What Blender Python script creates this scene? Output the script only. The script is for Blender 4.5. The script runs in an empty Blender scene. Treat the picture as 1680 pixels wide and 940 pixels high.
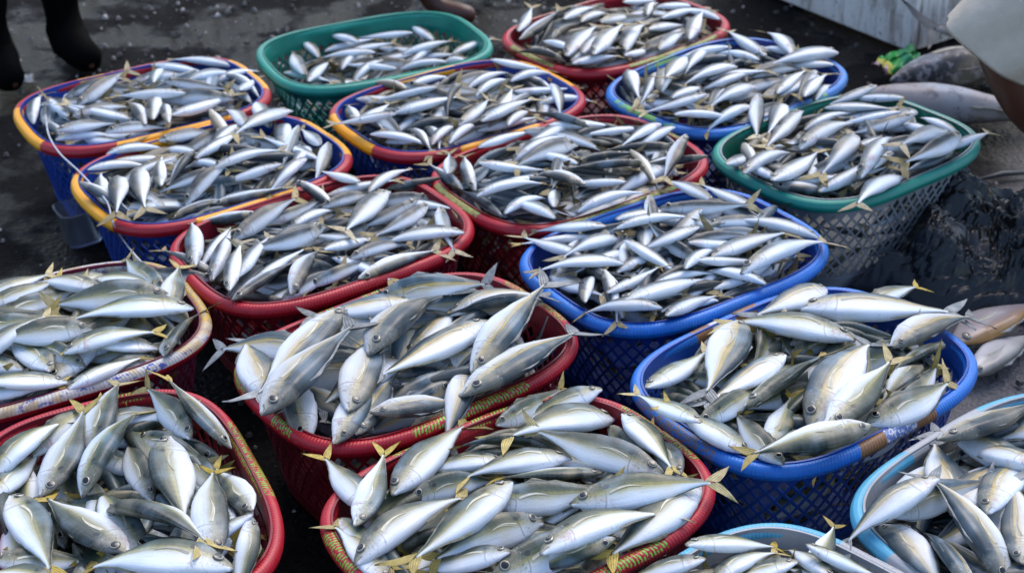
import bpy, bmesh, math, random
from mathutils import Vector, Matrix, noise as mnoise
R = math.radians
random.seed(11)
scene = bpy.context.scene
COL = scene.collection

# ------------------------------------------------------------------ camera
CAM_H, CAM_P, CAM_F, CAM_ROLL = 1.74885, 0.5267058, 2550.06, -0.0232155
IMW, IMH = 1680.0, 940.0
U0 = Vector((0, math.sin(CAM_P), math.cos(CAM_P)))
F0 = Vector((0, math.cos(CAM_P), -math.sin(CAM_P)))
X0 = Vector((1, 0, 0))
cr, sr = math.cos(CAM_ROLL), math.sin(CAM_ROLL)
RIGHT = cr * X0 + sr * U0
UP = -sr * X0 + cr * U0
cd = bpy.data.cameras.new('camera')
cam = bpy.data.objects.new('camera', cd)
COL.objects.link(cam)
cd.sensor_width = 36.0
cd.lens = CAM_F / IMW * 36.0
cd.clip_start, cd.clip_end = 0.05, 200.0
m3 = Matrix((RIGHT, UP, -F0)).transposed()
cam.matrix_world = Matrix.Translation((0, 0, CAM_H)) @ m3.to_4x4()
cd.dof.use_dof = True
cd.dof.focus_distance = 2.45
cd.dof.aperture_fstop = 5.6
scene.camera = cam

# ------------------------------------------------------------------ sky and sun (bright overcast morning)
SUN_EL, SUN_ROT = R(58), R(25)
world = bpy.data.worlds.new('World')
scene.world = world
world.use_nodes = True
wn = world.node_tree.nodes
wl = world.node_tree.links
bg = wn['Background']
sky = wn.new('ShaderNodeTexSky')
sky.sky_type = 'NISHITA'
sky.sun_disc = False
sky.sun_elevation = SUN_EL
sky.sun_rotation = SUN_ROT
sky.air_density = 1.0
sky.dust_density = 2.5
hs = wn.new('ShaderNodeHueSaturation')
hs.inputs['Saturation'].default_value = 1.05
wl.new(sky.outputs[0], hs.inputs['Color'])
wl.new(hs.outputs[0], bg.inputs['Color'])
bg.inputs['Strength'].default_value = 0.15
sd = bpy.data.lights.new('sun', 'SUN')
sd.energy = 0.5
sd.angle = R(45)
sd.color = (1.0, 0.97, 0.93)
sun = bpy.data.objects.new('sun', sd)
COL.objects.link(sun)
sdir = Vector((math.sin(SUN_ROT) * math.cos(SUN_EL), math.cos(SUN_ROT) * math.cos(SUN_EL), math.sin(SUN_EL)))
sun.rotation_euler = sdir.to_track_quat('Z', 'Y').to_euler()
sun.location = (0, 0, 6)
scene.view_settings.view_transform = 'Standard'
scene.view_settings.look = 'None'
scene.view_settings.gamma = 1.0
scene.view_settings.exposure = 1.08


def unproj(px, py, z=0.0):
    """The point of the place at height z that stands at a given point of the photograph."""
    x = (px - IMW / 2) / CAM_F
    y = -(py - IMH / 2) / CAM_F
    d = RIGHT * x + UP * y + F0
    t = (z - CAM_H) / d.z
    return Vector((d.x * t, d.y * t, z))


# ------------------------------------------------------------------ node helpers
def new_mat(name):
    m = bpy.data.materials.new(name)
    m.use_nodes = True
    return m, m.node_tree.nodes, m.node_tree.links, m.node_tree.nodes['Principled BSDF']


def mth(n, l, op, a, b=None, c=None):
    x = n.new('ShaderNodeMath')
    x.operation = op
    for i, v in enumerate((a, b, c)):
        if v is None:
            continue
        if isinstance(v, (int, float)):
            x.inputs[i].default_value = v
        else:
            l.new(v, x.inputs[i])
    return x.outputs[0]


def mixc(n, l, fac, a, b, mode='MIX'):
    x = n.new('ShaderNodeMix')
    x.data_type = 'RGBA'
    x.blend_type = mode
    for s, v in ((x.inputs[0], fac), (x.inputs[6], a), (x.inputs[7], b)):
        if isinstance(v, (int, float)):
            s.default_value = v
        elif isinstance(v, tuple):
            s.default_value = (*v, 1) if len(v) == 3 else v
        else:
            l.new(v, s)
    return x.outputs[2]


def noise(n, l, vec, scale, detail=3.0, rough=0.55, col=False):
    x = n.new('ShaderNodeTexNoise')
    x.inputs['Scale'].default_value = scale
    x.inputs['Detail'].default_value = detail
    x.inputs['Roughness'].default_value = rough
    if vec is not None:
        l.new(vec, x.inputs['Vector'])
    return x.outputs['Color' if col else 'Fac']


def ramp(n, l, fac, stops, interp='LINEAR'):
    x = n.new('ShaderNodeValToRGB')
    x.color_ramp.interpolation = interp
    e = x.color_ramp.elements
    while len(e) > 1:
        e.remove(e[-1])
    for i, (p, c) in enumerate(stops):
        q = e[0] if i == 0 else e.new(p)
        q.position = p
        q.color = (*c, 1) if len(c) == 3 else c
    l.new(fac, x.inputs[0])
    return x.outputs[0]


def smooth(n, l, v, lo, hi):
    x = n.new('ShaderNodeMapRange')
    x.interpolation_type = 'SMOOTHSTEP'
    x.inputs[1].default_value = lo
    x.inputs[2].default_value = hi
    l.new(v, x.inputs[0])
    return x.outputs[0]


def bump(n, l, bsdf, h, strength, dist):
    x = n.new('ShaderNodeBump')
    x.inputs['Strength'].default_value = strength
    x.inputs['Distance'].default_value = dist
    l.new(h, x.inputs['Height'])
    l.new(x.outputs[0], bsdf.inputs['Normal'])


def uvnode(n, l, name='UVMap'):
    x = n.new('ShaderNodeUVMap')
    x.uv_map = name
    s = n.new('ShaderNodeSeparateXYZ')
    l.new(x.outputs[0], s.inputs[0])
    return x.outputs[0], s.outputs[0], s.outputs[1]


def objpos(n, l):
    x = n.new('ShaderNodeTexCoord')
    return x.outputs['Object']


# ------------------------------------------------------------------ mesh helpers
def mesh_obj(name, verts, faces, mats, parent=None, uvs=None, uv2=None, smooth_=True, mat_idx=None, mesh_name=None):
    me = bpy.data.meshes.new(mesh_name or name)
    me.from_pydata([tuple(v) for v in verts], [], faces)
    for m in (mats if isinstance(mats, (list, tuple)) else [mats]):
        me.materials.append(m)
    for nm, data in (('UVMap', uvs), ('Arc', uv2)):
        if data is not None:
            lay = me.uv_layers.new(name=nm)
            flat = []
            for lp in me.loops:
                flat.extend(data[lp.vertex_index])
            lay.data.foreach_set('uv', flat)
    if smooth_:
        me.polygons.foreach_set('use_smooth', [True] * len(me.polygons))
    if mat_idx:
        me.polygons.foreach_set('material_index', mat_idx)
    me.update()
    o = bpy.data.objects.new(name, me)
    COL.objects.link(o)
    if parent is not None:
        o.parent = parent
    return o


def thing(name, label, cat, loc=(0, 0, 0), rz=0.0, group=None):
    o = bpy.data.objects.new(name, None)
    o.empty_display_size = 0.05
    COL.objects.link(o)
    o.location = loc
    o.rotation_euler = (0, 0, rz)
    tag(o, label, cat, group)
    return o


def tag(o, label, cat, group=None):
    o['label'] = label
    o['category'] = cat
    if group:
        o['group'] = group


def tube(pts, rad, seg=8):
    """Verts and faces of a tube along a list of points (one radius or one per point)."""
    V, Fc = [], []
    pts = [Vector(p) for p in pts]
    n = len(pts)
    for i, p in enumerate(pts):
        d = (pts[min(i + 1, n - 1)] - pts[max(i - 1, 0)]).normalized()
        a = d.cross(Vector((0, 0, 1)))
        if a.length < 1e-3:
            a = Vector((1, 0, 0))
        a.normalize()
        b = d.cross(a)
        r = rad[i] if isinstance(rad, (list, tuple)) else rad
        for k in range(seg):
            t = 2 * math.pi * k / seg
            V.append(p + (a * math.cos(t) + b * math.sin(t)) * r)
    for i in range(n - 1):
        for k in range(seg):
            k2 = (k + 1) % seg
            Fc.append((i * seg + k, i * seg + k2, (i + 1) * seg + k2, (i + 1) * seg + k))
    Fc.append(tuple(range(seg - 1, -1, -1)))
    Fc.append(tuple((n - 1) * seg + k for k in range(seg)))
    return V, Fc


# ================================================================== the ground
def ground_material():
    m, n, l, b = new_mat('wet_asphalt')
    g = n.new('ShaderNodeNewGeometry')
    pos = g.outputs['Position']
    s = n.new('ShaderNodeSeparateXYZ')
    l.new(pos, s.inputs[0])
    big = noise(n, l, pos, 1.6, 5, 0.6)
    mid = noise(n, l, pos, 11, 5, 0.65)
    fine = noise(n, l, pos, 120, 3, 0.7)
    vor = n.new('ShaderNodeTexVoronoi')
    vor.inputs['Scale'].default_value = 75
    l.new(pos, vor.inputs['Vector'])
    base = ramp(n, l, mid, [(0.3, (0.0014, 0.0013, 0.0015)), (0.52, (0.0045, 0.0042, 0.0045)), (0.74, (0.010, 0.0092, 0.0092))])
    mot = noise(n, l, pos, 42, 5, 0.75)
    base = mixc(n, l, mth(n, l, 'MULTIPLY', smooth(n, l, mot, 0.52, 0.66), 0.7), base, (0.0125, 0.0112, 0.0112))
    # the paler grey concrete on the right-hand side of the place
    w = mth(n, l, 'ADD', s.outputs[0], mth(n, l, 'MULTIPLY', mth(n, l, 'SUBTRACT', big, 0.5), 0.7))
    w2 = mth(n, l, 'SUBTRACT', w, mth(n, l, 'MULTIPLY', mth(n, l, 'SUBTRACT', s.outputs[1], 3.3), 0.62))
    pale_zone = smooth(n, l, w2, 1.0, 1.3)
    pale_grey = ramp(n, l, fine, [(0.3, (0.07, 0.067, 0.070)), (0.6, (0.17, 0.163, 0.168))])
    base = mixc(n, l, pale_zone, base, pale_grey)
    speck = smooth(n, l, fine, 0.66, 0.72)
    base = mixc(n, l, mth(n, l, 'MULTIPLY', speck, 0.55), base, (0.16, 0.15, 0.145))
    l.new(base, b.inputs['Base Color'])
    wet = smooth(n, l, noise(n, l, pos, 3.1, 4, 0.6), 0.44, 0.54)
    rough = mth(n, l, 'ADD', 0.22, mth(n, l, 'MULTIPLY', wet, 0.6))
    l.new(rough, b.inputs['Roughness'])
    b.inputs['Specular IOR Level'].default_value = 0.07
    h = mth(n, l, 'ADD', mth(n, l, 'MULTIPLY', vor.outputs['Distance'], 0.6), mth(n, l, 'ADD', fine, mid))
    bump(n, l, b, h, 0.7, 0.008)
    return m


nx = 70
V, Fc = [], []
for j in range(nx + 1):
    for i in range(nx + 1):
        fx, fy = i / nx * 2 - 1, j / nx * 2 - 1
        x = 3.2 * fx + 57 * fx ** 5
        y = 3.2 + 3.2 * fy + 57 * fy ** 5
        z = 0.006 * (mnoise.noise((x * 1.4, y * 1.4, 0)) - 0.5)
        V.append((x, y, z - 0.004))
for j in range(nx):
    for i in range(nx):
        a = j * (nx + 1) + i
        Fc.append((a, a + 1, a + nx + 2, a + nx + 1))
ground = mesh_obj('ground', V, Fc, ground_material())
ground['kind'] = 'structure'

# grit and scraps strewn over it
V, Fc, MI = [], [], []
random.seed(3)
for k in range(2600):
    if k < 1500:
        x, y = random.uniform(-2.1, 2.0), random.uniform(2.2, 5.6)
    else:
        x, y = random.choice((random.gauss(0.1, 0.25), random.gauss(-0.9, 0.4))), random.uniform(4.1, 5.3)
    r = random.choice((0.003, 0.004, 0.005, 0.007, 0.011)) * random.uniform(0.6, 1.2)
    c = Vector((x, y, r * 0.4))
    b0 = len(V)
    n0 = 6
    for i in range(n0):
        t = i / n0 * 6.283 + random.uniform(-.3, .3)
        q = r * random.uniform(.6, 1.2)
        V.append(c + Vector((math.cos(t) * q, math.sin(t) * q, -0.4 * r)))
    for i in range(n0):
        t = i / n0 * 6.283 + random.uniform(-.3, .3)
        q = r * random.uniform(.3, .7)
        V.append(c + Vector((math.cos(t) * q, math.sin(t) * q, r * random.uniform(.2, .6))))
    fs = [(b0 + i, b0 + (i + 1) % n0, b0 + n0 + (i + 1) % n0, b0 + n0 + i) for i in range(n0)] + [tuple(b0 + n0 + i for i in range(n0))]
    Fc += fs
    mi = random.choice((0, 0, 0, 0, 1, 1, 1, 2))
    MI += [mi] * len(fs)


def plain(name, col, rough=0.6, spec=0.4, var=0.35, scale=30, bumps=0.0, metallic=0.0, coat=0.0):
    m, n, l, b = new_mat(name)
    p = objpos(n, l)
    f = noise(n, l, p, scale, 4, 0.6)
    c2 = tuple(min(1, c * (1 + var)) for c in col)
    c1 = tuple(c * (1 - var) for c in col)
    l.new(ramp(n, l, f, [(0.25, c1), (0.75, c2)]), b.inputs['Base Color'])
    b.inputs['Roughness'].default_value = rough
    b.inputs['Specular IOR Level'].default_value = spec
    b.inputs['Metallic'].default_value = metallic
    b.inputs['Coat Weight'].default_value = coat
    if bumps:
        bump(n, l, b, f, 0.6, bumps)
    return m


grit = mesh_obj('debris', V, Fc, [plain('grit_dark', (.05, .048, .047)), plain('grit_grey', (.16, .15, .145)), plain('scrap_pale', (.42, .4, .38))], smooth_=False, mat_idx=MI)
grit['kind'] = 'stuff'
grit['label'] = 'grit, fish scraps and litter strewn over the wet dark ground'

# ================================================================== baskets
AX, BX, NX = 0.287, 0.212, 3.4
RIM_Z = 0.25


def rad_at(p, a, b):
    return (abs(math.cos(p) / a) ** NX + abs(math.sin(p) / b) ** NX) ** (-1 / NX)


def sup(p, a, b):
    r = rad_at(p, a, b)
    return r * math.cos(p), r * math.sin(p)


# equal-arc table of the outline
NT = 4000
_tab = [sup(2 * math.pi * i / NT, AX, BX) for i in range(NT + 1)]
_arc = [0.0]
for i in range(NT):
    _arc.append(_arc[-1] + math.hypot(_tab[i + 1][0] - _tab[i][0], _tab[i + 1][1] - _tab[i][1]))
PERIM = _arc[-1]


def ang_of(s):
    s = (s % 1.0) * PERIM
    lo, hi = 0, NT
    while hi - lo > 1:
        md = (lo + hi) // 2
        if _arc[md] <= s:
            lo = md
        else:
            hi = md
    f = (s - _arc[lo]) / max(1e-9, _arc[lo + 1] - _arc[lo])
    return 2 * math.pi * (lo + f) / NT


def wall_pt(s, z, off=0.0):
    a = ang_of(s)
    sc = 0.80 + 0.165 * z / 0.24
    x, y = sup(a, AX * sc + off, BX * sc + off)
    return Vector((x, y, z))


def build_wall():
    V, Fc = [], []
    th = 0.0032
    nu = 58
    z0, z1 = 0.034, 0.212
    rows = 5
    dz = (z1 - z0) / rows

    def quad_strip(za, zb, oa, ob, n=116):
        b0 = len(V)
        for i in range(n):
            s = i / n
            V.append(wall_pt(s, za, oa))
            V.append(wall_pt(s, zb, ob))
            V.append(wall_pt(s, za, oa - th))
            V.append(wall_pt(s, zb, ob - th))
        for i in range(n):
            a = b0 + 4 * i
            b = b0 + 4 * ((i + 1) % n)
            Fc.append((a, b, b + 1, a + 1))
            Fc.append((b + 2, a + 2, a + 3, b + 3))
            Fc.append((a + 1, b + 1, b + 3, a + 3))
            Fc.append((b, a, a + 2, b + 2))
    quad_strip(z1, 0.252, 0.0015, 0.0015)
    quad_strip(0.0, z0, 0.0015, 0.0015)
    quad_strip(0.112, 0.118, 0.0022, 0.0022) if False else None
    hf = 0.79

    def cell(sc, zc, top=True, bot=True):
        """One diamond of the lattice with its hole."""
        hs_ = 0.5 / nu
        hz = dz * 0.5
        out = [(sc + hs_, zc), (sc, zc + hz), (sc - hs_, zc), (sc, zc - hz)]
        inn = [(sc + hs_ * hf, zc), (sc, zc + hz * hf), (sc - hs_ * hf, zc), (sc, zc - hz * hf)]
        if not top:
            out[1] = (sc, zc)
        b0 = len(V)
        for off in (0.0, -th):
            for s, z in out:
                V.append(wall_pt(s, z, off))
            for s, z in inn:
                V.append(wall_pt(s, z, off))
        for k in range(4):
            k2 = (k + 1) % 4
            Fc.append((b0 + k, b0 + k2, b0 + 4 + k2, b0 + 4 + k))
            Fc.append((b0 + 8 + k2, b0 + 8 + k, b0 + 12 + k, b0 + 12 + k2))
            Fc.append((b0 + 4 + k, b0 + 4 + k2, b0 + 12 + k2, b0 + 12 + k))
    for r in range(rows):
        for i in range(nu):
            cell((i + 0.5) / nu, z0 + (r + 0.5) * dz)
    for r in range(1, rows):
        for i in range(nu):
            cell(i / nu, z0 + r * dz)
    # solid half diamonds at top and bottom
    for zc, sg in ((z1, -1), (z0, 1)):
        for i in range(nu):
            b0 = len(V)
            for off in (0.0, -th):
                V.append(wall_pt((i - .5) / nu, zc, off))
                V.append(wall_pt((i + .5) / nu, zc, off))
                V.append(wall_pt(i / nu, zc + sg * dz / 2, off))
            Fc.append((b0, b0 + 1, b0 + 2) if sg > 0 else (b0 + 1, b0, b0 + 2))
            Fc.append((b0 + 4, b0 + 3, b0 + 5) if sg > 0 else (b0 + 3, b0 + 4, b0 + 5))
    return V, Fc


def build_rim():
    """A thick rolled rim: a tube with a lip hanging below it."""
    V, Fc, UV, UV2 = [], [], [], []
    n, sg = 220, 14
    for i in range(n + 1):
        s = i / n
        a = ang_of(s) if i < n else 2 * math.pi
        c = Vector((*sup(a, AX, BX), RIM_Z - 0.013))
        nrm = Vector((*sup(a, AX + 0.01, BX + 0.01), 0)) - Vector((*sup(a, AX, BX), 0))
        nrm.normalize()
        wob = 0.0012 * math.sin(s * 40)
        for k in range(sg + 1):
            t = 2 * math.pi * k / sg
            rr = 0.0128
            x, z = rr * math.cos(t), 0.0145 * math.sin(t)
            V.append(c + nrm * (x + wob) + Vector((0, 0, z)))
            UV.append((a / (2 * math.pi), k / sg))
            UV2.append((s * PERIM, k / sg))
    w = sg + 1
    for i in range(n):
        for k in range(sg):
            Fc.append((i * w + k, (i + 1) * w + k, (i + 1) * w + k + 1, i * w + k + 1))
    return V, Fc, UV, UV2


def build_base():
    V, Fc = [], []
    n = 64
    for z in (0.012, 0.007):
        for i in range(n):
            p = wall_pt(i / n, 0.01, -0.004)
            V.append(Vector((p.x, p.y, z)))
    Fc.append(tuple(range(n)))
    Fc.append(tuple(range(2 * n - 1, n - 1, -1)))
    for i in range(n):
        j = (i + 1) % n
        Fc.append((n + i, n + j, j, i))
    return V, Fc


def wall_material(name, col, inner=None):
    m, n, l, b = new_mat(name)
    p = objpos(n, l)
    f = noise(n, l, p, 14, 5, 0.65)
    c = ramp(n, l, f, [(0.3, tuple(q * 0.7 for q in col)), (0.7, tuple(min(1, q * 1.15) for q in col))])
    if inner:
        g = n.new('ShaderNodeNewGeometry')
        # the inner face of this basket is moulded in another colour
        s = n.new('ShaderNodeSeparateXYZ')
        l.new(p, s.inputs[0])
        nn = n.new('ShaderNodeVectorMath')
        nn.operation = 'DOT_PRODUCT'
        tc = n.new('ShaderNodeTexCoord')
        l.new(tc.outputs['Normal'], nn.inputs[0])
        l.new(p, nn.inputs[1])
        c = mixc(n, l, smooth(n, l, nn.outputs['Value'], -0.02, 0.02), inner, c)
    grime = smooth(n, l, noise(n, l, p, 40, 4, 0.7), 0.62, 0.75)
    c = mixc(n, l, mth(n, l, 'MULTIPLY', grime, 0.35), c, (0.06, 0.055, 0.05))
    l.new(c, b.inputs['Base Color'])
    b.inputs['Roughness'].default_value = 0.38
    b.inputs['Specular IOR Level'].default_value = 0.45
    return m


def rim_material(name, base, segs, ridges=True, sack=False):
    """segs: (u0, u1, kind/colour) stretches along the rim, u = angle / full turn."""
    m, n, l, b = new_mat(name)
    uv, u, v = uvnode(n, l)
    uv2, arc, vv = uvnode(n, l, 'Arc')
    p = objpos(n, l)
    f = noise(n, l, p, 25, 4, 0.6)
    col = ramp(n, l, f, [(0.25, tuple(q * 0.8 for q in base)), (0.8, tuple(min(1, q * 1.12) for q in base))])
    cm = n.new('ShaderNodeCombineXYZ')
    l.new(mth(n, l, 'MULTIPLY', arc, 260), cm.inputs[0])
    l.new(mth(n, l, 'MULTIPLY', vv, 17), cm.inputs[1])
    let = n.new('ShaderNodeTexNoise')
    let.inputs['Scale'].default_value = 0.62
    let.inputs['Detail'].default_value = 2.0
    l.new(cm.outputs[0], let.inputs['Vector'])
    print_mask = smooth(n, l, let.outputs['Fac'], 0.45, 0.50)
    if sack:
        # printed woven-sack strip wound round the rim: white with small blue and ochre print
        cm2 = n.new('ShaderNodeCombineXYZ')
        l.new(mth(n, l, 'MULTIPLY', arc, 95), cm2.inputs[0])
        l.new(mth(n, l, 'MULTIPLY', vv, 8), cm2.inputs[1])
        f2 = noise(n, l, cm2.outputs[0], 0.9, 3, 0.7)
        f3 = noise(n, l, cm2.outputs[0], 0.35, 2, 0.5)
        topm = smooth(n, l, mth(n, l, 'ABSOLUTE', mth(n, l, 'SUBTRACT', vv, 0.27)), 0.27, 0.25)
        pr = mixc(n, l, mth(n, l, 'MULTIPLY', smooth(n, l, f2, 0.50, 0.56), smooth(n, l, f3, 0.40, 0.55)), (0.54, 0.51, 0.47), (0.03, 0.07, 0.34))
        pr = mixc(n, l, mth(n, l, 'MULTIPLY', smooth(n, l, noise(n, l, cm2.outputs[0], 0.12, 3, 0.6), 0.47, 0.56), 0.75), pr, (0.46, 0.32, 0.14))
        col = mixc(n, l, topm, col, pr)
    for (u0, u1, c) in segs:
        # signed distance from the stretch's middle, wrapped
        um = u0 + ((u1 - u0 + 0.5) % 1.0 - 0.5) / 2
        hw = abs(((u1 - u0 + 0.5) % 1.0) - 0.5) / 2
        d = mth(n, l, 'SUBTRACT', u, um)
        d = mth(n, l, 'SUBTRACT', mth(n, l, 'FRACT', mth(n, l, 'ADD', d, 0.5)), 0.5)
        wav = mth(n, l, 'MULTIPLY', mth(n, l, 'SUBTRACT', f, 0.5), 0.006)
        msk = smooth(n, l, mth(n, l, 'ADD', mth(n, l, 'ABSOLUTE', d), wav), hw + 0.0012, hw - 0.0012)
        if c == 'lime':
            vm = smooth(n, l, mth(n, l, 'ABSOLUTE', mth(n, l, 'SUBTRACT', vv, 0.24)), 0.21, 0.19)
            gap = smooth(n, l, mth(n, l, 'SINE', mth(n, l, 'ADD', mth(n, l, 'MULTIPLY', arc, 2 * math.pi / 0.0062), mth(n, l, 'MULTIPLY', vv, 5.0))), -0.55, 0.1)
            msk = mth(n, l, 'MULTIPLY', msk, mth(n, l, 'MULTIPLY', vm, mth(n, l, 'MULTIPLY', print_mask, gap)))
            cc = (0.16, 0.5, 0.05)
        elif c == 'olive':
            vm = smooth(n, l, mth(n, l, 'ABSOLUTE', mth(n, l, 'SUBTRACT', vv, 0.26)), 0.17, 0.14)
            msk = mth(n, l, 'MULTIPLY', msk, vm)
            cc = mixc(n, l, print_mask, (0.25, 0.10, 0.04), (0.25, 0.32, 0.07))
        elif c == 'greenband':
            vm = smooth(n, l, mth(n, l, 'ABSOLUTE', mth(n, l, 'SUBTRACT', vv, 0.26)), 0.19, 0.16)
            msk = mth(n, l, 'MULTIPLY', msk, vm)
            cc = mixc(n, l, smooth(n, l, f, 0.4, 0.5), base, (0.17, 0.42, 0.12))
        elif c == 'print':
            cc = mixc(n, l, mth(n, l, 'MULTIPLY', print_mask, 0.85), (0.6, 0.62, 0.66), (0.05, 0.12, 0.42))
        elif c == 'ochreprint':
            cc = mixc(n, l, mth(n, l, 'SUBTRACT', 1.0, print_mask), (0.55, 0.33, 0.03), (0.30, 0.27, 0.22))
        elif c == 'worn':
            cc = mixc(n, l, mth(n, l, 'MULTIPLY', print_mask, 0.85), base, (0.17, 0.13, 0.11))
        else:
            cc = c
        col = mixc(n, l, msk, col, cc)
    scuff = smooth(n, l, noise(n, l, p, 90, 4, 0.75), 0.64, 0.74)
    col = mixc(n, l, mth(n, l, 'MULTIPLY', scuff, 0.38), col, (0.3, 0.28, 0.27))
    l.new(col, b.inputs['Base Color'])
    l.new(mth(n, l, 'ADD', 0.34, mth(n, l, 'MULTIPLY', f, 0.2)), b.inputs['Roughness'])
    b.inputs['Specular IOR Level'].default_value = 0.45
    b.inputs['Coat Weight'].default_value = 0.12
    b.inputs['Coat Roughness'].default_value = 0.22
    if ridges:
        rid = mth(n, l, 'SINE', mth(n, l, 'ADD', mth(n, l, 'MULTIPLY', arc, 2 * math.pi / 0.0062), mth(n, l, 'MULTIPLY', vv, 5.0)))
        h = mth(n, l, 'ADD', mth(n, l, 'MULTIPLY', rid, 0.5), mth(n, l, 'MULTIPLY', f, 0.8))
        bump(n, l, b, h, 0.5, 0.0010)
    else:
        gr = mth(n, l, 'SINE', mth(n, l, 'MULTIPLY', vv, 60.0))
        bump(n, l, b, mth(n, l, 'ADD', mth(n, l, 'MULTIPLY', gr, 0.3), f), 0.35, 0.0015)
    return m


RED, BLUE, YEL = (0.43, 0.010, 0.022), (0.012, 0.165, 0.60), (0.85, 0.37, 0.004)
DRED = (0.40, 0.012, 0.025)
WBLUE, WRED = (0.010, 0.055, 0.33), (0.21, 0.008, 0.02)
BASKET_POS = {
    1: (-0.8926, 3.5270, 0.5311),
    2: (-0.3462, 3.8390, 0.4307),
    3: (0.2955, 3.9283, 0.6560),
    4: (-0.1195, 3.4575, 0.5861),
    5: (0.5439, 3.5576, 0.7248),
    6: (-0.6611, 3.1392, 0.6137),
    7: (-0.3838, 2.8015, 0.5883),
    8: (0.1345, 3.0948, 0.6133),
    9: (0.3247, 2.6970, 0.5829),
    10: (0.7622, 3.1787, 0.6387),
    11: (-0.8710, 2.4451, 0.5068),
    12: (-0.1897, 2.3559, 0.6296),
    13: (0.5087, 2.2665, 0.6323),
    14: (-0.6215, 1.9475, -1.1513),
    15: (0.0043, 1.9242, 0.6153),
    16: (0.3168, 1.5548, 0.7908),
    17: (0.8157, 1.8968, 0.6623),
}


def local_u(b, px, py):
    P = unproj(px, py, RIM_Z - 0.004)
    cx, cy, th = BASKET_POS[b]
    dx, dy = P.x - cx, P.y - cy
    x, y = math.cos(th) * dx + math.sin(th) * dy, -math.sin(th) * dx + math.cos(th) * dy
    return (math.atan2(y, x) / (2 * math.pi)) % 1.0


BROWN, GREY, CYAN = (0.24, 0.115, 0.045), (0.36, 0.37, 0.385), (0.10, 0.42, 0.62)
BASKETS = {
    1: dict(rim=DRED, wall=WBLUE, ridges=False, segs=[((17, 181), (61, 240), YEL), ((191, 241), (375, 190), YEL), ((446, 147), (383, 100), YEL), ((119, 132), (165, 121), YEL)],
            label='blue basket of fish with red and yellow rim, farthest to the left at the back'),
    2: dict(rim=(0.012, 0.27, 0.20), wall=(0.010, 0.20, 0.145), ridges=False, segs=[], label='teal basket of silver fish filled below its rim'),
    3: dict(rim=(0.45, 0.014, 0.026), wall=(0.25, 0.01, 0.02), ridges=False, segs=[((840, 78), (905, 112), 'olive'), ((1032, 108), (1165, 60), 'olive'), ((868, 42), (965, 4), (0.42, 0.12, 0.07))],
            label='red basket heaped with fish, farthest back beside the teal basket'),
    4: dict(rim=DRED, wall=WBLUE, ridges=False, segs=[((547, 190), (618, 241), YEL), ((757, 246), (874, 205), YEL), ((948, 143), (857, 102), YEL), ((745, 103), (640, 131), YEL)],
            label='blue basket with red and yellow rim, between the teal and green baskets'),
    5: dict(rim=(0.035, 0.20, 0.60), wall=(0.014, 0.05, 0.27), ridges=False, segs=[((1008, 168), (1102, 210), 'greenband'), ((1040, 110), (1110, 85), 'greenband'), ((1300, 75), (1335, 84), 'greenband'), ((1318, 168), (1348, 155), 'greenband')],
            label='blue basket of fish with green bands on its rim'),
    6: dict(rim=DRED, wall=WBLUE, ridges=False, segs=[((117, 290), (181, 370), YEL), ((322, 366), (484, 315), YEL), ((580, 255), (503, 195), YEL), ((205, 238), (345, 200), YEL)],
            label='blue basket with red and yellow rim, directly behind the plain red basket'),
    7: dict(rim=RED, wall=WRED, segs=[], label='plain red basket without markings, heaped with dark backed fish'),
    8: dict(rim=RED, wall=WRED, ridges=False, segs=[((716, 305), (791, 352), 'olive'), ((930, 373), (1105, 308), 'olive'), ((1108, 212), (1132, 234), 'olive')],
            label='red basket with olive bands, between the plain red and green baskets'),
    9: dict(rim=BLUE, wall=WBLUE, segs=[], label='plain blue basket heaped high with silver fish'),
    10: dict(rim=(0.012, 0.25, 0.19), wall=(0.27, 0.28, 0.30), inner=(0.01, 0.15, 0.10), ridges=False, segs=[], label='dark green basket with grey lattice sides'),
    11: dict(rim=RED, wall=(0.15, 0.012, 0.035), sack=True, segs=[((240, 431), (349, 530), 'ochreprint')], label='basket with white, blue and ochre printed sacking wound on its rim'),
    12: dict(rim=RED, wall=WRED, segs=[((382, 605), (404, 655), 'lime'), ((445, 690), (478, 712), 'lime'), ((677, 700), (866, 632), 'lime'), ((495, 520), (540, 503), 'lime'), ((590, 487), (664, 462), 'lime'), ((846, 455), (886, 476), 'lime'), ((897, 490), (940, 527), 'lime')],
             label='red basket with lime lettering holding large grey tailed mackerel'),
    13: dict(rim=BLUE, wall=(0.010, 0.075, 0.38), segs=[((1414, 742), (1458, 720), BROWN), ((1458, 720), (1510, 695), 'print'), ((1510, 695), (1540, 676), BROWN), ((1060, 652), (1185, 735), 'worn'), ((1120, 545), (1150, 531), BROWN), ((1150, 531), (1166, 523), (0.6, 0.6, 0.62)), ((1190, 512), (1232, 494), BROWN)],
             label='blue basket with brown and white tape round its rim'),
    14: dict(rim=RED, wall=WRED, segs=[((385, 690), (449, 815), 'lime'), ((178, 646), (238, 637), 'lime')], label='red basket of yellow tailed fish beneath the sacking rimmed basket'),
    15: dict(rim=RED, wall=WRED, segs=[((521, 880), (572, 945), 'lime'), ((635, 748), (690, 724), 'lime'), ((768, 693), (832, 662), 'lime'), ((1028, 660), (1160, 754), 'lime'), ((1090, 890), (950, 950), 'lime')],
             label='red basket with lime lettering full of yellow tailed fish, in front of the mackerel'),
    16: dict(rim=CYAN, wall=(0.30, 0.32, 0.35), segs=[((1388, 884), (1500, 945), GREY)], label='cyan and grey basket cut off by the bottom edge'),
    17: dict(rim=CYAN, wall=(0.30, 0.32, 0.35), ridges=False, segs=[((1480, 742), (1598, 668), GREY), ((1458, 914), (1510, 952), GREY)], label='cyan and grey basket holding the largest fish lying diagonally'),
}
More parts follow.
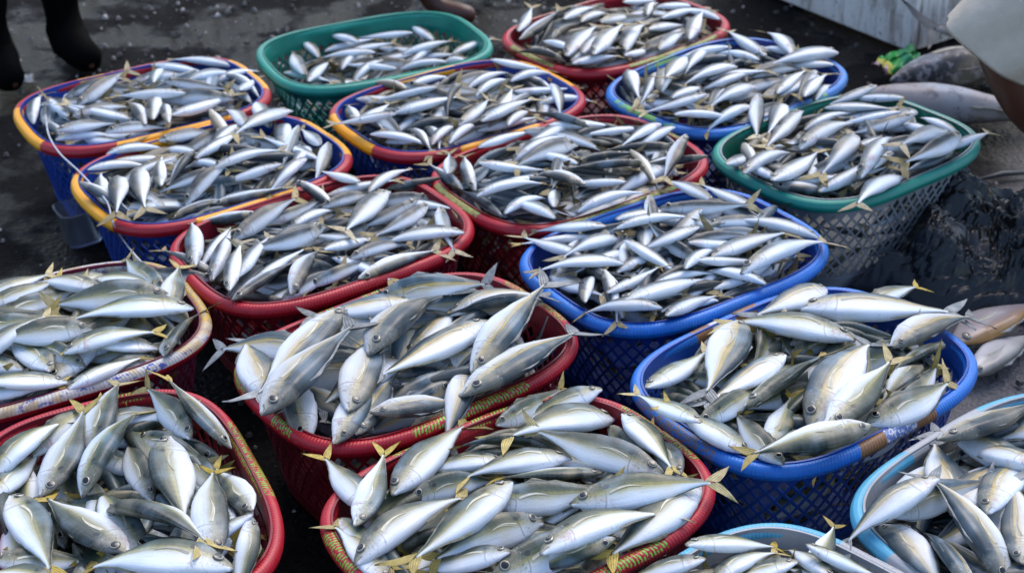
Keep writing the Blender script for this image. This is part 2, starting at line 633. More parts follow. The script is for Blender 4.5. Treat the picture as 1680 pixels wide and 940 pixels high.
wv, wf = build_wall()
rv, rf, ruv, ruv2 = build_rim()
bv, bf = build_base()
first = None
for b in range(1, 18):
    d = BASKETS[b]
    cx, cy, th = BASKET_POS[b]
    root = thing('fish_basket', d['label'], 'basket', (cx, cy, 0), th, 'baskets of fish set out on the ground')
    segs = [(local_u(b, *p), local_u(b, *q), c) for p, q, c in d['segs']]
    rm = rim_material('rim_%d' % b, d['rim'], segs, d.get('ridges', True), d.get('sack', False))
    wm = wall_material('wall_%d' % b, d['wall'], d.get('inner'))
    if first is None:
        r_ = mesh_obj('rim', rv, rf, rm, root, ruv, ruv2)
        w_ = mesh_obj('lattice_wall', wv, wf, wm, root, smooth_=False)
        b_ = mesh_obj('base', bv, bf, wm, root, smooth_=False)
        first = (r_, w_, b_)
    else:
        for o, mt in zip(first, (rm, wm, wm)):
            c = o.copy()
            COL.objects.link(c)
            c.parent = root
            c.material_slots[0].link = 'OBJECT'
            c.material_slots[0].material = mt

# ================================================================== fish
def interp(x, tab, k):
    for i in range(len(tab) - 1):
        a, b = tab[i], tab[i + 1]
        if a[0] <= x <= b[0]:
            f = (x - a[0]) / (b[0] - a[0])
            f = f * f * (3 - 2 * f) * 0.35 + f * 0.65
            return a[k] + (b[k] - a[k]) * f
    return tab[-1][k]


PROFILE = {  # t, top, bottom, half thickness (fractions of the length)
    's': [(0, .012, .012, .010), (.03, .030, .032, .023), (.08, .053, .060, .038), (.15, .080, .088, .054), (.22, .099, .107, .064), (.35, .115, .122, .071), (.48, .108, .116, .066), (.6, .080, .086, .048), (.7, .049, .052, .031), (.78, .027, .028, .018), (.84, .0145, .0145, .012), (.88, .016, .016, .008)],
    'b': [(0, .011, .011, .010), (.03, .027, .029, .022), (.08, .046, .054, .037), (.15, .069, .079, .052), (.22, .086, .096, .062), (.35, .101, .109, .068), (.48, .096, .103, .064), (.6, .073, .077, .048), (.7, .045, .047, .031), (.78, .025, .026, .018), (.84, .013, .013, .011), (.88, .014, .014, .008)],
    'm': [(0, .014, .013, .011), (.03, .036, .036, .025), (.08, .063, .067, .042), (.15, .092, .098, .059), (.22, .112, .120, .070), (.35, .127, .138, .077), (.48, .117, .130, .071), (.6, .086, .095, .051), (.7, .050, .054, .032), (.78, .026, .027, .018), (.84, .013, .013, .012), (.88, .014, .014, .009)],
    't': [(0, .006, .006, .006), (.03, .024, .026, .024), (.08, .046, .052, .044), (.15, .073, .080, .066), (.22, .094, .100, .080), (.35, .110, .114, .090), (.48, .102, .106, .084), (.6, .076, .080, .064), (.7, .048, .050, .042), (.78, .026, .027, .027), (.84, .013, .013, .018), (.88, .011, .011, .012)],
}
BENDS = [(.42, .05), (.22, -.20), (.08, .14), (.30, .22), (-.05, -.08), (-.42, -.06), (-.22, .20), (-.08, -.14), (-.30, -.22), (.05, .08)]


DEEPER = {'s': .06, 'b': -.17, 'm': .02, 't': 0}
THIN = {'s': .72, 'b': .78, 'm': .72, 't': 1}


def bend(p, bd):
    cl, cz = BENDS[bd]
    x = p.x
    q = x * x - 0.06
    w = Vector((x * 5.0 + bd * 7.3, p.y * 9.0, p.z * 9.0))
    r = min(1.0, (p.y * p.y + p.z * p.z) * 120)
    dy, dz = mnoise.noise(w) * .010 * r, mnoise.noise(w + Vector((3.1, 5.7, 1.9))) * .007 * r
    tw = cl * x * .5
    return Vector((p.x * (1 - 0.25 * abs(cl) * abs(x)), p.y + cl * q * 0.9 + dy - tw * p.z, p.z + cz * q * 0.8 + dz + tw * p.y))


def body_mesh(kind, bd, rings=30, seg=18, gill=True):
    tab = PROFILE[kind]
    ts = [0.0, .008, .02, .035, .055, .08, .11, .145, .18, .205, .216, .224, .25, .29, .33, .37, .42, .47, .52, .57, .62, .67, .72, .76, .80, .84, .86, .88]
    if rings < 20:
        ts = [0.0, .02, .06, .12, .19, .27, .35, .45, .55, .65, .74, .82, .88]
    V, UV, Fc = [], [], []
    for t in ts:
        tp, bt, hk = interp(t, tab, 1), interp(t, tab, 2), interp(t, tab, 3)
        w_ = 1 + DEEPER[kind] * min(1, t / .1) * max(0, min(1, (.86 - t) / .15))
        tp, bt = tp * w_, bt * w_
        hk *= THIN[kind]
        if kind != 't':
            bt *= 1 + .11 * math.sin(bd * 2.1) * min(1, t / .2)
            tp *= 1 + .07 * math.cos(bd * 1.7) * min(1, t / .2)
        g = 1.0
        if gill and .20 <= t <= .218:
            g = 1.012
        elif gill and .218 < t <= .23:
            g = 0.992
        for k in range(seg):
            a = 2 * math.pi * k / seg
            ca, sa = math.cos(a), math.sin(a)
            v = min(k, seg - k) / (seg / 2)
            gg = 1 + (g - 1) * (1 if .25 < v < .9 else 0)
            z = (tp if ca > 0 else bt) * math.copysign(abs(ca) ** 0.92, ca)
            if t < .045 and .42 < v < .60:
                gg *= .62 if t > .002 else .3
            y = hk * gg * math.copysign(abs(sa) ** (1.06 - .48 * min(1, t / .12) * min(1, max(0, (.85 - t) / .3))), sa)
            # slightly dropped jaw line
            V.append(bend(Vector((0.5 - t, y, z - (0.004 if t < .03 else 0) - (.016 * max(0, 1 - t / .06) if bd in (1, 4, 6) and v > .5 and kind != 't' else 0))), bd))
            UV.append((t, v))
    for i in range(len(ts) - 1):
        for k in range(seg):
            k2 = (k + 1) % seg
            Fc.append((i * seg + k, i * seg + k2, (i + 1) * seg + k2, (i + 1) * seg + k))
    V.append(bend(Vector((0.503, 0, -0.003)), bd))
    UV.append((0, .5))
    for k in range(seg):
        Fc.append((len(V) - 1, (k + 1) % seg, k))
    V.append(bend(Vector((0.5 - .885, 0, 0)), bd))
    UV.append((.88, .5))
    e = (len(ts) - 1) * seg
    for k in range(seg):
        Fc.append((len(V) - 1, e + k, e + (k + 1) % seg))
    return V, Fc, UV


def tail_mesh(kind, bd, seed=0):
    rnd = random.Random(seed * 7 + bd)
    span = {'s': .150, 'b': .155, 'm': .175, 't': .15}[kind]
    V, Fc, UV = [], [], []
    N = 7
    for sgn in (1, -1):
        sp = span * rnd.uniform(.8, 1.1)
        lat = rnd.uniform(-.03, .03)
        for side in (1, -1):
            b0 = len(V)
            for i in range(N):
                f = i / (N - 1)
                lead = Vector((0.5 - (.852 + .180 * f), 0, sgn * (.013 + (sp - .013) * f ** 0.80)))
                trail = Vector((0.5 - (.926 + .106 * f), 0, sgn * sp * f ** 1.5))
                for j in range(4):
                    q = lead.lerp(trail, j / 3)
                    thk = .0042 * (1 - .75 * f) * (1 - .5 * j / 3)
                    q = q + Vector((0, side * thk + lat * f + .004 * math.sin(j * 2.1 + f * 5) * f, 0))
                    V.append(bend(q, bd))
                    UV.append((f, j / 3))
            for i in range(N - 1):
                for j in range(3):
                    a = b0 + i * 4 + j
                    q = (a, a + 1, a + 5, a + 4)
                    Fc.append(q if side * sgn > 0 else q[::-1])
    return V, Fc, UV


def eye_mesh(kind, bd, side):
    tab = PROFILE[kind]
    t = .088 if kind != 'm' else .085
    r = {'s': .032, 'b': .033, 'm': .027, 't': .012}[kind]
    tp, hk = interp(t, tab, 1), interp(t, tab, 3)
    a = R(60)
    c = Vector((0.5 - t, side * hk * math.sin(a) * 0.97, tp * math.cos(a)))
    nrm = Vector((0.18, side * 1.0, 0.30)).normalized()
    tx = nrm.cross(Vector((0, 0, 1))).normalized()
    ty = nrm.cross(tx)
    V, Fc, UV = [c + nrm * r * 0.17], [], [(0, 0)]
    sg = 12
    for q, hgt in ((.35, .16), (.62, .12), (.82, .04), (1.0, -.14)):
        for k in range(sg):
            w = 2 * math.pi * k / sg
            V.append(c + (tx * math.cos(w) + ty * math.sin(w)) * r * q + nrm * r * hgt)
            UV.append((q, k / sg))
    for k in range(sg):
        Fc.append((0, 1 + k, 1 + (k + 1) % sg))
    for i in range(3):
        for k in range(sg):
            a0 = 1 + i * sg
            Fc.append((a0 + k, a0 + sg + k, a0 + sg + (k + 1) % sg, a0 + (k + 1) % sg))
    return [bend(v, bd) for v in V], Fc, UV


def pectoral_mesh(kind, bd, side):
    tab = PROFILE[kind]
    V, Fc, UV = [], [], []
    N = 9
    for lay in (0, 1):
        for i in range(N):
            f = i / (N - 1)
            t = .248 + .21 * f
            hk = interp(t, tab, 3) * THIN[kind]
            wdt = .013 * (1 - f) ** .8 + .001
            zc = -.004 + .030 * math.sin(f * 2.6) - .012 * f
            for j, s in ((0, 1), (1, 0), (2, -1)):
                z = zc + s * wdt
                y = hk * math.sqrt(max(0, 1 - (z / .115) ** 2)) + .0012 + .0012 * f + .0006 * lay
                V.append(bend(Vector((0.5 - t, side * y, z)), bd))
                UV.append((f, j / 2))
    for lay in (0, 1):
        for i in range(N - 1):
            for j in range(2):
                a = lay * N * 3 + i * 3 + j
                q = (a, a + 1, a + 4, a + 3)
                Fc.append(q if lay == 0 else q[::-1])
    return V, Fc, UV


def median_fin_mesh(kind, bd, top=True):
    tab = PROFILE[kind]
    V, Fc, UV = [], [], []
    t0, t1 = (.30, .84) if top else (.52, .84)
    N = 14
    for i in range(N):
        f = i / (N - 1)
        t = t0 + (t1 - t0) * f
        base = interp(t, tab, 1 if top else 2) * 0.97
        if top:
            h = .030 * max(0, 1 - f / .3) * min(1, f / .05) + .013 * (1 if f > .32 else 0) * (1 - .5 * f)
        else:
            h = .016 * (1 - .65 * f) * min(1, f / .06)
        h += .002
        sg = 1 if top else -1
        for y in (.0018, -.0018):
            V.append(bend(Vector((0.5 - t, y, sg * base)), bd))
            UV.append((f, 0))
            V.append(bend(Vector((0.5 - t - h * .8, y * .5 + .003 * math.sin(f * 9), sg * (base + h))), bd))
            UV.append((f, 1))
    for i in range(N - 1):
        a = i * 4
        b = a + 4
        Fc.append((a, a + 1, b + 1, b))
        Fc.append((a + 2, b + 2, b + 3, a + 3))
        Fc.append((a + 1, a + 3, b + 3, b + 1))
    return V, Fc, UV


def fish_skin(name, kind):
    m, n, l, b = new_mat(name)
    uv, u, v = uvnode(n, l)
    oi = n.new('ShaderNodeObjectInfo')
    rnd = oi.outputs['Random']
    g = n.new('ShaderNodeNewGeometry')
    # noise that differs from fish to fish
    off = n.new('ShaderNodeVectorMath')
    off.operation = 'ADD'
    l.new(objpos(n, l), off.inputs[0])
    cx = n.new('ShaderNodeCombineXYZ')
    l.new(mth(n, l, 'MULTIPLY', rnd, 37.0), cx.inputs[0])
    l.new(cx.outputs[0], off.inputs[1])
    P = off.outputs[0]
    sz = 1.0
    f1 = noise(n, l, P, 5 * sz, 4, 0.6)
    f2 = noise(n, l, P, 28 * sz, 3, 0.6)
    vv = mth(n, l, 'ADD', v, mth(n, l, 'MULTIPLY', mth(n, l, 'SUBTRACT', f1, 0.5), 0.10))
    vv = mth(n, l, 'ADD', vv, mth(n, l, 'MULTIPLY', mth(n, l, 'SUBTRACT', rnd, 0.5), 0.05))
    if kind == 's':
        st = [(0, (.010, .016, .012)), (.24, (.020, .031, .022)), (.36, (.045, .062, .042)), (.425, (.105, .120, .075)), (.465, (.27, .25, .115)), (.51, (.37, .37, .27)), (.57, (.55, .585, .57)), (.67, (.70, .75, .80)), (1, (.75, .79, .835))]
    elif kind == 'm':
        st = [(0, (.012, .024, .033)), (.24, (.026, .047, .062)), (.35, (.060, .092, .108)), (.405, (.15, .165, .14)), (.445, (.43, .34, .16)), (.50, (.50, .45, .32)), (.58, (.60, .625, .635)), (.68, (.71, .755, .80)), (1, (.75, .79, .835))]
    elif kind == 'b':
        st = [(0, (.009, .013, .017)), (.27, (.016, .022, .028)), (.39, (.036, .047, .056)), (.44, (.085, .10, .11)), (.475, (.22, .23, .21)), (.53, (.47, .50, .53)), (.63, (.66, .71, .76)), (1, (.77, .80, .84))]
    else:
        st = [(0, (.028, .028, .031)), (.2, (.052, .052, .058)), (.4, (.10, .10, .108)), (.55, (.19, .185, .19)), (.8, (.28, .27, .275)), (1, (.32, .31, .31))]
    col = ramp(n, l, vv, st)
    if kind in 'sb':
        # faint cross bars over the upper flank
        w = mth(n, l, 'SINE', mth(n, l, 'ADD', mth(n, l, 'MULTIPLY', u, 150.0), mth(n, l, 'MULTIPLY', f1, 9.0)))
        zone = mth(n, l, 'MULTIPLY', smooth(n, l, v, 0.55, 0.3), smooth(n, l, u, 0.24, 0.34))
        bar = mth(n, l, 'MULTIPLY', mth(n, l, 'MULTIPLY', smooth(n, l, w, 0.0, 0.9), zone), 0.45 if kind == 's' else 0.25)
        col = mixc(n, l, bar, col, (.05, .06, .05))
    if kind == 'm':
        w = mth(n, l, 'SINE', mth(n, l, 'ADD', mth(n, l, 'MULTIPLY', v, 95.0), mth(n, l, 'MULTIPLY', f1, 4.0)))
        zone = mth(n, l, 'MULTIPLY', smooth(n, l, v, 0.50, 0.34), smooth(n, l, u, 0.20, 0.28))
        zone = mth(n, l, 'MULTIPLY', zone, smooth(n, l, v, 0.05, 0.13))
        col = mixc(n, l, mth(n, l, 'MULTIPLY', mth(n, l, 'MULTIPLY', smooth(n, l, w, 0.0, 0.8), zone), 0.78), col, (.03, .045, .05))
        w2 = mth(n, l, 'MULTIPLY', smooth(n, l, noise(n, l, P, 9, 2, 0.5), 0.45, 0.7), smooth(n, l, mth(n, l, 'ABSOLUTE', mth(n, l, 'SUBTRACT', v, 0.5)), 0.18, 0.05))
        col = mixc(n, l, mth(n, l, 'MULTIPLY', w2, 0.35), col, (.62, .50, .34))
    if kind != 't':
        # lateral line, arched over the shoulder
        ll = mth(n, l, 'SUBTRACT', v, mth(n, l, 'ADD', 0.40, mth(n, l, 'MULTIPLY', smooth(n, l, u, 0.2, 0.55), 0.09)))
        ll = mth(n, l, 'MULTIPLY', smooth(n, l, mth(n, l, 'ABSOLUTE', ll), 0.016, 0.005), smooth(n, l, u, 0.22, 0.26))
        col = mixc(n, l, mth(n, l, 'MULTIPLY', ll, 0.4), col, (.10, .10, .075))
        # head: duller and mottled on top, pale cheek, gill-cover edge, mouth slit, shoulder spot
        head = smooth(n, l, u, 0.21, 0.17)
        mott = smooth(n, l, f2, 0.47, 0.62)
        cap = mth(n, l, 'MULTIPLY', mth(n, l, 'MULTIPLY', head, mott), smooth(n, l, v, 0.62, 0.22))
        col = mixc(n, l, mth(n, l, 'MULTIPLY', cap, 0.8), col, (.055, .05, .04))
        arcu = mth(n, l, 'ADD', u, mth(n, l, 'MULTIPLY', mth(n, l, 'POWER', mth(n, l, 'ABSOLUTE', mth(n, l, 'SUBTRACT', v, 0.5)), 2.0), 0.18))
        gl = smooth(n, l, mth(n, l, 'ABSOLUTE', mth(n, l, 'SUBTRACT', arcu, 0.225)), 0.008, 0.002)
        gl = mth(n, l, 'MULTIPLY', mth(n, l, 'MULTIPLY', gl, smooth(n, l, v, 0.25, 0.35)), smooth(n, l, v, 0.9, 0.75))
        col = mixc(n, l, mth(n, l, 'MULTIPLY', gl, 0.5), col, (.10, .095, .09))
        gl2 = smooth(n, l, mth(n, l, 'ABSOLUTE', mth(n, l, 'SUBTRACT', arcu, 0.165)), 0.005, 0.001)
        gl2 = mth(n, l, 'MULTIPLY', gl2, smooth(n, l, v, 0.35, 0.45))
        col = mixc(n, l, mth(n, l, 'MULTIPLY', gl2, 0.3), col, (.2, .19, .18))
        mo = smooth(n, l, mth(n, l, 'ABSOLUTE', mth(n, l, 'SUBTRACT', v, mth(n, l, 'ADD', 0.47, mth(n, l, 'MULTIPLY', u, 2.2)))), 0.05, 0.015)
        mo = mth(n, l, 'MULTIPLY', mo, smooth(n, l, u, 0.062, 0.055))
        col = mixc(n, l, mth(n, l, 'MULTIPLY', mo, 0.8), col, (.03, .028, .028))
        cheek = mth(n, l, 'MULTIPLY', head, smooth(n, l, v, 0.85, 0.55))
        col = mixc(n, l, mth(n, l, 'MULTIPLY', cheek, 0.38), col, (.34, .32, .25))
        blood = mth(n, l, 'MULTIPLY', smooth(n, l, noise(n, l, P, 11, 3, 0.6), 0.56, 0.66), mth(n, l, 'MULTIPLY', smooth(n, l, u, 0.30, 0.22), smooth(n, l, v, 0.45, 0.6)))
        col = mixc(n, l, mth(n, l, 'MULTIPLY', blood, 0.4), col, (.32, .12, .09))
        spk = noise(n, l, P, 55, 3, 0.7)
        hz = mth(n, l, 'MULTIPLY', smooth(n, l, u, 0.235, 0.20), smooth(n, l, v, 0.9, 0.6))
        col = mixc(n, l, mth(n, l, 'MULTIPLY', mth(n, l, 'MULTIPLY', smooth(n, l, spk, 0.55, 0.68), hz), 0.6), col, (.03, .03, .026))
        col = mixc(n, l, mth(n, l, 'MULTIPLY', mth(n, l, 'MULTIPLY', smooth(n, l, spk, 0.42, 0.32), hz), 0.30), col, (.74, .76, .76))
        snout = smooth(n, l, u, 0.022, 0.004)
        col = mixc(n, l, mth(n, l, 'MULTIPLY', snout, 0.75), col, (.045, .043, .042))
        du = mth(n, l, 'DIVIDE', mth(n, l, 'SUBTRACT', u, 0.236), 0.022)
        dv = mth(n, l, 'DIVIDE', mth(n, l, 'SUBTRACT', v, 0.375), 0.058)
        dd = mth(n, l, 'ADD', mth(n, l, 'MULTIPLY', du, du), mth(n, l, 'MULTIPLY', dv, dv))
        spot = smooth(n, l, dd, 1.2, 0.6)
        col = mixc(n, l, mth(n, l, 'MULTIPLY', spot, 0.92 if kind != 'm' else 0.5), col, (.012, .012, .012))
        # bruises and thin blood-tinged patches
        br = smooth(n, l, noise(n, l, P, 13, 4, 0.7), 0.63, 0.74)
        col = mixc(n, l, mth(n, l, 'MULTIPLY', br, 0.28), col, (.34, .24, .20))
    else:
        br = smooth(n, l, f2, 0.48, 0.60)
        col = mixc(n, l, mth(n, l, 'MULTIPLY', br, 0.6), col, (.36, .33, .34))
        bk = smooth(n, l, noise(n, l, P, 14, 5, 0.75), 0.52, 0.62)
        col = mixc(n, l, mth(n, l, 'MULTIPLY', bk, 0.6), col, (.05, .045, .048))
    # lengthwise streaks and warm or cool tints in the silver
    cs2 = n.new('ShaderNodeCombineXYZ')
    l.new(mth(n, l, 'ADD', mth(n, l, 'MULTIPLY', u, 5.0), mth(n, l, 'MULTIPLY', rnd, 50.0)), cs2.inputs[0])
    l.new(mth(n, l, 'MULTIPLY', v, 30.0), cs2.inputs[1])
    stk = noise(n, l, cs2.outputs[0], 1.0, 4, 0.65)
    col = mixc(n, l, mth(n, l, 'MULTIPLY', smooth(n, l, stk, 0.5, 0.72), 0.28 if kind != 't' else 0.1), col, (.20, .22, .21))
    tint = noise(n, l, P, 3.5, 2, 0.5)
    col = mixc(n, l, mth(n, l, 'MULTIPLY', smooth(n, l, tint, 0.52, 0.70), 0.22), col, (.60, .50, .33))
    col = mixc(n, l, mth(n, l, 'MULTIPLY', smooth(n, l, tint, 0.48, 0.30), 0.22), col, (.42, .56, .68))
    # overall difference from fish to fish
    hsv = n.new('ShaderNodeHueSaturation')
    l.new(col, hsv.inputs['Color'])
    l.new(mth(n, l, 'ADD', 0.86, mth(n, l, 'MULTIPLY', mth(n, l, 'FRACT', mth(n, l, 'MULTIPLY', rnd, 7.31)), 0.24)), hsv.inputs['Value'])
    l.new(mth(n, l, 'ADD', 0.95, mth(n, l, 'MULTIPLY', mth(n, l, 'FRACT', mth(n, l, 'MULTIPLY', rnd, 3.7)), 0.5)), hsv.inputs['Saturation'])
    l.new(hsv.outputs[0], b.inputs['Base Color'])
    b.inputs['Metallic'].default_value = 0.0
    l.new(mth(n, l, 'ADD', 0.34 if kind != 't' else 0.5, mth(n, l, 'MULTIPLY', f2, 0.3)), b.inputs['Roughness'])
    b.inputs['Specular IOR Level'].default_value = 0.5 if kind != 't' else 0.25
    b.inputs['Coat Weight'].default_value = 0.22 if kind != 't' else 0.05
    b.inputs['Coat Roughness'].default_value = 0.09
    # scales and slight wrinkles
    cs = n.new('ShaderNodeCombineXYZ')
    l.new(mth(n, l, 'MULTIPLY', u, 78.0), cs.inputs[0])
    l.new(mth(n, l, 'MULTIPLY', v, 26.0), cs.inputs[1])
    vo = n.new('ShaderNodeTexVoronoi')
    vo.inputs['Scale'].default_value = 1.0
    l.new(cs.outputs[0], vo.inputs['Vector'])
    hh = mth(n, l, 'ADD', mth(n, l, 'MULTIPLY', vo.outputs['Distance'], 0.35), mth(n, l, 'MULTIPLY', f2, 0.16))
    bump(n, l, b, hh, 0.12, 0.005)
    return m


def fin_skin(name, c0, c1, stripes=26.0):
    m, n, l, b = new_mat(name)
    uv, u, v = uvnode(n, l)
    f = noise(n, l, objpos(n, l), 18, 3, 0.6)
    ray = mth(n, l, 'SINE', mth(n, l, 'MULTIPLY', v, stripes))
    t = mth(n, l, 'ADD', mth(n, l, 'MULTIPLY', ray, 0.09), f)
    col = ramp(n, l, t, [(0.3, c0), (0.75, c1)])
    oi = n.new('ShaderNodeObjectInfo')
    hsv = n.new('ShaderNodeHueSaturation')
    l.new(col, hsv.inputs['Color'])
    l.new(mth(n, l, 'ADD', 0.7, mth(n, l, 'MULTIPLY', oi.outputs['Random'], 0.6)), hsv.inputs['Value'])
    l.new(mth(n, l, 'ADD', 0.7, mth(n, l, 'MULTIPLY', mth(n, l, 'FRACT', mth(n, l, 'MULTIPLY', oi.outputs['Random'], 5.3)), 0.4)), hsv.inputs['Saturation'])
    l.new(hsv.outputs[0], b.inputs['Base Color'])
    b.inputs['Roughness'].default_value = 0.42
    bump(n, l, b, ray, 0.25, 0.003)
    return m


def eye_skin():
    m, n, l, b = new_mat('fish_eye')
    uv, u, v = uvnode(n, l)
    col = ramp(n, l, u, [(0.0, (.004, .004, .005)), (0.66, (.004, .004, .005)), (0.72, (.30, .27, .17)), (0.84, (.40, .38, .32)), (0.90, (.06, .055, .05)), (1.0, (.10, .10, .09))])
    l.new(col, b.inputs['Base Color'])
    b.inputs['Roughness'].default_value = 0.08
    b.inputs['Coat Weight'].default_value = 0.6
    return m


SKIN = {k: fish_skin('skin_' + nm, k) for k, nm in (('s', 'scad'), ('b', 'sardine'), ('m', 'mackerel'), ('t', 'tuna'))}
TAILM = {'s': fin_skin('yellow_fin', (.27, .20, .03), (.52, .39, .085)), 'b': fin_skin('ochre_fin', (.22, .16, .05), (.48, .38, .18)), 'm': fin_skin('grey_fin', (.10, .115, .12), (.30, .31, .31)), 't': fin_skin('dark_fin', (.025, .025, .028), (.07, .07, .075))}
FINM = fin_skin('pale_fin', (.40, .37, .25), (.56, .54, .44), 6.0)
BACKFIN = fin_skin('olive_fin', (.10, .11, .075), (.26, .25, .16), 6.0)
EYEM = eye_skin()
random.seed(21)
_cache = {}


def fish_parts(kind, bd, full):
    key = (kind, bd, full)
    if key in _cache:
        return _cache[key]
    parts = []

    def add(name, data, mat):
        V, Fc, UV = data
        o = mesh_obj(name, V, Fc, mat, None, UV)
        COL.objects.unlink(o)
        parts.append(o)
    add('body', body_mesh(kind, bd), SKIN[kind])
    add('tail_fin', tail_mesh(kind, bd), TAILM[kind])
    for s in (1, -1):
        add('eye', eye_mesh(kind, bd, s), EYEM)
    if full:
        for s in (1, -1):
            add('pectoral_fin', pectoral_mesh(kind, bd, s), FINM)
        add('dorsal_fin', median_fin_mesh(kind, bd, True), TAILM[kind] if kind in 'mt' else BACKFIN)
        add('anal_fin', median_fin_mesh(kind, bd, False), BACKFIN)
    _cache[key] = parts
    return parts


def fish_matrix(H, T, A, L):
    H, T = Vector(H), Vector(T)
    x = (H - T).normalized()
    up = Vector((0, 0, 1))
    up = (up - x * up.dot(x)).normalized()
    left = up.cross(x)
    a = R(A)
    z = up * math.cos(a) + left * math.sin(a)
    y = z.cross(x)
    m = Matrix((x, y, z)).transposed().to_4x4()
    for i in range(3):
        for j in range(3):
            m[i][j] *= L
    # the row's head point is the snout, so the middle lies half a length behind it
    c = H - x * L * 0.5
    m.translation = c
    return m


def place_fish(kind, H, T, A, L, bd, label, group, full, name='fish', cat='fish'):
    bd = bd % 5 + (0 if A > 0 else 5)
    root = bpy.data.objects.new(name, None)
    root.empty_display_size = 0.02
    COL.objects.link(root)
    vr = random.Random(int(L * 1e5) + int(abs(A)) * 31 + int(abs(H[0]) * 1000))
    root.matrix_world = fish_matrix(H, T, A, L) @ Matrix.Diagonal((1, vr.uniform(.88, 1.14), vr.uniform(.88, 1.13), 1))
    tag(root, label, cat, group)
    for o in fish_parts(kind, bd, full):
        c = o.copy()
        COL.objects.link(c)
        c.parent = root
    return root


def rows(txt):
    out = []
    for ln in txt.strip().split('\n'):
        w = ln.split()
        q = [int(x) / 1000 for x in w[1:7]]
        out.append((int(w[0]), q[:3], q[3:], int(w[7]), int(w[8]) / 1000, w[9], int(w[10])))
    return out


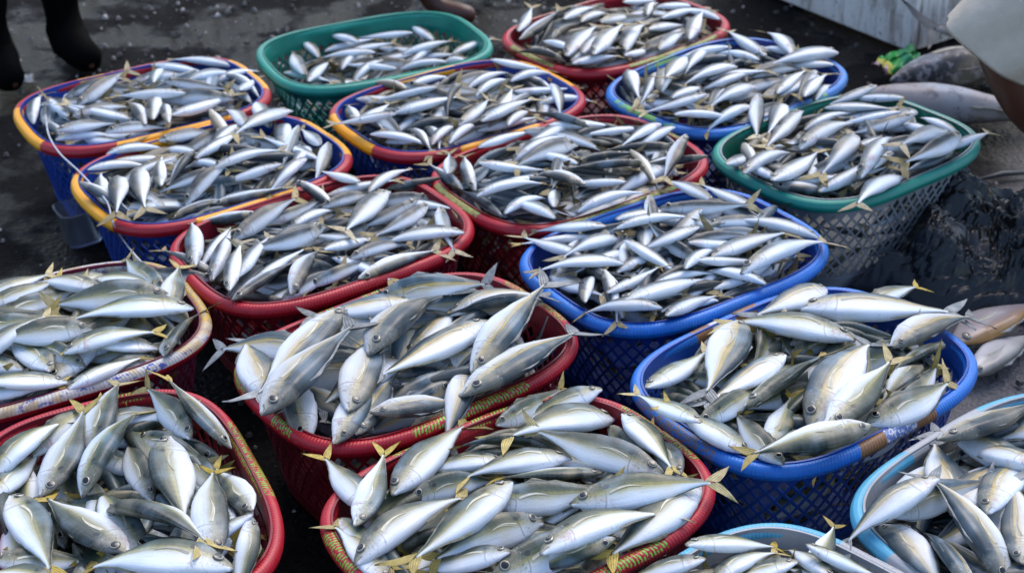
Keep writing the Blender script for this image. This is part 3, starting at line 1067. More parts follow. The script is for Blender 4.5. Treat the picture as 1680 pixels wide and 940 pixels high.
FISH = '''
14 -801 2077 247 -697 2213 261 -60 172 s 8
14 -831 1951 253 -783 2114 230 -60 172 s 4
14 -707 2157 256 -535 2171 256 -70 172 s 4
14 -636 2118 255 -483 2042 239 -50 172 s 0
14 -559 1800 260 -685 2023 229 90 258 s 3
14 -787 1802 252 -616 1814 235 -60 172 s 4
14 -577 1953 244 -656 2134 244 70 198 s 5
15 -184 1738 252 -286 1876 258 90 172 s 1
15 -13 2026 258 -182 2015 230 88 172 s 1
15 -168 1926 260 -14 1999 235 -40 172 s 8
15 56 2070 253 -113 2041 272 -40 172 s 0
15 -33 2118 250 94 2235 249 -40 172 s 9
15 262 1966 254 220 2132 234 70 172 s 9
12 -338 2326 280 -548 2371 260 60 216 m 1
12 -413 2184 265 -493 2398 276 90 228 m 8
12 -347 2098 254 -393 2313 249 -88 221 m 0
12 -195 2325 268 -344 2151 268 88 228 m 5
12 -265 2090 262 -201 2296 255 88 216 m 7
12 -262 2510 273 -18 2558 275 -40 248 m 5
12 -183 2511 266 -394 2466 258 80 216 m 4
12 -126 2465 274 83 2519 274 -93 216 m 0
12 -79 2284 266 -119 2075 235 -98 216 m 0
12 -287 2061 268 -240 2272 268 93 216 m 1
13 221 2169 282 356 2330 258 -90 211 s 4
13 299 2064 284 436 2207 265 -40 198 s 5
13 417 1975 265 355 2135 267 60 172 s 8
13 380 2023 253 238 2109 297 80 172 s 9
13 404 2010 271 475 2183 261 88 187 s 4
13 644 2476 246 790 2567 246 -80 172 s 0
13 719 2291 251 609 2153 250 -80 176 s 5
13 775 2345 256 641 2237 256 -60 172 s 8
13 608 2543 257 428 2423 261 80 216 m 3
11 -668 2569 267 -782 2722 260 60 191 s 8
11 -763 2325 253 -913 2404 282 50 172 s 5
11 -995 2511 272 -858 2614 272 -60 172 s 1
11 -1018 2531 277 -878 2631 277 -70 172 s 6
11 -643 2400 250 -808 2362 279 88 172 s 1
11 -634 2343 262 -587 2531 248 50 195 s 8
17 669 1853 257 677 2070 252 90 217 m 8
17 554 1854 252 611 1662 252 98 200 m 8
17 648 1843 266 778 1995 257 -88 200 m 2
17 812 1948 265 675 2092 252 80 200 m 6
17 557 1844 268 744 1913 279 -40 200 m 2
7 -584 2651 236 -754 2667 261 40 172 b 3
7 -394 2597 252 -259 2709 249 -40 175 b 5
7 -269 3012 246 -106 3068 250 40 172 b 9
7 -168 2977 246 -338 2956 237 40 172 b 0
9 172 2755 261 1 2735 255 98 172 b 2
9 431 2871 273 313 2996 273 80 172 b 5
9 389 2754 290 560 2765 267 -60 172 b 3
9 328 2667 290 494 2713 280 -40 172 b 8
5 599 3540 277 761 3642 247 -40 194 b 3
14 -578 2088 266 -498 1843 266 70 258 s 9
14 -695 2055 258 -685 2272 275 80 218 s 0
14 -850 1998 261 -743 2166 268 -88 199 s 5
14 -527 2084 267 -639 2237 275 45 189 s 4
14 -465 2065 257 -597 2206 318 -50 203 s 7
14 -407 1903 252 -496 2049 236 -98 172 s 9
14 -394 1858 288 -412 1696 231 -108 172 s 5
15 -220 1887 260 -318 2056 250 90 195 s 4
15 -238 1833 273 -206 2036 273 88 206 s 4
15 -52 1897 264 167 1924 263 -50 221 s 4
15 89 2028 262 -104 1964 262 88 203 s 6
15 140 1974 259 -46 1965 259 -65 185 s 7
15 148 2200 267 -10 2144 231 70 172 s 9
15 183 2136 261 256 1960 260 -93 190 s 2
15 292 1944 259 120 1752 259 85 258 s 7
15 41 1866 263 -142 1764 263 50 210 s 6
15 -9 1763 280 -171 1780 226 90 172 s 4
15 -39 1723 272 169 1870 230 -50 258 s 5
12 58 2432 310 -146 2471 252 -35 216 m 6
12 -308 2420 304 -442 2125 296 -82 324 m 4
12 -279 2118 289 -230 2397 289 93 283 m 2
12 -264 2260 322 -114 2544 277 68 324 m 3
12 -78 2242 278 76 2496 324 85 300 m 2
13 525 2460 266 840 2427 262 -90 316 m 1
13 655 2298 285 857 2432 261 93 244 m 8
13 476 2271 281 303 2111 281 98 235 m 7
13 580 2080 262 763 2211 262 -60 226 s 6
13 301 2037 305 193 2169 279 88 172 s 9
11 -771 2556 285 -946 2627 260 88 191 s 6
11 -995 2397 285 -826 2448 285 -50 176 s 5
11 -637 2478 270 -653 2672 270 98 194 s 2
11 -808 2299 263 -939 2435 273 80 189 s 4
17 695 1829 287 826 2006 255 -98 223 m 0
17 724 1716 270 762 1912 287 -98 201 m 9
17 640 1666 279 608 1858 236 -45 200 m 3
17 803 1899 310 715 2058 228 88 200 m 3
17 671 1987 293 898 2144 266 60 277 m 4
16 268 1726 291 140 1747 228 88 144 s 3
16 441 1684 288 395 1811 239 98 144 s 3
16 243 1750 299 401 1804 241 -98 176 s 6
16 410 1729 305 538 1719 240 -98 144 s 4
7 -393 2901 272 -276 3022 236 -45 172 b 5
7 -520 2870 269 -687 2891 234 -98 172 b 9
7 -451 2806 278 -357 2946 242 -83 172 b 5
7 -507 2861 250 -384 2983 248 -40 173 b 1
7 -190 2913 269 -338 2831 237 50 172 b 7
7 -150 2870 282 -112 2706 247 -88 172 b 1
7 -318 2675 276 -191 2786 240 -50 172 b 8
8 0 3076 285 149 3210 285 -93 201 b 0
8 153 3152 291 -2 3003 299 50 215 b 1
8 157 2912 307 38 3031 272 -98 172 b 5
8 375 3132 279 188 3117 279 -40 187 b 1
9 139 2640 279 14 2783 250 98 193 b 9
9 192 2751 289 29 2794 253 88 172 b 3
9 301 2792 298 506 2804 298 -40 206 b 9
9 277 2441 290 111 2470 255 90 172 b 5
9 499 2810 285 395 2961 273 93 184 b 4
9 377 2705 308 221 2641 273 88 172 b 8
9 483 2533 281 348 2635 246 98 172 b 0
9 178 2578 286 194 2410 251 98 172 b 2
10 745 3374 258 914 3326 270 -88 176 b 7
10 893 3472 266 735 3414 232 70 172 b 2
10 659 3420 257 585 3204 260 93 228 b 3
10 558 2953 268 726 2956 233 108 172 b 6
10 928 3251 286 763 3217 252 60 172 b 7
10 652 2927 257 814 3062 280 -98 212 b 9
10 634 3110 288 814 3293 264 -75 258 b 3
5 467 3356 304 301 3329 268 88 172 b 9
5 654 3680 266 575 3889 261 93 223 b 2
6 -919 3218 263 -764 3286 230 -88 172 b 0
6 -809 3275 260 -664 3369 234 -50 175 b 2
6 -495 3075 284 -660 3040 248 85 172 b 4
1 -657 3472 274 -915 3486 274 45 258 b 9
1 -1042 3284 287 -911 3390 252 -50 172 b 2
1 -933 3294 279 -786 3376 244 -50 172 b 0
1 -843 3553 287 -676 3569 251 -45 172 b 6
14 -444 1758 291 -486 2013 274 98 258 s 3
14 -741 1953 250 -718 2181 276 80 230 s 4
14 -575 1780 277 -756 1963 253 -80 258 s 7
15 178 2167 244 -37 2032 290 88 258 s 5
15 78 1883 275 328 1915 286 -60 252 s 2
15 234 1954 270 8 2078 279 60 258 s 9
15 143 1771 296 -14 1759 227 -118 172 s 0
15 23 1748 303 244 1876 267 -98 258 s 8
15 -249 1766 274 -67 1947 258 -90 258 s 8
12 -40 2413 277 -254 2215 277 88 291 m 2
12 -415 2073 318 -270 2363 322 72 324 m 7
12 -87 2170 285 140 2388 280 72 315 m 6
12 -236 2115 290 -60 2223 226 90 216 m 1
13 372 2097 293 552 2281 280 45 258 s 2
13 610 2327 286 363 2401 277 85 258 s 1
13 413 2379 288 313 2121 288 -83 277 m 2
13 474 2060 288 645 2335 288 -85 324 m 0
11 -636 2518 290 -893 2500 278 55 258 s 5
11 -756 2404 290 -954 2353 291 55 204 s 5
11 -959 2322 268 -834 2440 310 -88 177 s 0
11 -587 2490 286 -839 2438 286 88 258 s 5
11 -808 2342 283 -630 2418 274 -80 195 s 3
11 -774 2272 260 -964 2233 285 88 196 s 3
17 632 1878 319 467 1792 244 98 200 m 6
16 269 1706 269 392 1784 259 -98 146 s 0
7 -161 2906 265 -287 2748 265 50 202 b 8
7 -265 2986 257 -343 2745 280 70 255 b 4
7 -300 2615 257 -134 2732 257 108 203 b 7
7 -89 2771 280 -298 2753 250 93 212 b 0
7 -569 2791 256 -439 2953 274 -50 209 b 7
7 -586 2638 250 -574 2855 256 -98 217 b 1
7 -366 2797 272 -541 2675 280 35 213 b 3
7 -425 2552 268 -382 2759 256 98 212 b 8
7 -624 2676 262 -669 2904 251 -103 233 b 1
7 -530 2600 275 -481 2764 282 -80 172 b 2
8 -68 3014 303 99 3037 268 -85 172 b 9
8 -80 2964 270 -104 3147 271 -90 185 b 3
8 -76 2892 299 90 2954 290 -98 177 b 0
8 294 3050 282 104 2995 294 -60 198 b 7
8 386 3088 325 319 2935 284 -88 172 b 9
8 188 3200 303 39 3307 297 -50 183 b 1
9 351 2588 291 509 2644 254 -98 172 b 9
9 204 2736 297 385 2758 302 -98 182 b 3
9 226 2623 282 26 2586 282 98 203 b 0
9 225 2741 272 83 2619 288 83 188 b 5
9 220 2679 296 340 2560 262 -98 172 b 6
9 175 2485 283 296 2607 274 -98 172 b 9
9 197 2444 294 399 2599 253 -98 258 b 1
9 275 2429 270 400 2544 245 -103 172 b 7
9 615 2703 281 428 2773 290 93 200 b 1
9 381 2616 289 562 2720 284 -85 209 b 7
10 599 3442 262 559 3188 257 -93 258 b 4
10 682 3337 264 562 3138 256 83 232 b 9
10 1004 3191 271 824 3019 326 75 256 b 1
10 1020 3150 287 829 2977 292 60 258 b 8
10 786 3163 291 651 2943 285 85 258 b 3
10 494 2988 292 653 3169 248 -93 245 b 0
10 551 2925 287 700 3134 262 -93 258 b 4
5 298 3637 258 311 3391 273 98 247 b 6
5 570 3572 296 404 3455 285 93 204 b 0
5 849 3692 276 621 3587 276 88 251 b 8
5 570 3357 285 438 3253 249 98 172 b 5
3 143 3668 285 245 3896 284 -88 249 b 2
3 208 3622 305 312 3858 301 -93 258 b 2
4 -252 3272 310 -419 3292 275 88 172 b 9
4 -165 3465 292 -334 3469 256 93 172 b 4
4 -274 3368 271 -98 3446 280 -85 192 b 1
4 -111 3279 275 -34 3451 272 -70 188 b 1
4 -67 3256 296 70 3405 288 -93 203 b 2
4 -317 3257 278 -153 3216 247 -98 172 b 3
6 -850 3071 278 -814 2854 278 85 220 b 5
6 -820 3105 275 -761 2876 274 85 236 b 6
6 -619 3056 290 -775 2993 255 50 172 b 5
6 -701 2963 253 -593 3112 299 -50 189 b 3
6 -513 3384 286 -637 3206 294 83 217 b 6
6 -650 3052 297 -486 3140 296 -83 187 b 3
6 -444 3110 292 -529 2965 256 85 172 b 0
6 -404 3217 269 -428 3049 237 -98 172 b 7
6 -638 2972 240 -460 2996 270 98 181 b 9
1 -699 3749 248 -889 3780 258 93 192 b 8
1 -1039 3457 272 -931 3638 295 -50 212 b 2
1 -769 3453 297 -969 3504 270 93 208 b 7
1 -886 3388 259 -1065 3421 294 88 185 b 2
1 -790 3359 278 -652 3514 267 -88 208 b 9
14 -692 1949 265 -630 2187 275 70 246 s 5
14 -632 1922 270 -429 1767 308 55 258 s 0
14 -791 1962 256 -668 1739 267 -88 255 s 2
15 -3 1925 284 -166 1725 283 93 258 s 2
15 -200 1929 263 -73 2147 250 -83 253 s 7
13 497 2014 307 654 2219 306 98 258 s 9
13 574 2018 310 348 1969 286 -98 233 s 3
11 -778 2253 258 -654 2371 249 -98 172 s 1
17 707 1691 259 625 1921 306 -75 249 m 0
16 401 1720 287 270 1729 228 93 144 s 3
7 -534 2536 260 -412 2694 264 75 200 b 2
7 -538 2532 283 -536 2735 288 -88 203 b 7
8 130 2862 271 302 2940 272 -98 189 b 3
9 428 2554 297 641 2699 281 -88 258 b 0
10 735 2943 300 865 3166 291 -88 258 b 5
10 840 3021 256 691 2812 285 98 258 b 6
5 603 3469 285 452 3319 286 88 212 b 0
3 288 3734 268 379 3967 264 -88 250 b 8
6 -458 3022 272 -341 2901 237 98 172 b 7
14 -407 1737 300 -659 1777 263 88 258 s 5
2 -368 3708 214 -514 3647 159 50 159 b 3
3 320 3723 246 476 3843 246 -32 197 b 0
4 -250 3492 290 -41 3452 226 -28 213 b 4
6 -734 2927 235 -574 3022 235 88 186 b 5
7 -490 2565 188 -306 2671 188 84 213 b 9
7 -430 2591 204 -264 2664 177 44 181 b 2
7 -356 2617 218 -186 2729 207 52 203 b 9
8 -115 3014 240 -17 2881 190 -37 165 b 5
8 131 2881 232 -46 2913 223 -20 181 b 6
8 269 2983 231 107 2867 231 73 200 b 2
8 134 3062 275 298 3114 275 13 172 b 8
8 358 3065 281 175 2956 217 82 213 b 1
9 399 2539 216 553 2647 197 -38 188 b 1
9 424 2555 222 272 2472 196 50 173 b 0
9 292 2471 218 117 2585 238 39 209 b 1
9 498 2603 232 341 2497 232 -65 190 b 8
9 69 2638 241 182 2480 276 -67 194 b 1
9 362 2618 270 256 2751 302 17 170 b 8
10 629 2957 210 506 3114 210 42 199 b 3
10 932 3086 233 765 2962 222 -65 207 b 7
11 -855 2259 248 -694 2350 199 66 185 s 0
11 -641 2384 241 -791 2284 223 60 181 s 5
11 -983 2495 257 -809 2613 257 -49 211 s 6
11 -822 2296 245 -727 2475 255 -73 203 s 7
12 -107 2210 180 63 2371 180 -81 235 m 1
12 -99 2277 248 -330 2142 196 27 267 m 3
12 -427 2274 250 -160 2356 219 -40 280 m 3
12 -196 2143 211 2 2280 211 -63 241 m 3
12 -103 2253 246 -291 2121 211 23 229 m 7
12 -240 2120 242 -407 2302 246 -69 248 m 7
12 25 2495 249 -247 2515 248 36 273 m 9
12 -188 2333 253 -92 2528 253 -87 217 m 9
13 480 2321 254 643 2402 246 -12 181 s 5
13 348 2098 185 556 2082 185 60 208 s 8
13 248 2225 180 371 2049 180 69 214 s 9
13 669 2165 221 497 2044 169 81 210 s 3
13 668 2170 234 466 2047 199 60 237 s 4
13 530 2094 251 300 2138 251 -57 235 s 9
13 540 2239 253 742 2361 256 -21 237 s 6
13 536 2223 239 372 2138 255 51 185 s 0
13 648 2391 255 501 2260 239 57 197 s 5
13 466 2427 255 415 2239 255 29 194 s 3
13 644 2151 238 758 2292 247 -58 181 s 6
14 -605 2029 236 -789 2146 236 86 218 s 2
14 -569 1970 224 -757 1964 224 26 188 s 3
14 -486 2059 236 -669 2187 218 13 224 s 7
14 -689 1862 236 -806 2035 209 53 209 s 1
14 -636 1817 236 -410 1838 236 -42 227 s 6
14 -555 2095 236 -453 1947 228 -63 180 s 2
15 60 1746 190 225 1879 190 -55 212 s 1
15 182 1978 235 6 2081 236 86 204 s 7
17 804 1916 230 581 1786 230 86 258 m 7
17 710 2006 245 933 2095 205 14 240 m 7
17 698 1701 244 580 1908 211 -66 239 m 7
9 193 2541 92 116 2658 84 39 140 b 1
10 806 3045 37 938 3145 53 -34 165 b 0
11 -769 2332 186 -937 2244 202 -34 190 s 8
11 -689 2374 165 -849 2282 218 21 185 s 8
12 -149 2237 118 28 2394 110 -52 237 m 7
12 -313 2167 128 -112 2229 178 5 211 m 2
13 308 2241 0 423 2083 96 53 196 s 8
13 411 2087 27 578 2152 53 54 178 s 7
13 299 2234 113 395 2099 54 38 165 s 0
13 417 2077 84 600 2167 107 -50 204 s 8
13 561 2144 86 711 2264 66 16 192 s 1
13 437 2065 144 601 2158 98 43 189 s 3
13 703 2245 132 574 2139 104 -6 167 s 3
13 388 2078 170 291 2211 135 15 165 s 0
'''
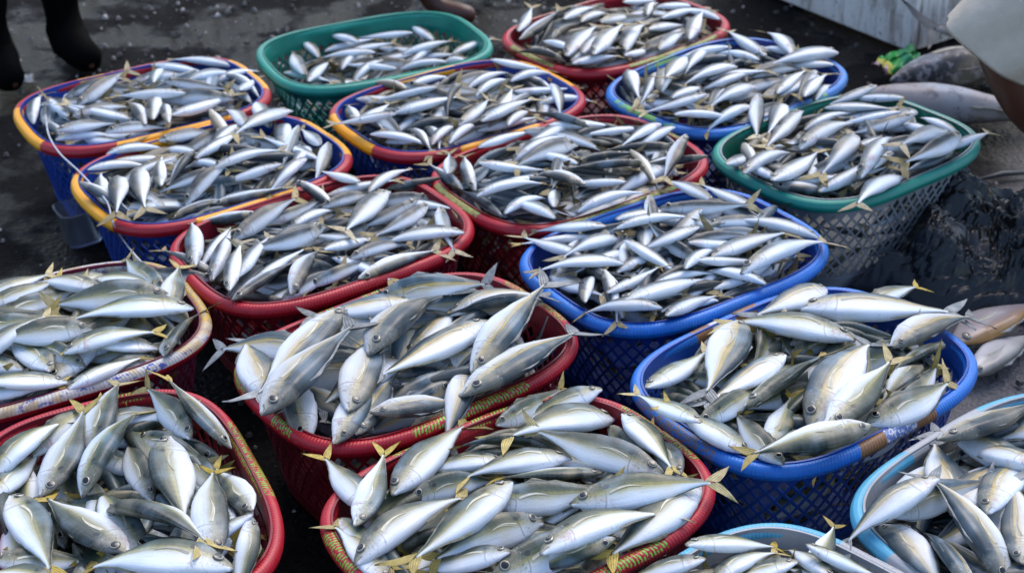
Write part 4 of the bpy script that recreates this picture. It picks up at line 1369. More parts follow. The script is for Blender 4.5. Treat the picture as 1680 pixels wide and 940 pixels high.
HEAP = '''
14 -442 1909 248 -470 1740 241 60 172 s 7
14 -662 1718 285 -809 1794 235 90 172 s 0
14 -406 1730 252 -573 1765 230 90 172 s 7
15 -278 1886 253 -177 1747 254 -80 172 s 1
15 33 1878 239 167 1987 247 -80 172 s 5
11 -828 2628 262 -661 2586 269 -88 172 s 8
11 -953 2235 255 -776 2271 255 -88 180 s 1
11 -1004 2445 272 -839 2492 272 -45 172 s 1
11 -868 2313 261 -1029 2374 246 80 172 s 3
17 797 1844 261 723 1658 258 -88 200 m 8
16 418 1718 251 485 1845 258 90 144 s 6
16 442 1743 252 332 1650 252 80 144 s 0
16 255 1736 263 147 1641 254 88 144 s 1
16 483 1668 270 375 1761 247 88 144 s 0
7 -489 2854 241 -645 2927 246 70 172 b 6
7 -587 2673 242 -722 2779 247 -80 172 b 8
7 -619 2705 244 -573 2875 250 -108 176 b 1
7 -555 2607 230 -460 2750 237 -40 172 b 8
7 -444 2565 244 -318 2682 252 -40 172 b 7
7 -356 2721 248 -219 2616 243 -90 172 b 2
7 -249 2986 230 -100 2902 252 -90 172 b 7
7 -398 3008 240 -229 3023 269 -98 172 b 2
8 -100 2994 249 -187 3142 250 -98 172 b 4
8 -17 2860 260 -117 3013 249 -30 182 b 7
8 147 3017 303 26 3135 268 98 172 b 3
8 372 3145 246 263 3015 275 98 172 b 4
8 308 3271 260 143 3222 266 98 172 b 7
8 88 3229 296 266 3304 251 -90 198 b 7
9 232 2697 263 107 2580 271 93 172 b 8
9 202 2596 268 327 2715 269 -80 172 b 1
9 210 2447 252 175 2614 277 80 172 b 4
9 249 2545 266 410 2605 262 -98 172 b 5
9 532 2820 257 366 2776 271 88 172 b 8
9 489 2742 283 574 2926 239 50 208 b 1
9 382 2550 248 531 2635 265 -90 172 b 9
10 676 3278 252 827 3361 255 -88 172 b 8
10 528 3187 255 533 3016 271 80 172 b 9
10 604 2976 264 775 2995 265 -90 172 b 4
10 979 3106 257 840 3005 259 -98 172 b 4
10 985 3149 250 1118 3258 240 -90 172 b 1
10 971 3360 255 844 3243 261 70 172 b 5
5 301 3442 244 275 3624 230 -60 184 b 9
5 752 3541 281 679 3385 272 60 172 b 4
5 726 3427 259 815 3572 234 -98 172 b 8
5 324 3425 259 450 3314 296 -60 172 b 6
5 488 3523 275 656 3559 278 -90 172 b 7
4 -236 3329 255 -166 3172 257 88 172 b 0
4 -190 3347 250 -150 3180 253 88 172 b 8
4 -75 3287 258 85 3349 263 -80 172 b 6
4 -372 3519 240 -217 3450 270 -88 172 b 9
4 -177 3549 263 -57 3671 256 50 172 b 8
4 14 3518 251 181 3559 240 -98 172 b 4
6 -895 3187 245 -728 3227 240 -88 172 b 9
6 -723 2949 247 -869 3039 266 80 172 b 6
6 -857 2934 268 -914 3135 253 -90 209 b 7
6 -790 3277 235 -674 3156 274 -88 172 b 7
6 -719 3161 256 -594 3046 288 -88 172 b 5
6 -513 3181 279 -525 3434 231 -80 258 b 8
6 -424 3150 258 -572 3234 282 90 172 b 9
1 -1093 3376 251 -1135 3563 251 -40 192 b 9
1 -1083 3497 256 -969 3369 269 -88 172 b 0
1 -1007 3339 232 -846 3281 248 -80 172 b 4
1 -741 3623 259 -619 3742 238 -90 172 b 5
2 -444 3922 205 -288 3995 205 -80 172 b 6
2 -582 3801 205 -433 3715 205 -88 172 b 2
2 -403 3743 205 -317 3892 205 -88 172 b 5
2 -287 3822 205 -116 3843 205 -88 172 b 5
2 -254 3837 206 -191 3997 205 -88 172 b 6
2 -492 3945 205 -343 4032 205 -88 172 b 1
2 -146 3854 224 -25 3977 219 -90 172 b 2
2 -162 3864 205 -78 3719 244 -88 172 b 3
14 -398 1859 282 -547 1796 226 108 172 s 4
7 -309 2968 272 -209 3113 255 -98 177 b 3
7 -491 2723 273 -378 2866 255 -60 182 b 3
7 -376 2711 271 -246 2818 235 -88 172 b 7
8 -126 2992 288 -132 3162 264 88 172 b 9
8 -73 3161 275 80 3249 275 -98 176 b 7
8 -22 2916 299 93 3039 264 -98 172 b 4
8 -85 3078 274 48 3187 265 60 172 b 5
8 375 3241 284 249 3130 248 88 172 b 6
8 355 3263 282 237 3120 282 98 185 b 3
8 270 3109 285 325 2950 250 88 172 b 7
9 212 2756 301 355 2845 266 -88 172 b 1
9 281 2853 305 299 2686 269 -70 172 b 6
9 343 2646 298 506 2689 263 -88 172 b 4
9 320 2560 300 424 2693 265 -98 172 b 8
9 127 2470 284 166 2634 249 -88 172 b 8
10 467 3026 279 559 3166 243 -70 172 b 4
10 561 2956 281 516 3118 246 88 172 b 7
10 940 3395 266 797 3483 231 80 172 b 2
10 1015 3199 265 957 3359 239 98 172 b 3
10 965 3185 273 870 3323 237 98 172 b 8
10 904 3273 286 735 3273 251 90 172 b 2
10 914 3118 296 749 3084 261 50 172 b 5
10 776 2998 289 871 3137 254 -88 172 b 0
5 624 3592 298 517 3722 263 98 172 b 8
5 745 3686 270 631 3810 235 98 172 b 3
5 570 3707 288 403 3687 252 98 172 b 6
5 591 3536 286 436 3470 253 85 172 b 8
5 578 3390 267 439 3295 232 98 172 b 3
5 367 3516 304 305 3359 268 98 172 b 8
5 503 3688 291 421 3520 279 98 187 b 5
5 727 3651 284 686 3881 260 98 235 b 6
5 349 3380 315 429 3622 274 -93 258 b 3
5 816 3614 273 651 3650 237 90 172 b 1
5 690 3375 286 788 3549 274 -98 200 b 7
3 32 3916 253 78 4098 262 -80 188 b 4
3 112 3807 281 206 3950 268 60 172 b 8
3 97 3796 287 221 3682 252 -98 172 b 5
3 158 3688 269 3 3763 266 -45 172 b 0
3 154 3669 278 304 3761 271 -90 177 b 3
3 574 3948 275 474 4083 240 88 172 b 5
3 323 4086 267 447 4201 233 -88 172 b 4
3 413 4083 258 577 4126 232 -88 172 b 7
3 149 3924 287 253 4076 266 -88 185 b 2
3 194 3923 286 296 4056 249 -80 172 b 8
3 253 3890 289 350 4027 254 -60 172 b 6
3 297 3683 271 392 3823 236 -98 172 b 4
3 158 3616 286 297 3715 263 -88 172 b 2
4 -354 3319 271 -392 3491 245 -88 178 b 2
4 -43 3675 273 126 3671 237 -98 172 b 9
4 3 3542 282 132 3651 247 -93 172 b 5
4 -242 3543 263 -370 3652 229 -90 172 b 0
4 -254 3551 264 -123 3674 235 -90 181 b 3
4 70 3448 263 228 3506 230 -88 172 b 0
4 -10 3264 286 69 3413 251 -98 172 b 3
4 -338 3267 297 -273 3425 272 -93 172 b 9
4 -108 3545 259 22 3665 252 -98 177 b 0
6 -939 3124 269 -781 3183 233 -90 172 b 3
6 -922 3009 287 -785 2912 251 88 172 b 7
6 -809 2899 258 -664 2988 229 70 172 b 1
6 -693 3118 286 -601 3270 282 -88 178 b 6
6 -594 3276 289 -678 3435 267 88 181 b 6
6 -701 3364 290 -617 3219 253 80 172 b 4
6 -557 3307 278 -621 3535 246 98 239 b 8
6 -422 3201 267 -491 3357 243 80 172 b 4
1 -1053 3299 264 -896 3360 230 -70 172 b 3
1 -1137 3399 256 -1154 3592 255 -90 193 b 8
1 -1043 3391 276 -1129 3539 263 93 172 b 3
1 -1087 3506 269 -929 3590 295 -45 180 b 8
1 -795 3357 268 -687 3487 231 50 172 b 4
1 -909 3718 269 -741 3714 234 -85 172 b 1
1 -885 3596 274 -875 3764 239 -88 172 b 8
1 -796 3597 280 -665 3704 244 -70 172 b 8
1 -705 3660 269 -593 3534 234 90 172 b 8
1 -652 3515 272 -635 3683 237 -88 172 b 4
2 -395 3916 242 -500 4048 207 93 172 b 8
2 -199 3983 216 -280 4135 203 93 173 b 3
2 -441 3805 212 -373 3963 204 -93 172 b 3
2 -496 3886 217 -574 4038 201 98 172 b 0
2 -514 3697 219 -461 3877 207 -88 187 b 2
2 -345 3874 229 -514 3888 205 88 172 b 3
7 -513 2601 251 -403 2744 262 -103 181 b 7
8 -17 2806 301 93 2934 265 -98 172 b 0
8 92 2773 304 -15 2903 268 90 172 b 0
8 88 2829 291 103 2996 256 98 172 b 7
8 249 2948 283 96 3019 247 98 172 b 4
8 430 3029 299 265 3063 264 -55 172 b 4
5 440 3618 288 362 3376 333 93 258 b 9
5 383 3348 305 482 3484 271 -88 172 b 6
5 632 3405 283 740 3556 283 -85 185 b 7
5 380 3281 294 546 3311 260 -103 172 b 1
3 39 3850 255 158 4003 288 85 197 b 9
3 181 3656 296 299 3884 272 -98 258 b 2
3 371 3877 271 498 3988 236 -80 172 b 2
3 414 3974 264 556 4088 248 -93 183 b 2
3 385 3739 270 484 3915 250 -70 204 b 2
3 375 4011 265 433 4176 238 -98 177 b 8
4 -83 3456 280 17 3595 262 -98 172 b 0
4 -28 3315 284 17 3509 270 -85 199 b 4
4 114 3529 276 128 3362 241 -98 172 b 3
4 -180 3202 273 -111 3357 245 -98 172 b 5
4 -140 3179 286 -55 3327 263 -98 172 b 5
6 -754 3003 273 -779 3173 272 -90 172 b 7
6 -704 3172 286 -747 3009 250 -60 172 b 8
6 -480 3262 290 -504 3095 254 -93 172 b 4
1 -1025 3372 288 -891 3485 255 -55 178 b 0
1 -842 3331 277 -928 3504 265 -90 193 b 1
1 -834 3335 283 -850 3547 277 -90 213 b 7
1 -791 3319 289 -829 3484 264 -90 172 b 0
2 -285 3787 211 -448 3842 205 98 172 b 7
2 -256 4057 205 -425 4025 205 88 172 b 9
2 -277 3872 221 -131 3981 214 -93 183 b 1
2 -522 3713 232 -582 3962 203 88 258 b 2
7 -317 2992 275 -429 3121 245 98 173 b 4
3 467 3797 270 538 4016 273 -93 230 b 2
1 -930 3330 194 -908 3525 194 -43 196 b 7
1 -649 3564 190 -822 3523 190 17 177 b 6
1 -829 3383 199 -680 3512 199 20 197 b 3
1 -793 3417 208 -986 3326 197 -16 213 b 9
1 -634 3548 183 -732 3424 183 18 158 b 0
1 -640 3524 190 -826 3499 209 63 187 b 5
1 -1093 3382 171 -922 3490 231 -72 202 b 3
1 -1035 3349 184 -849 3395 213 17 192 b 7
1 -1094 3371 185 -1089 3563 205 -86 192 b 9
1 -857 3380 223 -1023 3302 195 -30 183 b 5
1 -947 3300 219 -1114 3424 167 73 208 b 3
1 -643 3511 192 -785 3386 192 -76 189 b 2
1 -637 3559 193 -711 3711 193 -46 169 b 8
1 -757 3407 195 -929 3311 185 -19 198 b 4
1 -973 3562 210 -1114 3402 210 -19 213 b 2
1 -1030 3307 196 -1132 3433 196 -88 162 b 8
1 -1009 3490 209 -1006 3298 209 -76 191 b 4
1 -941 3435 221 -758 3543 221 90 212 b 0
1 -1012 3302 211 -1078 3469 193 -49 180 b 4
1 -874 3437 232 -791 3612 241 -14 193 b 5
1 -1046 3425 218 -860 3338 218 67 205 b 5
1 -649 3525 198 -718 3700 207 -11 188 b 2
1 -1113 3532 198 -1083 3360 207 -59 175 b 5
1 -656 3492 192 -809 3456 231 15 157 b 0
1 -888 3605 241 -1073 3578 203 13 187 b 9
1 -1034 3418 229 -1102 3577 203 -19 173 b 5
1 -953 3435 229 -943 3629 229 77 194 b 4
1 -819 3370 227 -985 3436 209 -44 178 b 8
1 -711 3511 215 -899 3499 252 49 189 b 6
1 -877 3711 231 -1034 3586 231 -11 201 b 4
1 -667 3469 210 -834 3355 210 -22 203 b 4
1 -1014 3343 217 -1120 3471 200 61 166 b 5
1 -688 3562 224 -888 3495 245 -11 211 b 6
1 -923 3601 244 -787 3743 214 88 197 b 6
1 -912 3620 257 -1086 3544 210 31 190 b 7
1 -869 3364 231 -750 3477 206 -21 164 b 4
1 -738 3666 207 -685 3512 231 -43 163 b 1
1 -643 3526 223 -818 3410 223 42 210 b 3
1 -1089 3470 231 -918 3490 231 38 172 b 8
1 -744 3409 217 -897 3320 235 67 177 b 3
1 -1068 3392 233 -866 3417 233 -19 203 b 1
1 -863 3374 234 -1074 3349 223 25 213 b 5
1 -946 3493 233 -1050 3332 252 67 191 b 0
1 -635 3581 212 -719 3719 212 -50 161 b 8
1 -664 3623 213 -804 3706 213 20 163 b 6
1 -691 3638 213 -678 3476 230 30 162 b 9
1 -856 3472 228 -683 3458 228 60 173 b 2
1 -958 3514 233 -1137 3523 215 -18 180 b 8
1 -854 3473 233 -1039 3389 253 -38 203 b 6
1 -1129 3435 214 -1081 3602 197 86 174 b 3
1 -981 3545 244 -1062 3347 244 -22 214 b 8
1 -712 3677 222 -903 3623 232 -32 199 b 2
1 -1133 3450 209 -971 3352 277 11 190 b 7
1 -991 3518 248 -874 3666 258 -12 189 b 6
1 -745 3459 232 -936 3383 222 69 205 b 3
1 -936 3454 241 -831 3595 241 40 176 b 2
1 -807 3745 233 -686 3596 233 -39 192 b 2
1 -923 3499 246 -826 3670 226 -81 197 b 1
1 -1149 3503 216 -998 3650 216 91 211 b 2
1 -1075 3622 228 -909 3724 228 54 195 b 9
1 -699 3441 223 -877 3394 232 -34 184 b 4
1 -1093 3383 243 -1057 3578 233 -61 198 b 0
1 -824 3546 246 -732 3679 230 -33 161 b 1
1 -745 3544 251 -864 3667 251 42 171 b 0
1 -918 3717 231 -733 3687 241 -57 187 b 7
1 -1079 3621 222 -921 3585 262 -65 162 b 7
1 -947 3452 255 -1064 3585 255 71 177 b 7
1 -808 3457 238 -665 3557 221 65 175 b 9
1 -892 3370 254 -895 3569 254 33 199 b 4
1 -694 3646 231 -838 3537 276 -33 181 b 0
1 -1038 3420 258 -827 3386 258 -40 214 b 4
1 -960 3311 231 -809 3372 223 -58 163 b 7
1 -897 3396 267 -786 3536 231 28 178 b 4
1 -796 3596 244 -951 3503 254 89 181 b 8
1 -1137 3558 243 -1028 3383 254 -54 206 b 0
1 -1044 3318 222 -887 3346 230 27 160 b 8
1 -936 3523 268 -1076 3610 227 44 164 b 5
1 -961 3659 247 -770 3714 237 -66 199 b 8
1 -1035 3329 243 -1135 3456 243 -86 161 b 5
1 -1135 3491 257 -967 3527 257 -51 171 b 9
1 -1050 3581 269 -857 3527 269 -31 200 b 9
1 -934 3528 279 -833 3665 211 77 170 b 1
1 -800 3478 247 -646 3509 224 -41 157 b 6
1 -1070 3629 232 -1076 3444 279 -88 185 b 4
1 -799 3434 253 -653 3587 242 -78 211 b 6
1 -783 3680 258 -895 3549 258 11 173 b 2
1 -740 3688 256 -727 3494 256 -82 194 b 7
1 -632 3521 245 -738 3697 235 -74 206 b 8
1 -842 3357 241 -1045 3329 231 70 204 b 4
2 -488 3733 116 -277 3758 180 34 213 b 0
2 -352 3727 122 -515 3669 114 -38 173 b 3
2 -164 3922 148 -201 3712 105 30 213 b 1
2 -492 3674 127 -284 3690 117 -12 208 b 1
2 -412 3840 137 -553 3684 137 33 211 b 1
2 -543 3745 142 -380 3640 132 91 194 b 6
2 -468 3915 141 -592 3815 101 46 158 b 7
2 -564 3883 117 -527 3677 159 -24 210 b 2
2 -463 3618 118 -299 3662 118 52 170 b 5
2 -416 3789 151 -268 3941 151 70 213 b 3
2 -287 3734 147 -177 3885 147 -37 187 b 2
2 -166 3859 149 -366 3862 149 -37 200 b 2
2 -602 3802 126 -534 3654 126 67 163 b 1
2 -577 3792 144 -493 3928 136 39 160 b 9
2 -523 3848 145 -315 3855 156 -41 208 b 6
2 -459 3931 138 -277 3869 166 -53 192 b 3
2 -389 3627 124 -238 3702 150 -39 168 b 0
2 -484 3646 126 -326 3664 142 12 159 b 0
2 -122 3908 153 -304 3965 134 -52 191 b 9
2 -353 3758 148 -530 3817 157 19 186 b 0
2 -496 3638 152 -592 3777 152 75 169 b 6
2 -559 3766 151 -355 3723 151 -22 208 b 3
2 -286 3943 150 -119 3851 141 61 191 b 5
2 -103 3781 138 -141 3992 159 83 214 b 7
2 -137 3905 161 -267 4050 132 -74 194 b 0
2 -327 3784 135 -186 3900 171 -19 182 b 5
2 -406 3785 161 -243 3770 153 -14 163 b 5
2 -429 3977 170 -257 3951 135 58 174 b 6
2 -525 3668 158 -343 3736 129 31 194 b 2
2 -347 4018 167 -172 3935 119 -39 193 b 0
2 -527 3652 152 -326 3652 142 20 201 b 9
2 -189 3887 152 -396 3899 163 -29 207 b 4
2 -362 3817 167 -512 3721 167 30 178 b 4
2 -475 3832 164 -359 3973 164 -31 183 b 6
2 -583 3894 152 -559 3705 143 -81 190 b 1
2 -402 3934 164 -585 3872 154 37 193 b 0
2 -373 3808 148 -196 3818 165 83 177 b 9
2 -107 3866 167 -203 4054 167 14 211 b 2
2 -219 3717 161 -178 3908 161 -90 195 b 2
2 -398 3864 178 -596 3859 168 -54 199 b 9
2 -431 3634 164 -279 3702 130 9 166 b 2
2 -543 3802 164 -346 3839 154 -83 201 b 0
2 -464 3650 163 -299 3741 144 52 189 b 8
2 -148 3939 176 -166 3737 145 -20 203 b 3
2 -413 3796 180 -487 3642 146 -81 171 b 9
2 -180 4039 156 -383 4002 167 39 206 b 3
2 -517 3649 156 -500 3816 164 -65 168 b 3
2 -289 3751 172 -174 3925 162 14 208 b 2
2 -289 3896 163 -481 3842 193 -22 199 b 1
2 -523 3765 175 -338 3673 175 45 206 b 2
2 -256 4060 178 -372 3892 157 -63 205 b 8
2 -293 3679 137 -453 3703 219 16 162 b 2
2 -356 3772 163 -244 3947 163 63 208 b 9
2 -558 3699 169 -610 3846 130 -53 156 b 3
2 -410 3711 171 -255 3818 171 -10 189 b 5
2 -305 4047 153 -495 3967 153 -60 206 b 7
2 -136 3940 180 -292 3981 148 -89 162 b 7
2 -369 3641 175 -251 3788 165 71 188 b 3
2 -411 3820 172 -602 3823 172 37 191 b 1
2 -505 3847 181 -421 3672 191 24 195 b 4
2 -251 3984 176 -422 3903 166 70 189 b 4
2 -494 3653 179 -586 3827 140 -47 196 b 1
2 -104 3915 184 -142 3742 140 22 177 b 5
2 -439 3913 180 -596 3879 156 -9 160 b 5
2 -220 4053 158 -131 3862 200 64 210 b 3
2 -311 3771 175 -239 3924 158 -33 169 b 2
2 -397 3721 186 -243 3781 170 79 165 b 0
2 -554 3710 165 -526 3910 186 58 202 b 7
2 -281 3722 168 -94 3799 168 -71 202 b 7
2 -431 3997 176 -556 3899 152 -57 159 b 0
2 -537 3679 175 -609 3823 167 13 162 b 5
2 -387 3630 176 -193 3716 197 31 212 b 3
2 -156 3976 208 -211 3805 145 -58 180 b 8
2 -286 3952 165 -102 3879 214 -85 198 b 6
2 -335 3869 168 -464 3765 151 73 166 b 2
2 -473 3972 171 -609 3826 171 -86 200 b 3
2 -384 3757 191 -539 3682 191 89 172 b 7
2 -344 3987 163 -466 3828 183 -88 200 b 6
2 -358 4000 172 -507 3915 163 73 172 b 0
2 -431 3999 166 -267 4060 166 28 175 b 2
2 -325 3890 175 -394 3747 167 9 159 b 2
2 -351 4002 183 -167 3986 173 -74 185 b 9
2 -95 3883 189 -229 3743 160 -65 194 b 7
2 -248 3929 174 -447 3882 174 40 205 b 1
2 -443 3969 182 -500 3818 182 8 161 b 4
3 242 3878 198 421 3954 198 -78 194 b 5
3 197 3714 192 369 3812 192 -38 198 b 1
3 48 3846 177 228 3871 213 -42 182 b 4
3 136 3721 175 289 3847 215 -88 199 b 0
3 99 3774 174 274 3863 243 -16 197 b 2
3 188 3983 209 57 3858 209 22 181 b 8
3 43 3878 177 169 4036 207 -71 202 b 7
3 301 3737 187 451 3827 187 24 174 b 2
3 143 3716 180 56 3853 180 42 163 b 1
3 300 3846 222 214 3706 189 11 164 b 3
3 228 3774 212 47 3850 212 60 195 b 9
3 512 3881 207 332 3773 197 12 210 b 9
3 382 3902 230 302 3731 173 -47 189 b 6
3 399 3781 203 218 3700 193 -48 198 b 2
3 473 3842 220 541 3992 179 -21 164 b 0
3 540 3938 197 459 4117 197 50 196 b 8
3 217 3818 241 357 3915 241 -19 170 b 7
3 331 3746 210 125 3734 210 -12 206 b 3
3 66 3889 221 160 3707 221 -42 205 b 5
3 109 3763 234 220 3943 202 -50 211 b 4
3 526 4010 210 439 3828 190 71 202 b 3
3 516 3943 210 377 4020 210 -35 159 b 1
3 399 4091 207 546 3999 198 -91 173 b 8
3 350 3874 241 275 3730 183 28 163 b 5
3 133 4021 245 131 3810 235 73 211 b 3
3 101 3867 240 189 3705 240 26 185 b 7
3 286 3996 232 489 4000 201 82 203 b 8
3 492 3861 227 331 3733 197 -48 206 b 8
3 427 3921 223 274 3880 246 -74 158 b 8
3 41 3917 179 172 4032 278 -12 174 b 5
3 354 3834 232 230 3723 207 -45 166 b 6
3 124 4007 285 312 4080 198 52 203 b 4
3 198 3703 222 274 3841 222 48 157 b 6
3 141 3997 269 69 3815 220 19 196 b 0
3 333 3843 234 515 3892 205 -20 189 b 0
3 453 4138 215 546 4004 199 30 164 b 5
3 294 3878 283 144 3765 208 48 188 b 6
3 164 3875 228 201 3700 237 40 178 b 3
3 366 3782 227 477 3951 237 -74 202 b 6
3 415 3937 234 258 3898 234 -71 161 b 7
3 275 3703 219 451 3821 219 -46 211 b 5
3 450 3835 231 545 3989 195 -80 181 b 1
3 240 3967 243 409 4087 211 -53 208 b 5
3 452 4001 230 339 3868 239 91 175 b 3
3 267 3781 228 373 3939 238 30 191 b 8
3 405 3934 253 526 4037 190 57 159 b 7
3 388 3879 231 518 3994 231 -82 174 b 5
3 111 3982 286 301 4007 200 45 192 b 6
3 276 4000 247 228 3840 247 41 167 b 7
3 334 3787 237 154 3790 237 -19 180 b 9
3 104 3876 244 307 3869 244 69 203 b 9
3 86 3979 220 72 3808 237 24 171 b 8
3 353 3846 245 302 4015 236 32 176 b 9
3 406 3985 235 373 4166 217 -9 183 b 7
3 483 3854 223 481 4030 241 57 176 b 9
3 287 3997 241 452 4098 232 -87 193 b 9
3 247 3827 262 427 3831 226 86 180 b 6
3 124 3850 255 236 3689 225 -83 197 b 8
3 56 3841 244 172 3694 244 85 187 b 2
3 245 4047 230 377 4150 238 61 168 b 8
3 549 3955 237 426 4129 216 20 212 b 6
3 272 4130 249 103 4003 207 -21 212 b 6
3 270 4065 250 447 4119 213 15 186 b 7
3 292 3735 218 421 3872 246 32 189 b 0
3 173 4050 268 352 4011 231 30 183 b 6
3 188 3713 232 332 3812 249 -15 175 b 4
3 404 4019 240 296 3888 248 -38 170 b 9
3 365 4056 244 530 3993 227 78 176 b 8
3 112 3839 257 281 3945 257 -28 200 b 1
3 242 3687 268 87 3781 268 -72 181 b 7
3 253 3896 250 114 3761 250 -68 193 b 1
3 339 3737 236 472 3840 219 18 168 b 9
3 538 4006 245 467 3834 236 28 186 b 4
3 339 4141 235 510 4015 235 -73 213 b 6
3 371 3980 248 372 3819 232 -26 162 b 0
3 223 3721 223 377 3792 240 -35 169 b 4
3 131 3799 252 329 3762 242 84 202 b 7
3 187 3893 249 257 4059 258 19 180 b 4
3 165 4014 283 306 4120 208 26 177 b 9
3 323 3910 261 219 4060 252 -18 182 b 3
3 443 4080 241 287 4037 241 77 161 b 5
3 183 3806 271 321 3955 241 -60 203 b 5
3 363 3827 244 542 3931 244 -40 207 b 9
3 356 4052 236 187 4044 270 -50 169 b 7
3 325 3864 254 469 3939 230 64 163 b 3
3 108 3932 267 292 3993 257 -13 193 b 8
3 274 3812 259 373 3981 250 -53 196 b 5
3 501 3883 263 470 4080 223 -18 200 b 5
3 261 3943 269 419 4048 241 -25 189 b 6
3 347 3920 256 497 4071 234 59 213 b 7
4 -123 3475 217 -323 3454 177 -21 202 b 4
4 -99 3381 198 -237 3264 189 11 182 b 4
4 -141 3328 193 53 3372 183 61 199 b 6
4 -353 3408 186 -192 3432 194 10 163 b 1
4 -69 3397 208 -193 3246 189 -52 195 b 2
4 -106 3569 217 -247 3414 217 16 210 b 1
4 -309 3314 174 -121 3347 222 57 191 b 0
4 -203 3508 219 -371 3436 164 -35 183 b 2
4 -312 3289 174 -335 3463 191 79 176 b 0
4 -7 3341 187 -196 3242 187 -57 213 b 6
4 -315 3531 184 -364 3371 192 51 167 b 7
4 -88 3276 198 -271 3259 189 30 184 b 2
4 -333 3344 191 -182 3256 191 -71 174 b 8
4 -32 3323 198 129 3447 177 -31 204 b 4
4 -252 3272 212 -315 3430 169 -20 170 b 5
4 -68 3310 215 -217 3393 215 18 171 b 0
4 -246 3286 203 -248 3457 194 -24 172 b 2
4 -314 3307 196 -258 3452 196 -36 156 b 3
4 -127 3403 230 -60 3606 198 17 214 b 6
4 -367 3419 201 -241 3572 181 -75 199 b 9
4 30 3570 210 98 3413 201 -20 171 b 2
4 44 3433 248 -154 3391 177 -49 202 b 4
4 -119 3436 239 44 3565 208 18 208 b 7
4 -162 3248 205 -281 3379 205 46 177 b 0
4 -370 3439 205 -158 3438 205 -62 211 b 0
4 -117 3247 209 -239 3387 209 22 186 b 6
4 -20 3362 210 -171 3429 210 72 166 b 8
4 76 3386 205 40 3587 226 -55 205 b 0
4 67 3368 191 -63 3282 191 -56 156 b 6
4 -238 3292 227 -358 3470 205 -25 214 b 6
4 101 3564 190 80 3384 208 74 181 b 4
4 -65 3658 221 107 3540 200 -11 209 b 9
4 -175 3324 222 -323 3459 232 -25 201 b 6
4 -118 3442 237 91 3448 237 -38 209 b 0
4 -311 3361 254 -187 3529 202 -32 209 b 7
4 -117 3246 213 23 3351 187 -89 175 b 0
4 -315 3353 284 -162 3476 186 29 197 b 4
4 -64 3322 187 -221 3248 257 22 174 b 1
4 -12 3380 210 -145 3264 237 9 176 b 1
4 -357 3438 226 -278 3258 276 74 197 b 1
4 131 3447 216 -8 3378 216 76 156 b 0
4 90 3472 205 39 3652 215 22 187 b 8
4 -58 3400 236 -218 3458 236 -44 169 b 2
4 -61 3483 252 27 3617 172 62 160 b 9
4 -193 3433 239 -36 3550 220 -88 196 b 7
4 -284 3289 224 -102 3268 242 61 183 b 0
4 -148 3579 237 35 3619 227 12 187 b 7
4 -163 3565 239 -223 3415 215 20 162 b 0
4 -52 3306 264 108 3421 195 47 197 b 7
4 -193 3518 219 -370 3419 209 91 203 b 9
4 -247 3301 221 -75 3322 221 -48 172 b 6
4 -52 3340 254 -226 3351 202 -10 175 b 8
4 -231 3373 235 -62 3383 209 -48 170 b 8
4 136 3517 197 14 3383 261 60 181 b 8
4 -359 3390 249 -250 3563 188 84 204 b 2
4 -284 3518 201 -90 3571 271 -60 202 b 1
4 80 3596 216 -88 3464 248 -85 213 b 9
4 -57 3352 241 -208 3413 224 69 162 b 3
4 -48 3625 240 -58 3462 240 53 163 b 0
4 -21 3602 237 -48 3398 247 -78 206 b 8
4 -201 3547 237 -249 3378 237 34 176 b 5
4 -48 3484 266 46 3661 225 -9 200 b 8
4 78 3377 241 93 3582 230 -74 206 b 0
4 -211 3291 233 -105 3423 233 23 169 b 7
4 -189 3573 243 -340 3469 215 27 183 b 3
4 -54 3495 258 -14 3319 240 -21 180 b 6
4 -117 3376 257 -311 3292 225 -24 212 b 5
4 -220 3567 245 -68 3634 211 -32 166 b 8
4 -277 3324 237 -179 3462 237 -84 169 b 5
4 -191 3532 262 -15 3531 236 -51 176 b 2
4 -20 3351 256 -170 3233 228 38 191 b 0
4 -166 3503 230 6 3503 265 -41 172 b 4
4 129 3505 234 25 3654 225 -68 182 b 6
4 -123 3631 228 55 3640 228 73 177 b 7
4 -184 3350 255 -130 3530 227 -81 188 b 2
4 -379 3436 229 -256 3584 219 27 192 b 5
4 -195 3283 234 -40 3387 262 -42 186 b 1
4 -24 3403 253 96 3530 227 61 174 b 1
4 44 3586 236 -35 3419 245 53 184 b 4
4 -289 3257 253 -130 3241 253 -47 160 b 5
4 -167 3561 269 -227 3370 229 -25 200 b 7
4 -202 3356 257 -292 3550 236 16 214 b 2
4 90 3512 240 -34 3682 250 -12 210 b 9
4 -52 3292 280 95 3448 226 -23 214 b 0
4 -32 3651 249 -202 3530 249 43 208 b 4
4 -1 3406 259 79 3572 232 89 183 b 1
4 -123 3528 281 -152 3328 251 -18 203 b 0
4 -63 3468 246 -132 3292 256 -40 188 b 9
4 -347 3496 236 -227 3602 236 22 160 b 0
4 41 3668 235 132 3520 235 92 174 b 2
4 -49 3291 274 97 3396 244 8 180 b 1
4 -310 3372 274 -222 3223 248 -58 173 b 7
4 16 3435 259 -125 3309 259 22 189 b 6
4 17 3341 275 -135 3242 275 -27 182 b 1
4 -352 3494 230 -196 3472 284 65 157 b 3
5 526 3550 217 554 3365 189 -28 187 b 1
5 609 3547 198 497 3420 224 48 169 b 4
5 386 3420 198 488 3563 198 47 175 b 2
5 527 3497 224 376 3362 173 9 203 b 6
5 525 3531 237 320 3530 176 -50 204 b 7
5 545 3424 195 400 3341 186 77 167 b 4
5 760 3581 195 630 3414 195 27 212 b 3
5 509 3340 188 635 3491 208 79 196 b 0
5 590 3407 192 730 3507 209 27 172 b 2
5 482 3318 190 343 3422 190 -22 174 b 0
5 779 3655 188 685 3470 219 -71 208 b 8
5 348 3399 213 507 3538 213 9 211 b 8
